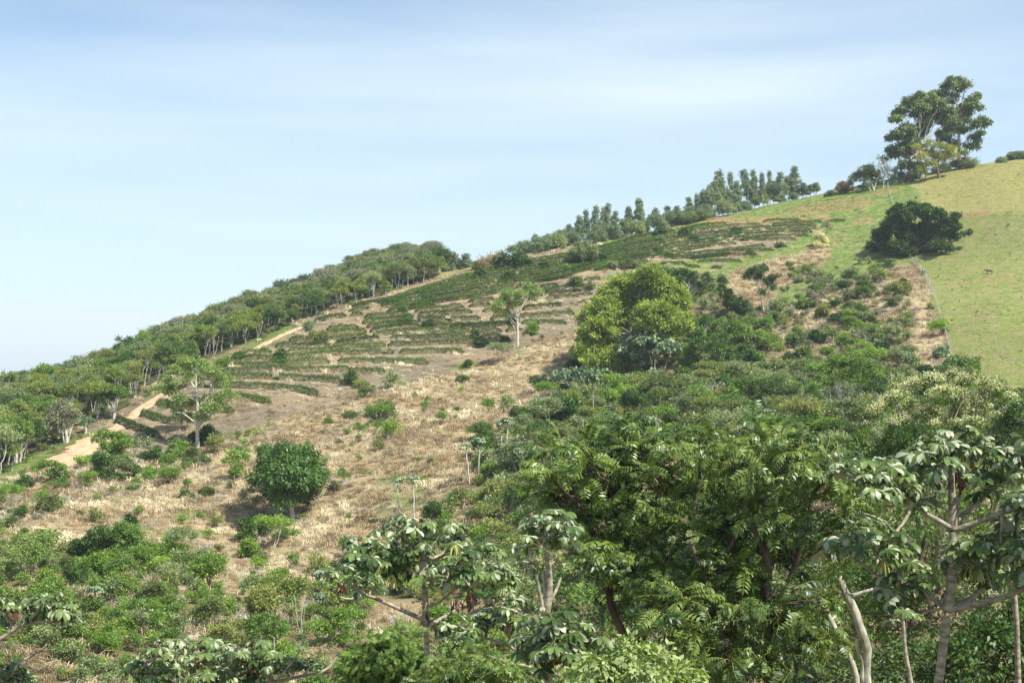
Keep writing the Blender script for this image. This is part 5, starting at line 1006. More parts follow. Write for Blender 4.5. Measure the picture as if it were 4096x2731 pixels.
umbrella_tree('young umbrella-leaved stem with one drooping leaf head below the white-barked stems', 920, 23,
  [(0.06,0)+tuple(K_(*p) for p in [(1650,1700),(1640,1560),(1600,1380),(1590,1200),(1575,1080)])], [K_(1575,1130)+(0.9,)], 421, R=0.95, nleaf=6)
umbrella_tree('umbrella-leaved tree of bare candelabra limbs reaching left over the dry slope', 428, 27,
  [(0.12,0)+tuple(J_(*p) for p in [(800,1700),(800,1450),(795,1330),(790,1210)]),(0.10,0)+tuple(J_(*p) for p in [(790,1210),(785,1100),(785,1000),(780,930),(775,830),(760,740),(750,640)]),
   (0.065,-1.2)+tuple(J_(*p) for p in [(770,1165),(690,1130),(600,1090),(490,1040),(390,1005),(350,960),(330,910)]),(0.035,-0.3)+tuple(J_(*p) for p in [(390,1010),(350,1045),(300,1050),(240,1030),(205,1000),(190,950)]),
   (0.06,0.9)+tuple(J_(*p) for p in [(800,1205),(880,1170),(950,1120),(1050,1080),(1140,1060),(1250,1040)]),(0.05,0.5)+tuple(J_(*p) for p in [(780,800),(840,780),(900,760),(950,710),(960,650)]),(0.045,-0.6)+tuple(J_(*p) for p in [(790,1090),(850,1080),(910,1030),(970,970),(1060,910),(1140,860)]),
   (0.04,0.5)+tuple(J_(*p) for p in [(755,1040),(710,1020),(660,970),(600,930),(570,880)]),(0.035,-0.2)+tuple(J_(*p) for p in [(790,970),(850,950),(905,930),(960,900)]),(0.03,-0.2)+tuple(J_(*p) for p in [(350,960),(280,910),(260,860)]),(0.035,0.4)+tuple(J_(*p) for p in [(760,740),(700,700),(650,660),(615,620)]),(0.03,0.4)+tuple(J_(*p) for p in [(1140,860),(1190,800),(1180,740)])],
  [J_(*p) for p in [(610,590),(740,600),(960,630),(370,720),(500,720),(190,900),(350,880),(560,810),(590,870),(460,760),(730,690),(920,850),(1010,800),(830,900),(1170,740),(1220,820),(1260,900),(660,790),(1050,900),(450,940),(990,710),(330,800),(640,740),(540,660),(860,770)]], 422, R=0.86, catk=[J_(*p) for p in [(975,700),(185,975),(580,890),(1265,940),(370,780),(540,790)]], dead=[J_(*p) for p in [(1080,1030),(1070,1000),(975,1040),(250,940),(790,1130)]])
umbrella_tree('umbrella-leaved tree with upright bare stubs in the centre foreground', 547, 21,
  [(0.12,0)+tuple(J_(*p) for p in [(1560,1800),(1560,1500),(1550,1300),(1548,1120)]),(0.085,0)+tuple(J_(*p) for p in [(1548,1120),(1565,1000),(1570,900),(1545,760),(1540,640)]),(0.055,-0.2)+tuple(J_(*p) for p in [(1525,1120),(1505,1020),(1488,940),(1480,865)]),(0.055,0.1)+tuple(J_(*p) for p in [(1545,1060),(1535,950),(1528,850)]),
   (0.045,0.2)+tuple(J_(*p) for p in [(1550,1080),(1595,1020),(1625,950),(1640,885)]),(0.03,0.2)+tuple(J_(*p) for p in [(1565,830),(1600,795),(1630,770)])],
  [J_(*p) for p in [(1545,560),(1480,600),(1610,600),(1650,650),(1440,680),(1550,690),(1520,640),(1590,540)]]+[J_(*p)+(1.25,) for p in [(1590,1170),(1480,1260),(1600,1290),(1700,1270),(1800,1360),(1520,1370),(1640,1400),(1470,1420)]], 423, R=0.72, nleaf=8)
umbrella_tree('small umbrella-leaved tree with long low sideways limbs behind the central one', 535, 29,
  [(0.09,0)+tuple(J_(*p) for p in [(1460,1700),(1455,1560),(1450,1470)]),(0.05,-0.5)+tuple(J_(*p) for p in [(1450,1470),(1370,1445),(1290,1430),(1180,1400),(1120,1360),(1080,1300)]),(0.05,0.6)+tuple(J_(*p) for p in [(1450,1470),(1400,1390),(1300,1320),(1200,1295),(1095,1260),(1040,1220)]),(0.04,0.4)+tuple(J_(*p) for p in [(1360,1360),(1310,1260),(1250,1220)])],
  [J_(*p) for p in [(1040,1200),(1060,1270),(930,1240),(960,1290),(1180,1200),(1120,1180),(1290,1150),(1340,1090),(1210,1100),(1360,1180),(1330,1020),(1100,1330)]], 424, R=0.8, catk=[J_(1050,1330)])
umbrella_tree('low wide umbrella-leaved tree with curved bare stems along the bottom left', 210, 27,
  [(0.10,0)+tuple(I_(*p) for p in [(1180,1900),(1180,1700),(1150,1600)]),(0.06,-0.4)+tuple(I_(*p) for p in [(1150,1600),(1060,1560),(990,1510),(940,1480),(910,1430)]),(0.06,0.4)+tuple(I_(*p) for p in [(1160,1600),(1200,1520),(1240,1430),(1250,1360)]),(0.06,0.5)+tuple(I_(*p) for p in [(1180,1620),(1300,1590),(1400,1560),(1480,1540),(1560,1490)]),
   (0.06,0.7)+tuple(I_(*p) for p in [(1400,1560),(1560,1568),(1700,1563),(1800,1545),(1870,1520),(1960,1515),(2050,1490),(2105,1430),(2125,1370)]),(0.035,0.2)+tuple(I_(*p) for p in [(1740,1545),(1790,1480),(1850,1415),(1900,1340),(1915,1255)]),(0.035,0.2)+tuple(I_(*p) for p in [(1690,1560),(1710,1480),(1722,1400),(1718,1275)]),(0.025,0.1)+tuple(I_(*p) for p in [(1900,1515),(1965,1450),(2005,1400),(2015,1345)]),(0.03,0.1)+tuple(I_(*p) for p in [(1560,1490),(1500,1400),(1488,1345)]),(0.04,0.3)+tuple(I_(*p) for p in [(1560,1490),(1640,1420),(1720,1390)])],
  [I_(*p) for p in [(1060,1340),(1240,1330),(1370,1330),(900,1430),(980,1400),(1150,1420),(1300,1420),(1050,1480),(1450,1400),(1590,1370),(1560,1430),(1700,1410),(1240,1500),(1380,1510),(1680,1490),(1900,1430),(870,1480),(1150,1350),(1000,1530),(1480,1480),(1310,1550),(1760,1440)]], 425, R=0.8, catk=[I_(930,1450)], dead=[I_(*p) for p in [(1240,1400),(1600,1420)]])
umbrella_tree('umbrella-leaved branch with pale limb reaching in from the left edge', 2, 25,
  [(0.10,0)+tuple(I_(*p) for p in [(-120,1900),(-120,1500),(-60,1350),(0,1290)]),(0.06,0)+tuple(I_(*p) for p in [(0,1290),(60,1250),(130,1200),(200,1160),(245,1110),(290,1060)]),(0.035,0.3)+tuple(I_(*p) for p in [(60,1250),(65,1190),(90,1140),(150,1110)]),(0.03,0)+tuple(I_(*p) for p in [(130,1200),(250,1180),(330,1180)])],
  [I_(*p) for p in [(310,1030),(250,1050),(400,1120),(350,1120),(190,1080),(60,1110),(20,1150),(130,1110),(-30,1080),(410,1160),(300,1110)]], 426, R=0.7, nleaf=7, dead=[I_(90,1110)])
umbrella_tree('broken umbrella-leaved top with upturned bare twigs in the bottom left corner', 8, 26,
  [(0.07,0)+tuple(I_(*p) for p in [(20,1900),(40,1600),(60,1500),(80,1440)]),(0.035,0)+tuple(I_(*p) for p in [(80,1440),(160,1420),(230,1380),(300,1320)]),(0.025,0)+tuple(I_(*p) for p in [(80,1440),(50,1410),(10,1380)]),(0.025,0)+tuple(I_(*p) for p in [(90,1435),(90,1385)]),(0.02,0)+tuple(I_(*p) for p in [(100,1435),(130,1390),(165,1345)])],
  [I_(*p) for p in [(60,1510),(150,1540),(30,1560),(120,1500),(-20,1500)]], 427, R=0.7, nleaf=7)
umbrella_tree('umbrella-leaved tree cut by the right edge with shaded trunk', 1005, 26,
  [(0.11,0)+tuple(K_(*p) for p in [(2320,1800),(2310,1568),(2300,1200),(2280,930),(2270,760),(2330,560)]),(0.06,0.3)+tuple(K_(*p) for p in [(2280,900),(2400,800),(2500,700)])],
  [K_(*p) for p in [(2300,500),(2400,420),(2460,560),(2380,640),(2270,640),(2500,760),(2420,880),(2350,760)]], 428, R=0.95)
# the cream-flowering tree
def blossoms(rng, root, cs, own, L2):
    m = cs[:, 2] > np.percentile(cs[:, 2], 20); c = cs[m]; k = rng.poisson(70, len(c)) * (rng.random(len(c)) < 0.62); idx = np.repeat(np.arange(len(c)), k); n = len(idx)
    P_ = c[idx] + rng.normal(0, 1, (n, 3)) * [0.2, 0.2, 0.13] + [0, 0, 0.14]
    V, Fq = leafcards(P_, rdir(rng, n) + [0, 0, 0.4], rdir(rng, n), rng.uniform(0.08, 0.16, n), rng.uniform(0.06, 0.11, n)); link('blossom', mesh_np('blossom', V, Fq, M['cream'], rng.uniform(0, 1, n)), root)
hero('flowering_tree','tree','broad tree veiled in cream blossom below the pasture corner', (938,470), conv('H',[(1150,1130,70),(1280,1100,70),(1420,1080,66),(1560,1080,66),(1680,1130,74),(1780,1220,74),(1350,1200,74),(1500,1220,74),(1020,1230,64),(1110,1290,74),(900,1270,44),(1250,1330,74),(1450,1340,74),(1600,1300,74),(1720,1370,66),(1850,1350,60),(1920,1270,50),(720,1490,50),(810,1480,54),(830,1420,38),(1050,1400,74),(1300,1440,66),(1000,1500,60),(1180,1440,60),(1400,1420,60),(1550,1400,60)]),
  'flowergreen','bark', leaf=0.13, per=34, cr=0.3, dens_=0.85, trunk_r=0.25, seed=430, D=92, depth=0.6, extra=blossoms, aspect=0.5, twigs=1)
hero('leafy_tree','tree','dense dark green tree crown between the cream blossom and the right umbrella tree', (925,520), [(895,440,14),(915,436,14),(905,452,15),(930,446,12),(885,452,10),(1005,425,12),(1018,415,12),(1010,440,12),(1022,432,12)], 'dark','bark_d', leaf=0.14, per=34, cr=0.3, dens_=1.0, trunk_r=0.2, seed=431, D=80, depth=0.3)


# ------------------------------------------------------------------ coffee hedges
def hedge(P2, h, wd, rng, per_m, leaf):
    n = int(len(P2) * 0.5 * per_m); s = rng.uniform(0, len(P2) - 1.001, n); i = s.astype(int); f = (s - i)[:, None]; c = P2[i] * (1 - f) + P2[i + 1] * f
    dd = unit(np.gradient(P2, axis=0))[i]; nr = np.stack([-dd[:, 1], dd[:, 0]], 1); a = rng.uniform(-0.15, math.pi + 0.15, n); bump = 1 + 0.16 * fbm(s * 0.55, np.zeros(n) + P2[0, 0], 3, 41) + 0.05 * fbm(s * 0.17, np.zeros(n) + P2[0, 1], 2, 42)
    bush = s * 0.5 / 1.05; bn = np.floor(bush); bump = bump * (0.86 + 0.2 * np.sqrt(np.abs(np.sin((bush - bn) * math.pi)))) * (0.88 + 0.26 * _h(bn.astype(int), np.full(n, int(abs(P2[0, 0]) * 10)), 3)) * np.where(_h(bn.astype(int), np.full(n, int(abs(P2[0, 1]) * 7)), 5) < 0.025, 0.4, 1.0)
    end = np.clip(np.minimum(s, len(P2) - 1 - s) / 1.2, 0.5, 1); rad = rng.uniform(0.7, 1.05, n) * bump * end
    X = c + nr * (np.cos(a) * wd * rad)[:, None] + rng.normal(0, 0.06, (n, 2)); Z = HR(c[:, 0], c[:, 1]) + np.maximum(np.sin(a), -0.1) * h * rad + 0.08
    out = np.concatenate([nr * np.cos(a)[:, None], (np.sin(a) + 0.3)[:, None]], 1); P_ = np.concatenate([X, Z[:, None]], 1)
    V, Fq = leafcards(P_, out + rng.normal(0, 0.5, (n, 3)), unit(out) * 0.5 + [0, 0, 0.5] + rng.normal(0, 0.45, (n, 3)), leaf * rng.uniform(0.7, 1.3, n), leaf * 0.55 * rng.uniform(0.8, 1.2, n), 0.2)
    t = np.clip(rng.uniform(0, 1, n) * 0.5 + 0.5 * np.clip(np.sin(a), 0, 1) * rad / 1.2 - 0.05 + 0.25 * fbm(s * 0.4, np.zeros(n), 2, 43), 0, 1); return V, Fq, t  # tint lightens towards the hedge top: sunlit tops painted into the leaf colour
rng = np.random.default_rng(77)
for ri, rw in enumerate(rows_w):
    if len(rw) < 4: continue
    yg = ri >= NROW; my = rw[:, 1].mean()
    if yg:
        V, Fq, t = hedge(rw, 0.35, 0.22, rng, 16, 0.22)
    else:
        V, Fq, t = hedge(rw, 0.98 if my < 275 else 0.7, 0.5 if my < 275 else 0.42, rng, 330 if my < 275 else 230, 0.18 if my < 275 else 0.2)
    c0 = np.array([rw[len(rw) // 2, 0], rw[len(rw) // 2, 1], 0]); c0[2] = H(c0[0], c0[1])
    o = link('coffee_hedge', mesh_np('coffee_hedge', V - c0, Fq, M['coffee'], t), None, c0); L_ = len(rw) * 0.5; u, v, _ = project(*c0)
    look = 'sparse young coffee row' if yg else ('long coffee hedge' if L_ > 26 else 'medium coffee hedge' if L_ > 13 else 'short coffee hedge')
    reg(o, look, (float(u), float(v)), 'hedge', 'rows of young coffee near the ridge' if yg else 'coffee hedges along the terraces')

# ------------------------------------------------------------------ repeated trees: one of each kind is built, then copied
def proto_tree(name, seed, Ht, R, mat, bark, leaf, per, cr, n_l, kind='round', trunks=1, tr=0.1, dens_=1.0, aspect=0.5, droop=0.0):
    rg = np.random.default_rng(seed); L = []
    for k in range(n_l):
        if kind == 'gum':
            t = 0.38 + 0.62 * (k + 0.5) / n_l; a = rg.uniform(0, 6.28); q = R * (1.15 - t) * 1.2 * rg.uniform(0.3, 1.0); L.append((np.array([math.cos(a) * q, math.sin(a) * q, Ht * t]), R * rg.uniform(0.24, 0.44) * (1.25 - 0.5 * t)))
        elif kind == 'flat':
            a = rg.uniform(0, 6.28); q = R * math.sqrt(rg.uniform(0, 1)) * 0.85; L.append((np.array([math.cos(a) * q, math.sin(a) * q, Ht * (0.9 - 0.12 * (q / R) ** 2) + rg.normal(0, 0.03) * Ht]), R * rg.uniform(0.28, 0.42)))
        else:
            a = rg.uniform(0, 6.28); el = rg.uniform(-0.35, 1.3); q = R * rg.uniform(0.45, 0.75); L.append((np.array([math.cos(a) * q * math.cos(el), math.sin(a) * q * math.cos(el), Ht - R * 0.95 + q * math.sin(el)]), R * rg.uniform(0.34, 0.5)))
    V, Fq, t, cs, own = crown(rg, L, leaf, per, cr, dens_, droop=droop, aspect=aspect); cme = mesh_np('crown', V, Fq, M[mat], t)
    mb = MB()
    for k in range(trunks):
        a = rg.uniform(0, 6.28); sp = 0 if trunks == 1 else R * 0.45; tp = np.array([math.cos(a) * sp, math.sin(a) * sp, Ht * (0.92 if kind == 'gum' else 0.72)])
        LL = L if trunks == 1 else [L[i] for i in rg.choice(len(L), max(2, len(L) // trunks), replace=False)]
        limbs(rg, mb, [0, 0, 0], tp, LL, tr * (1 if k == 0 else 0.8), cs if k == 0 else None, own if k == 0 else None, 1, start=(0.45, 0.98))
    return cme, mb.mesh('trunk', M[bark], True), Ht, R
first = {}
def place(proto, name, loc, sc, rz):
    cme, tme = proto[0], proto[1]; r = empty(name, loc, rz, sc)
    link('crown', cme, r); link('trunk', tme, r); return r
WOODP = {
 'slender pale-trunked tree': [proto_tree('a', 500, 5.2, 1.7, 'rustgreen', 'bark_p', 0.25, 22, 0.36, 8, 'flat', 3, 0.05), proto_tree('b', 501, 5.6, 1.6, 'olive', 'bark_p', 0.25, 20, 0.36, 8, 'flat', 2, 0.055), proto_tree('b2', 507, 5.0, 1.8, 'rustgreen', 'bark_p', 0.25, 22, 0.38, 9, 'round', 3, 0.05)],
 'round green-crowned tree': [proto_tree('c', 502, 5.0, 2.1, 'forest', 'bark', 0.25, 26, 0.4, 11, 'round', 1, 0.08), proto_tree('d', 503, 4.6, 2.0, 'mid', 'bark', 0.25, 26, 0.4, 11, 'round', 1, 0.08)],
 'dark dense tree': [proto_tree('e', 504, 5.4, 2.2, 'deep', 'bark', 0.26, 26, 0.42, 12, 'round', 1, 0.12)],
 'olive flat-crowned tree': [proto_tree('f', 505, 5.2, 2.4, 'rustgreen', 'bark_p', 0.25, 22, 0.42, 12, 'flat', 2, 0.07), proto_tree('g', 506, 5.6, 2.2, 'sage', 'bark_p', 0.25, 20, 0.42, 10, 'flat', 2, 0.07)],
}
kinds = list(WOODP); rg = np.random.default_rng(9); pts_ = []
cell = {}
def free(x, y, d):
    i, j = int(x // 6), int(y // 6)
    for a in (-1, 0, 1):
        for b in (-1, 0, 1):
            for (q, w_) in cell.get((i + a, j + b), ()):
                if (q - x) ** 2 + (w_ - y) ** 2 < d * d: return False
    cell.setdefault((i, j), []).append((x, y)); return True
for _ in range(60000):
    y = rg.uniform(172, 600); x = rg.uniform(-0.42, 0.0) * y
    if not forest_zone(np.array([x]), np.array([y]))[0]: continue
    dmin = 2.5 if y < 300 else 3.8
    if float(pdist(np.array([x]), np.array([y]))[0]) < 4.2: continue
    if float(fdist(np.array([x]), np.array([y]))[0]) < 3: continue
    if free(x, y, dmin): pts_.append((x, y))
pts_ = np.array(pts_); zz = HV(pts_[:, 0], pts_[:, 1]); pu, pv, _ = project(pts_[:, 0], pts_[:, 1], zz + 5)
# keep the trees whose crowns can be seen over the land in front
tt = np.linspace(0.35, 0.985, 60); vis = np.ones(len(pts_), bool)
for t in tt: vis &= (H0(pts_[:, 0] * t, pts_[:, 1] * t) < (zz + 6) * t + 0.5)
pts_ = pts_[vis & (pu > -25)]; zz = HV(pts_[:, 0], pts_[:, 1]); order = np.argsort(np.hypot(pts_[:, 0], pts_[:, 1])); pts_ = pts_[order]; zz = zz[order]
pdv = pdist(pts_[:, 0], pts_[:, 1])
for i in range(min(300, len(pts_))):
    x, y = pts_[i]; edge = pdv[i] < 9
    k = kinds[int(rg.choice(4, p=[0.62, 0.2, 0.06, 0.12] if edge else [0.34, 0.3, 0.12, 0.24]))]; pr = WOODP[k][rg.integers(len(WOODP[k]))]; s = rg.uniform(0.58, 1.12)
    o = place(pr, 'wood_tree', (x, y, zz[i]), (s * rg.uniform(0.9, 1.15), s * rg.uniform(0.9, 1.15), s), rg.uniform(0, 6.28)); u, v, _ = project(x, y, zz[i] + 3)
    if edge: reg(o, k.replace(' tree', ' wood-edge tree'), (float(u), float(v)), 'tree', 'trees of the wood beyond the dirt track')
    else: reg(o, k, (u, v), 'tree', k + 's inside the wood beyond the dirt track', label=k + ' standing inside the wood beyond the dirt track')
rest = pts_[300:]; restz = zz[300:]
# standing out over the wood
for i, (zk, base, lob, mt, lab, Dd) in enumerate([
 ('E',(75,575),[(40,450,22),(80,445,26),(110,460,20),(60,480,18),(90,480,14)],'forest','airy flat-topped tree alone on the far left skyline',250),
 ('E',(400,540),[(380,380,40),(440,385,40),(330,400,34),(480,410,34),(400,430,44),(300,440,30),(500,450,30),(440,460,36)],'bright','bright green dome-crowned tree on the left skyline',262),
 ('E',(1120,300),[(1080,130,30),(1150,130,34),(1190,170,36),(1110,190,40),(1060,220,34),(1160,220,40),(1200,250,30),(1100,250,34)],'deep','dark broad tree on the left skyline above the wood',300),
 ('E',(1450,220),[(1410,30,32),(1470,20,30),(1500,60,30),(1440,80,34),(1480,120,34),(1420,130,30),(1380,50,20)],'sage','tall feathery grey-green tree on the skyline of the wood',315),
 ('A',(950,340),[(860,190,44),(930,150,46),(1000,140,46),(900,240,46),(980,230,46),(1050,210,40),(850,270,34),(1020,290,36)],'olive','tan-olive broad domed tree high in the wood',330),
 ('A',(1110,300),[(1110,120,40),(1160,140,40),(1080,170,36),(1140,200,40),(1180,190,30),(1100,240,34)],'deep','dark domed tree beside the tan-olive one high in the wood',328),
 ('E',(600,1050),[(560,700,44),(500,760,50),(620,760,40),(460,830,50),(560,850,50),(420,900,46),(520,930,50),(630,850,36),(480,980,40),(660,780,34)],'greyleaf','dark grey-green half-bare tree with twisting pale trunk in front of the wood',None),
 ('E',(1022,838),[(960,600,40),(1040,600,44),(1090,620,36),(1000,560,36),(900,620,36),(1060,570,30),(940,650,30),(1120,590,30)],'mid','vase-shaped tree with bright white forked trunk in front of the wood',None),
 ('E',(770,960),[(740,830,26),(780,850,24),(750,880,24),(720,860,20)],'cec_far','small silvery-leaved tree in front of the wood',None),
 ('E',(150,1230),[(60,880,44),(140,870,46),(220,900,44),(100,950,50),(190,970,46),(30,950,40),(270,960,36),(60,1000,40),(150,1010,36)],'mid','broad bright tree on several thin pale trunks at the left edge of the wood',None),
 ]):
    kw = dict(D=Dd) if Dd else {}; lm = None
    if 'vase' in lab: lm = [(0.2,Z_E(1022,838),Z_E(1020,760),Z_E(1010,700)),(0.12,Z_E(1022,780),Z_E(975,720),Z_E(945,660)),(0.12,Z_E(1022,770),Z_E(1050,700),Z_E(1075,640)),(0.1,Z_E(1020,750),Z_E(1030,680),Z_E(1040,630))]
    if 'twisting' in lab: lm = [(0.26,Z_E(600,1050),Z_E(595,960),Z_E(570,860),Z_E(600,760)),(0.16,Z_E(598,970),Z_E(640,920),Z_E(660,880)),(0.12,Z_E(585,900),Z_E(540,840),Z_E(520,780))]
    hero('wood_tree','tree',lab,ZK[zk](*base),conv(zk,lob),mt,'bark_p',leaf=0.3,per=24,cr=0.45,seed=600+i,depth=0.7,trunk_r=0.2,limb_px=lm,trunks=5 if 'several' in lab else 1,**kw)

# gum trees in a row behind the crest
GUM = [proto_tree('gum', 700 + k, 12, 2.6, 'euc', 'bark_p', 0.5, 20, 0.46, 26, 'gum', 1, 0.11, aspect=0.42, droop=0.6, dens_=0.6) for k in range(5)]
gt = [('D',40,490,80),('D',130,420,85),('D',275,500,90),('D',375,480,90),('D',455,480,80),('D',555,405,90),('D',700,350,90),('D',815,185,120),('D',780,260,100),('D',915,200,75),('D',1035,175,110),('D',1110,175,85),('D',1190,200,65),('D',1255,180,65),('D',1345,195,95),('D',1465,145,110),('D',1540,280,80),('D',660,450,80),('D',615,500,80),('D',970,270,80),('D',1400,230,80),
      ('C',665,380,80),('C',770,310,90),('C',835,340,80),('C',965,280,65),('C',1070,220,85),('C',910,340,90),('C',1010,300,80),('C',1220,90,85),('C',1310,60,95),('C',1420,35,85),('C',1490,100,90),('C',1610,65,80),('C',1700,-10,95),('C',1160,230,80),('C',1370,190,80),('C',1550,190,80)]
for i, (zk, x, y, wdt) in enumerate(gt):
    u, v = ZK[zk](x, y); cv = np.interp(u, [500, 560, 610, 650, 700, 740, 806, 860], [262, 250, 243, 236, 224, 217, 202, 190]); cD = np.interp(u, [500, 560, 610, 650, 700, 740, 806, 860], [306, 318, 325, 333, 344, 350, 362, 368])
    D = cD + rg.uniform(10, 24); X = (u - CU) / F * D; zb = H(X, D); top = pt(u, v, D)[2]; hh = max(top - zb, 3); w_ = wdt / ZS[zk] / F * D / 2 / 2.1
    o = place(GUM[i % 5], 'gum_tree', (X, D, zb), (w_, w_, hh / 12), rg.uniform(0, 6.28)); hpx = cv - v
    reg(o, ('tall gum tree' if hpx > 28 else 'medium gum tree' if hpx > 18 else 'short gum tree'), (u, float(v + 8)), 'tree', 'gum trees in the row behind the crest')
for i in range(62):
    u = rg.uniform(522, 822); env = np.interp(u, [520, 536, 560, 569, 581, 593, 608, 620, 640, 655, 667, 688, 700, 720, 745, 770, 796, 815, 822], [246, 237, 232, 226, 214, 213, 206, 216, 201, 213, 214, 202, 192, 178, 178, 182, 174, 192, 200]) + (rg.uniform(0, 5) if i % 2 else rg.uniform(3, 14))
    D = np.interp(u, [500, 560, 610, 650, 700, 740, 806, 860], [306, 318, 325, 333, 344, 350, 362, 368]) + rg.uniform(22, 34); X = (u - CU) / F * D; zb = H(X, D); hh = max(pt(u, env, D)[2] - zb, 3.5); w_ = 0.82 * min(0.45 + hh / 26, 1.0) * rg.uniform(0.8, 1.2)
    o = place(GUM[(i * 3) % 5], 'gum_tree', (X, D, zb), (w_, w_, hh / 12), rg.uniform(0, 6.28)); reg(o, 'gum tree half hidden', (u, 0), 'tree', 'gum trees standing behind the ridge row', label='gum tree half hidden behind the front of the ridge row')
LOW = [proto_tree('low', 720 + k, 4.2, 2.5, ['euc', 'sage', 'euc'][k], 'bark', 0.42, 24, 0.6, 16, 'round', 2, 0.06, aspect=0.4) for k in range(3)]
for i in range(58):
    u = rg.uniform(520, 815); D = np.interp(u, [500, 560, 610, 650, 700, 740, 806, 860], [306, 318, 325, 333, 344, 350, 362, 368]) + rg.uniform(6, 20); X = (u - CU) / F * D; s = rg.uniform(0.4, 0.95) * (0.6 if u > 780 else 1)
    o = place(LOW[i % 3], 'ridge_tree', (X, D, H(X, D)), (s, s, s * rg.uniform(0.8, 1.2)), rg.uniform(0, 6.28)); reg(o, 'low grey-green tree', (u, 0), 'tree', 'low trees at the foot of the gum row', label='low grey-green tree crowded at the foot of the gum row')
for i in range(26):   # bushes along the ridge at the right and the hill beyond
    u = rg.uniform(985, 1045) if i < 14 else rg.uniform(905, 1030); D = rg.uniform(372, 380) if i >= 14 else rg.uniform(420, 600); X = (u - CU) / F * D; s = rg.uniform(0.35, 0.7)
    o = place(LOW[i % 3], 'ridge_bush', (X, D, H(X, D)), (s * 1.3, s * 1.3, s), rg.uniform(0, 6.28)); reg(o, 'low bush', (u, 0), 'bush', 'bushes along the ridge right of the gums', label='low bush on the ridge right of the tallest gums')

# ------------------------------------------------------------------ cover nobody could count
def scatter(name, P_, protos, scl, seed, tilt=0.0, kind='stuff', cat=None, label=None, pick=None):
    rg = np.random.default_rng(seed); n = len(P_); me = bpy.data.meshes.new(name + '_points'); me.vertices.add(n); me.vertices.foreach_set('co', np.asarray(P_, np.float32).ravel())
    for nm, ty, val in (('pick', 'INT', (rg.integers(0, len(protos), n) if pick is None else pick).astype(np.int32)), ('size', 'FLOAT', np.asarray(scl, np.float32))):
        a = me.attributes.new(nm, ty, 'POINT'); a.data.foreach_set('value', val)
    a = me.attributes.new('turn', 'FLOAT_VECTOR', 'POINT'); rot = np.stack([rg.normal(0, tilt, n), rg.normal(0, tilt, n), rg.uniform(0, 6.28, n)], 1).astype(np.float32); a.data.foreach_set('vector', rot.ravel())
    o = link(name, me); o['kind'] = kind; o['category'] = cat; o['label'] = label
    col = bpy.data.collections.new(name + '_pieces')
    for k, pm in enumerate(protos):
        q = bpy.data.objects.new('%s_piece_%02d' % (name, k), pm); col.objects.link(q)
    g = bpy.data.node_groups.new(name, 'GeometryNodeTree'); g.interface.new_socket('Geometry', in_out='INPUT', socket_type='NodeSocketGeometry'); g.interface.new_socket('Geometry', in_out='OUTPUT', socket_type='NodeSocketGeometry')
    n_ = g.nodes; gi = n_.new('NodeGroupInput'); go_ = n_.new('NodeGroupOutput'); ci = n_.new('GeometryNodeCollectionInfo'); ci.inputs['Collection'].default_value = col; ci.inputs['Separate Children'].default_value = True; ci.inputs['Reset Children'].default_value = True
    ip = n_.new('GeometryNodeInstanceOnPoints'); ip.inputs['Pick Instance'].default_value = True
    def na(nm, ty): q = n_.new('GeometryNodeInputNamedAttribute'); q.data_type = ty; q.inputs['Name'].default_value = nm; return q.outputs['Attribute']
    g.links.new(gi.outputs[0], ip.inputs['Points']); g.links.new(ci.outputs[0], ip.inputs['Instance']); g.links.new(na('pick', 'INT'), ip.inputs['Instance Index']); g.links.new(na('turn', 'FLOAT_VECTOR'), ip.inputs['Rotation']); g.links.new(na('size', 'FLOAT'), ip.inputs['Scale'])
    g.links.new(ip.outputs[0], go_.inputs[0]); m = o.modifiers.new('scatter', 'NODES'); m.node_group = g; return o
def joined(pr, mat2):
    """crown and trunk in one mesh for a scattered copy"""
    c, t = pr[0], pr[1]; nv = len(c.vertices); V = np.zeros((nv + len(t.vertices)) * 3, np.float32); c.vertices.foreach_get('co', V[:nv * 3]); b_ = np.zeros(len(t.vertices) * 3, np.float32); t.vertices.foreach_get('co', b_); V[nv * 3:] = b_
    f1 = np.zeros(len(c.loops), np.int32); c.loops.foreach_get('vertex_index', f1); f2 = np.zeros(len(t.loops), np.int32); t.loops.foreach_get('vertex_index', f2)
    tn = np.zeros(len(c.polygons), np.float32); c.attributes['tint'].data.foreach_get('value', tn)
    me = mesh_np('tree_piece', V.reshape(-1, 3), np.concatenate([f1.reshape(-1, 4), f2.reshape(-1, 4) + nv]), c.materials[0], np.concatenate([tn, np.full(len(t.polygons), 0.5)])); me.materials.append(t.materials[0])
    me.polygons.foreach_set('material_index', np.concatenate([np.zeros(len(c.polygons), np.int32), np.ones(len(t.polygons), np.int32)])); return me
FAR = [proto_tree('far', 740 + k, 6.0, 2.7, m_, 'bark_p', 0.36, 22, 0.55, 11, kd, 1, 0.13) for k, (m_, kd) in enumerate([('wood_far', 'round'), ('wood_far', 'flat'), ('forest', 'round'), ('olive', 'flat'), ('wood_far', 'round'), ('greyleaf', 'flat'), ('deep', 'round')])]
fp = [joined(p, None) for p in FAR]; npj = [joined(WOODP[k][0], None) for k in kinds]
sz = np.where(rest[:, 1] > 330, rg.uniform(0.8, 1.25, len(rest)), rg.uniform(0.7, 0.95, len(rest)))
scatter('wood', np.concatenate([rest, restz[:, None]], 1), fp + [npj[0], npj[1]], sz, 31, cat='wood', label='far dense mixed wood covering the hill behind the track and field')

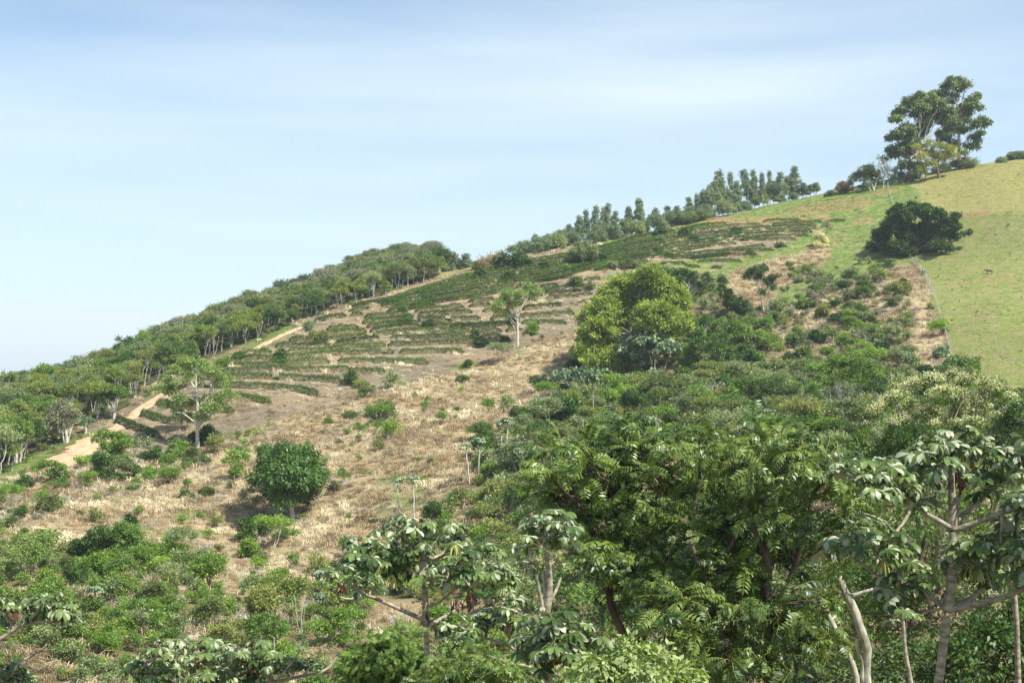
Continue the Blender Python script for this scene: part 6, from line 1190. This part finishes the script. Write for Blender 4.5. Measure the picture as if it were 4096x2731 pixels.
def blades(seed, n, L, wd, mat, lean=0.5, spread=0.12, one=False):
    rg = np.random.default_rng(seed); mb = MB(); a = rg.uniform(0, 6.28, n); ln = L * rg.uniform(0.5, 1.2, n)
    for k in range(n):
        a_ = a[k] if not one else rg.normal(0, 0.5); d = np.array([math.cos(a_), math.sin(a_), 0]); s = np.array([-d[1], d[0], 0]); b0 = np.array([rg.normal(0, spread), rg.normal(0, spread), -0.05]); le = lean * rg.uniform(0.3, 1.3)
        p = [b0, b0 + (d * le * 0.25 + [0, 0, 0.55]) * ln[k], b0 + (d * le * 0.8 + [0, 0, 0.9 - le * 0.3]) * ln[k]]; w_ = wd * rg.uniform(0.7, 1.3)
        mb.add([p[0] - s * w_, p[0] + s * w_, p[1] + s * w_ * 0.8, p[1] - s * w_ * 0.8, p[2] + s * w_ * 0.15, p[2] - s * w_ * 0.15], [[0, 1, 2, 3], [3, 2, 4, 5]], rg.uniform(0, 1))
    return mb.mesh('tuft', M[mat])
TUFT = [blades(800 + k, 40, (0.55, 0.6, 0.5, 0.6, 0.7, 0.75)[k], 0.024, ('straw_b', 'straw_b', 'straw', 'straw', 'straw_l', 'straw_l')[k], 1.6, 0.3, one=k % 2 == 1) for k in range(6)]
STALK = [blades(820 + k, 30, 1.0, 0.016, 'greystraw', 1.2, 0.25, one=True) for k in range(3)]
GRS = [blades(830 + k, 26, 0.3, 0.02, 'grass', 0.7, 0.2) for k in range(3)]
PST = [blades(840 + k, 22, 0.2, 0.02, 'pastgrass', 0.8, 0.22) for k in range(3)]
def shrub_mesh(seed, Ht, R, mat, leaf, per, cr, n_l=6, bark='bark', aspect=0.5, dens_=1.0, droop=0.0): return joined(proto_tree('s', seed, Ht, R, mat, bark, leaf, per, cr, n_l, 'round', 2, 0.03, dens_, aspect, droop), None)
UND = [shrub_mesh(850 + k, 0.95, 0.5, m_, 0.15, 22, 0.2, 6) for k, m_ in enumerate(['mid', 'bright', 'sage', 'olive', 'mid', 'olive', 'bright', 'mid', 'greyleaf'])]
def sample(n, y0, y1, seed, fn, u0=-25, u1=1050):
    rg = np.random.default_rng(seed); y = np.sqrt(rg.uniform(y0 ** 2, y1 ** 2, n)); x = (rg.uniform(u0, u1, n) - CU) / F * y; z = HV(x, y); zr, u, v = zones(x, y, z); fzn = forest_zone(x, y); k = fn(zr, u, v, x, y, fzn); m = rg.random(n) < k
    m &= pdist(x, y) > -0.15; return np.stack([x, y, z], 1)[m]
nz = lambda x, y, s, sc=9: np.clip(0.5 + 1.3 * fbm(x / sc, y / sc, 3, s), 0, 1)
def other(zr): return np.clip(1 - zr['dry'] - zr['green'] - zr['past'] - zr['yel'] - zr['field'] - zr['soil'], 0, 1)
P_ = sample(60000, 80, 345, 61, lambda zr, u, v, x, y, f: (zr['dry'] * 0.95 + other(zr) * 0.42 * (~f) + 0.26 * zr['field']) * (1 - 0.7 * zr['green']))
scatter('dry_grass', P_, TUFT, np.random.default_rng(1).uniform(0.6, 1.25, len(P_)) * (0.8 + 0.5 * nz(P_[:, 0], P_[:, 1], 5)), 62, 0.15, pick=np.clip((nz(P_[:, 0], P_[:, 1], 91, 7) * 0.75 + 0.15 + np.random.default_rng(8).normal(0, 0.16, len(P_))) * 6, 0, 5.99), cat='grass', label='tan dry grass covering the open slope below the terraces')
P_ = sample(26000, 80, 290, 63, lambda zr, u, v, x, y, f: (zr['dry'] * 0.5 + other(zr) * 0.6 * (~f)) * (nz(x, y, 71, 5) > 0.55))
scatter('dead_stalks', P_, STALK, np.random.default_rng(2).uniform(0.5, 1.1, len(P_)), 64, 0.3, cat='dead stalks', label='grey fallen stalks lying in heaps across the dry slope')
P_ = sample(26000, 150, 372, 65, lambda zr, u, v, x, y, f: zr['green'] * 0.9)
scatter('green_grass', P_, GRS, np.random.default_rng(3).uniform(0.5, 1.2, len(P_)), 66, 0.1, cat='grass', label='green grass along the field edge and below the ridge fence')
P_ = sample(60000, 175, 375, 67, lambda zr, u, v, x, y, f: zr['past'] * 0.75)
scatter('pasture_grass', P_, PST, np.random.default_rng(4).uniform(0.5, 1.3, len(P_)) * (0.7 + 0.6 * nz(P_[:, 0], P_[:, 1], 6, 4)), 68, 0.1, cat='grass', label='short yellow-green grass of the fenced pasture')
def und(zr, u, v, x, y, f):
    o = other(zr) * (~f); left = (u < 480); k = np.where(left, 0.85 * sst(430, 600, v) + 0.14, 0.55 * sst(330, 430, v) + 0.42); return (o * k * (np.where(left & (v > 560), 0.34, 0.16) + 0.85 * (nz(x, y, 81, 6) > 0.4)) + zr['dry'] * 0.07 * (v > 380) * (nz(x, y, 82, 5) > 0.5)) * (y < 300)
P_ = sample(26000, 66, 300, 69, und)
sc_ = np.clip(np.random.default_rng(5).lognormal(-0.15, 0.42, len(P_)), 0.35, 2.4) * np.interp(P_[:, 1], [70, 120, 200, 260], [0.9, 1.1, 1.3, 1.2])
pu_, pv_, _ = project(P_[:, 0], P_[:, 1], P_[:, 2]); rq = np.random.default_rng(15); pk = np.where(pu_ > 490, np.array([2, 3, 5, 8, 2, 0, 5, 7])[rq.integers(0, 8, len(P_))], np.array([0, 1, 4, 6, 5, 2, 7, 3])[rq.integers(0, 8, len(P_))]); sc_ = sc_ * np.where(pu_ < 480, 0.85, 1.0)
scatter('undergrowth', P_, UND, sc_, 70, 0.12, pick=pk, cat='undergrowth', label='mixed low green undergrowth filling the scrub slopes')
P_ = sample(3000, 175, 375, 74, lambda zr, u, v, x, y, f: zr['past'] * 0.4 * (nz(x, y, 84, 14) > 0.45))
scatter('pasture_weeds', P_, [UND[0], UND[2], UND[3], UND[5]], np.random.default_rng(12).uniform(0.1, 0.3, len(P_)), 75, 0.12, cat='weeds', label='small weeds and tussocks dotted over the pasture')
P_ = sample(2600, 170, 300, 71, lambda zr, u, v, x, y, f: f * 0.8)
scatter('wood_undergrowth', P_, UND, np.random.default_rng(6).uniform(0.6, 1.3, len(P_)), 72, 0.1, cat='undergrowth', label='low bushes between the trunks of the wood')

# separate shrubs of the scrub slopes
SH = [('mid','leafy green shrub'),('bright','bright green shrub'),('deep','dark green shrub'),('sage','grey-green shrub'),('olive','olive shrub')]
SHP = []
for k in range(10):
    mt, lk = SH[k % 5]; pr = proto_tree('shrub', 900 + k, 1.9 if k < 5 else 2.5, 1.0 if k < 5 else 1.15, mt, 'bark' if k % 2 else 'bark_p', 0.17, 26, 0.25, 9, 'round' if k % 3 else 'flat', 2, 0.045, 1.0); SHP.append((pr, lk if k < 5 else 'taller ' + lk))
P_ = sample(4000, 75, 262, 73, lambda zr, u, v, x, y, f: (other(zr) * (~f) * 0.9 * np.where(u < 480, sst(440, 600, v), sst(300, 420, v)) + 0.02 * zr['dry']) * (y > 85))
keep = []; cell.clear()
for p in P_:
    if free(p[0], p[1], 3.3 + 0.006 * p[1]): keep.append(p)
keep = keep[:285]
for i, p in enumerate(keep):
    pr, lk = SHP[rg.integers(10)]; s = rg.uniform(0.65, 1.25) * (1.25 if p[0] > -5 else 1.0); o = place(pr, 'scrub_shrub', p, (s * rg.uniform(0.9, 1.3), s * rg.uniform(0.9, 1.3), s), rg.uniform(0, 6.28)); u, v, _ = project(p[0], p[1], p[2] + 1)
    reg(o, lk, (float(u), float(v)), 'shrub', 'shrubs scattered over the scrub slopes')

for i in range(30):
    u, v = rg.uniform(540, 900), rg.uniform(345, 445)
    if i >= 20: u, v = rg.uniform(20, 330), rg.uniform(560, 650)
    b = at(u, v); z_, _, _ = zones(np.array([b[0]]), np.array([b[1]]), np.array([b[2]]))
    if z_['past'][0] + z_['dry'][0] > 0.2: continue
    k = ['slender pale-trunked tree', 'olive flat-crowned tree', 'round green-crowned tree'][i % 3]; pr = WOODP[k][i % len(WOODP[k])]; s = rg.uniform(0.5, 0.85); o = place(pr, 'scrub_tree', b, (s * 1.1, s * 1.1, s * rg.uniform(0.85, 1.2)), rg.uniform(0, 6.28)); reg(o, 'small ' + k.replace(' tree', ' scrub tree'), (u, v - 8), 'tree', 'small trees standing in the scrub')
# thin-poled umbrella trees
def poled(base, top, label, seed, r=0.5):
    b = at(*base); D = b[1]; tp = pt(top[0], top[1], D) - b; rg = np.random.default_rng(seed); root = empty('poled_tree', b); mb = MB(); q = bez([0, 0, -0.4], tp, 8, 0, rg, 0.012); tube(mb, q, np.linspace(0.10, 0.055, 8), 6)
    n = 16; a = np.arange(n) * 2.4; el = rg.uniform(-0.2, 0.9, n); d = np.stack([np.cos(a) * np.cos(el), np.sin(a) * np.cos(el), np.sin(el)], 1); pos = tp + d * rg.uniform(0.3, 0.9, (n, 1)) * r * 1.3
    V, Fq, T = stamp(PALM, rg, pos, d * [1, 1, 0.2] - [0, 0, 0.2], np.array([0, 0, 1.0]) + d * 0.5, np.full(n, 1.35) * rg.uniform(0.8, 1.3, n) * r * 2, rg.uniform(0.2, 0.8, n))
    link('crown', mesh_np('crown', V, Fq, M['cec_far'], T), root); link('trunk', mb.mesh('trunk', M['bark_p'], True), root); reg(root, label, top, 'tree', 'thin-poled umbrella trees', label=label)
for i, (bs, tp, lb) in enumerate([(J_(627,548),J_(612,300),'left of the pair of thin-poled umbrella trees on the dry slope'),(J_(715,552),J_(710,285),'right of the pair of thin-poled umbrella trees on the dry slope'),
   (J_(1067,320),J_(1038,90),'leaning thin-poled umbrella tree at the dry slope edge'),(J_(1118,290),J_(1122,45),'upright thin-poled umbrella tree beside the leaning one'),(J_(1386,290),J_(1372,105),'thin-poled umbrella tree just left of the glossy feather-leaved crown'),
   (J_(1283,232),J_(1262,-60),'tall bare-poled umbrella tree above the leaning one'),(J_(1300,230),J_(1300,-80),'second tall bare-poled umbrella tree, right of its twin'),(I_(600,1100),I_(595,975),'short yellow-topped poled plant in the lower left scrub'),
   (I_(2032,1145),I_(2022,1030),'small poled umbrella tree left of the candelabra-limbed one'),(Z_G(1725,1440),Z_G(1715,1270),'poled umbrella tree between the two glossy crowns'),(Z_G(405,780),Z_G(365,650),'poled umbrella tree against the low yellow-green crown'),(Z_G(700,1130),Z_G(705,1020),'poled umbrella tree right of the long pale pole')]):
    poled(bs, tp, lb, 950 + i, 0.5)

# dead standing branches
def snag(base, tips, label, r=0.05):
    b = at(*base); root = empty('dead_branch', b); mb = MB(); rg = np.random.default_rng(int(base[0]))
    for tpx in tips: q = bez([0, 0, -0.2], pt(tpx[0], tpx[1], b[1]) - b, 8, 0.05, rg, 0.03); tube(mb, q, np.linspace(r, r * 0.3, 8), 5)
    o = link('stem', mb.mesh('stem', M['bark_p'], True), root); reg(root, label, base, 'dead branch', label=label)
snag(I_(1105,1250), [I_(1062,1120), I_(1116,1125)], 'pair of bare grey stems standing in the lower scrub', 0.045)
snag(J_(900,525), [J_(830,470), J_(870,430), J_(905,430), J_(970,450), J_(940,470)], 'white dead branching snag right of the thin-poled pair', 0.06)
snag(Z_H(580,830), [Z_H(585,750), Z_H(540,830), Z_H(600,790)], 'white bare forked snag on the right-hand scrub slope', 0.05)
snag(Z_D(1890,1130), [Z_D(1850,1095), Z_D(1820,1080)], 'fallen bare branch on the brown scrub below the green slope', 0.1)
snag(Z_C(1560,700), [Z_C(1350,655), Z_C(1420,620), Z_C(1490,610), Z_C(1600,640)], 'bare grey branches showing over the yellow-green tree', 0.09)
snag(I_(950,960), [I_(840,900), I_(880,870), I_(920,860), I_(950,860)], 'fan of dry grey twigs in the lower left scrub', 0.04)

# fences: every post a part, the wires one part
def fence(name, line, label, h=1.35, gap=2.6, seed=1, thick=0.075):
    rg = np.random.default_rng(seed); w_ = np.array([at(*p) for p in line])[:, :2]; q = dens(w_, gap); z = HV(q[:, 0], q[:, 1]); b = np.array([q[0, 0], q[0, 1], z[0]]); root = empty(name, b); tops = []
    for k in range(len(q)):
        p = np.array([q[k, 0], q[k, 1], z[k]]) - b; hh = h * rg.uniform(0.85, 1.15); ln = rg.normal(0, 0.06, 2) * hh; mb = MB(); tt_ = thick * rg.uniform(0.7, 1.4); tube(mb, [p - [0, 0, 0.3], p + [ln[0] * 0.5, ln[1] * 0.5, hh * 0.5], p + [ln[0], ln[1], hh]], [tt_, tt_ * 0.95, tt_ * 0.8], 6); link('post', mb.mesh('post', M['post'], False), root); tops.append(p)
    mb = MB()
    for hgt in (0.35, 0.7, 1.05): tube(mb, [t + [0, 0, hgt] for t in tops], 0.008, 3)
    link('wire', mb.mesh('wire', M['post']), root); reg(root, label, line[0], 'fence', label=label)
fence('wire_fence', [Z_F(655,1300), Z_F(675,1380), Z_F(700,1450), Z_F(735,1550)], 'post-and-wire fence running down from the ridge behind the dark spreading tree', seed=1)
fence('wire_fence', [Z_H(1115,240), Z_H(1165,290), Z_H(1215,370), Z_H(1270,480), Z_H(1310,590), Z_H(1350,740), Z_H(1380,840), Z_H(1400,960)], 'straight post-and-wire fence between the scrub and the pasture', seed=2)
fence('wire_fence', [Z_D(2340,515), (925,213.5), (953,213.5), (985,214), (1023,213), (1040,212)], 'sparse white-post fence across the pasture behind the dark spreading tree', gap=5.0, seed=3, h=1.3)
fence('picket_fence', [Z_F(340,1345), Z_F(390,1335), Z_F(520,1320)], 'weathered close-set picket fence on the ridge under the flat-domed tree', gap=0.6, seed=4, h=1.3, thick=0.12)
fence('wire_fence', [Z_B(0,845), Z_B(90,800), Z_B(200,735), Z_B(240,700), Z_B(370,680), Z_B(510,660)], 'row of small white stakes along the upper end of the track', gap=4.0, seed=5, h=1.2)

# the calf
def calf():
    b = at(*Z_H(1668,345)); me = bpy.data.meshes.new('body'); v = [(0,0,.62),(.3,0,.64),(-.32,0,.64),(.5,0,.72),(.68,0,.74),(.86,0,.62),(-.45,0,.6)]; e = [(0,1),(0,2),(1,3),(3,4),(4,5),(2,6)]; r = [.17,.18,.17,.1,.1,.055,.1]
    for (x, y, fr) in ((.3,.1,1),(.3,-.1,1),(-.36,.1,0),(-.36,-.1,0)):
        k = len(v); j = 1 if fr else 2; s = .06 if y > 0 else -.05
        v += [(x + s * .3, y, .42), (x + s + (0 if fr else -.06), y, .22), (x + s, y, .0)]; e += [(j, k), (k, k + 1), (k + 1, k + 2)]; r += [.075, .04, .035]
    k = len(v); v += [(-.52,0,.5),(-.54,0,.25)]; e += [(6,k),(k,k+1)]; r += [.02,.02]
    k = len(v); v += [(.7,.13,.8),(.7,-.13,.8)]; e += [(4,k),(4,k+1)]; r += [.03,.03]
    me.from_pydata(v, e, []); me.update(); root = empty('calf', b, math.pi, 1.25); o = link('body', me, root); me.materials.append(M['hide']); sk = o.modifiers.new('skin', 'SKIN')
    for i, q in enumerate(r): me.skin_vertices[0].data[i].radius = (q, q)
    me.skin_vertices[0].data[0].use_root = True; ss = o.modifiers.new('sub', 'SUBSURF'); ss.levels = 1; ss.render_levels = 1
    reg(root, 'calf', (0, 0), 'calf', label='brown calf grazing alone on the green pasture')
calf()

# rocks and stones in the pasture
def rock(seed):
    rg = np.random.default_rng(seed); import bmesh; bm = bmesh.new(); bmesh.ops.create_icosphere(bm, subdivisions=2, radius=1)
    for v_ in bm.verts: d = np.array(v_.co); k = 1 + 0.35 * float(fbm(d[0] * 1.3 + seed, d[1] * 1.3 + d[2], 2, seed)); v_.co = (d[0] * k, d[1] * k * 0.8, d[2] * k * 0.6)
    me = bpy.data.meshes.new('rock'); bm.to_mesh(me); bm.free(); me.materials.append(M['rock']); return me
RK = [rock(s) for s in (1, 2, 3, 4)]
for i, (x, y, s) in enumerate([(1490,850,8),(1520,868,9),(1535,875,6),(1680,855,8),(1770,850,12),(1785,862,9),(1895,882,12),(1750,918,14),(1765,930,11),(1800,950,9),(1820,942,10),(1855,968,10),(1860,945,9),(1530,960,8),(1600,765,10),(1730,790,7),(1668,980,9),(1830,742,7),(1820,975,8),(1500,905,6),(1440,905,6),(1640,1020,8),(1750,1070,8),(1830,1165,9),(1870,1230,9),(1850,1110,10),(1700,1040,8),(1620,90,8),(1635,60,7),(1560,745,6)]):
    b = at(*Z_H(x, y)); s_ = s / 6.968 / F * b[1] * 0.8; o = link('rock', RK[i % 4], None, b + [0, 0, s_ * 0.15]); o.scale = (s_, s_, s_); o.rotation_euler = (0, 0, rg.uniform(0, 6)); reg(o, 'grey rock in the pasture', Z_H(x, y), 'rock', 'rocks lying in the pasture')
# small plants of the pasture and the young field
for i, (zk, x, y, s, lk) in enumerate([('H',1313,362,10,'small green tuft bush'),('H',1410,672,12,'small green tuft bush'),('H',1585,605,14,'small green tuft bush'),('H',1425,598,10,'small green tuft bush'),('H',1640,670,10,'small green tuft bush'),('H',1795,597,8,'small green tuft bush'),('H',1715,72,10,'small green tuft bush'),('H',1800,10,18,'small green tuft bush'),('F',1065,1385,26,'small green tuft bush'),('F',955,1430,22,'small green tuft bush'),
     ('D',1630,510,16,'banana-like plant'),('D',1695,520,14,'banana-like plant'),('D',1762,520,14,'banana-like plant'),('D',1985,520,24,'banana-like plant'),('D',2060,522,16,'banana-like plant'),('D',940,610,18,'banana-like plant'),('D',880,620,18,'banana-like plant'),('D',1160,560,20,'banana-like plant'),('D',1210,550,18,'banana-like plant'),('D',600,640,22,'banana-like plant'),('D',650,640,18,'banana-like plant')]):
    b = at(*ZK[zk](x, y)); s_ = s / ZS[zk] / F * b[1]; rg2 = np.random.default_rng(970 + i)
    if 'banana' in lk:
        n = 10; a = rg2.uniform(0, 6.28, n); el = rg2.uniform(0.5, 1.3, n); d = np.stack([np.cos(a) * np.cos(el), np.sin(a) * np.cos(el), np.sin(el)], 1); V, Fq = leafcards(np.zeros((n, 3)) + [0, 0, 0.1], d, np.tile([0, 0, 1.0], (n, 1)) + rg2.normal(0, .2, (n, 3)), rg2.uniform(0.7, 1.1, n) * s_ * 1.3, np.full(n, 0.22 * s_), 0.25)
        o = link('banana_plant', mesh_np('banana_plant', V, Fq, M['mid'], rg2.uniform(0, 1, n)), None, b); reg(o, lk, ZK[zk](x, y), 'plant', 'broad-bladed young plants on the ridge field')
    else:
        o = link('tuft_bush', UND[[0, 7, 1][i % 3]], None, b); o.scale = (s_ * 1.1,) * 3; reg(o, lk + ' in the pasture', ZK[zk](x, y), 'bush', 'tuft bushes dotted over the pasture')

finish_labels()

# ------------------------------------------------------------------ haze
def haze():
    me = bpy.data.meshes.new('haze'); x0, x1, y0, y1, z0, z1 = -2650, 2650, -1550, 3650, -80, 115
    v = [(x, y, z) for x in (x0, x1) for y in (y0, y1) for z in (z0, z1)]; f = [(0,1,3,2),(4,6,7,5),(0,4,5,1),(2,3,7,6),(0,2,6,4),(1,5,7,3)]
    me.from_pydata(v, [], f); m, n, l = newmat('haze'); out = n.new('ShaderNodeOutputMaterial'); vo = n.new('ShaderNodeVolumePrincipled'); vo.inputs['Density'].default_value = 0.00019; vo.inputs['Color'].default_value = (0.84, 0.92, 1.0, 1); vo.inputs['Anisotropy'].default_value = 0.2
    l.new(vo.outputs[0], out.inputs['Volume']); me.materials.append(m); o = link('haze', me); o['kind'] = 'stuff'; o['category'] = 'haze'; o['label'] = 'pale blue haze hanging over the whole hillside'
haze()
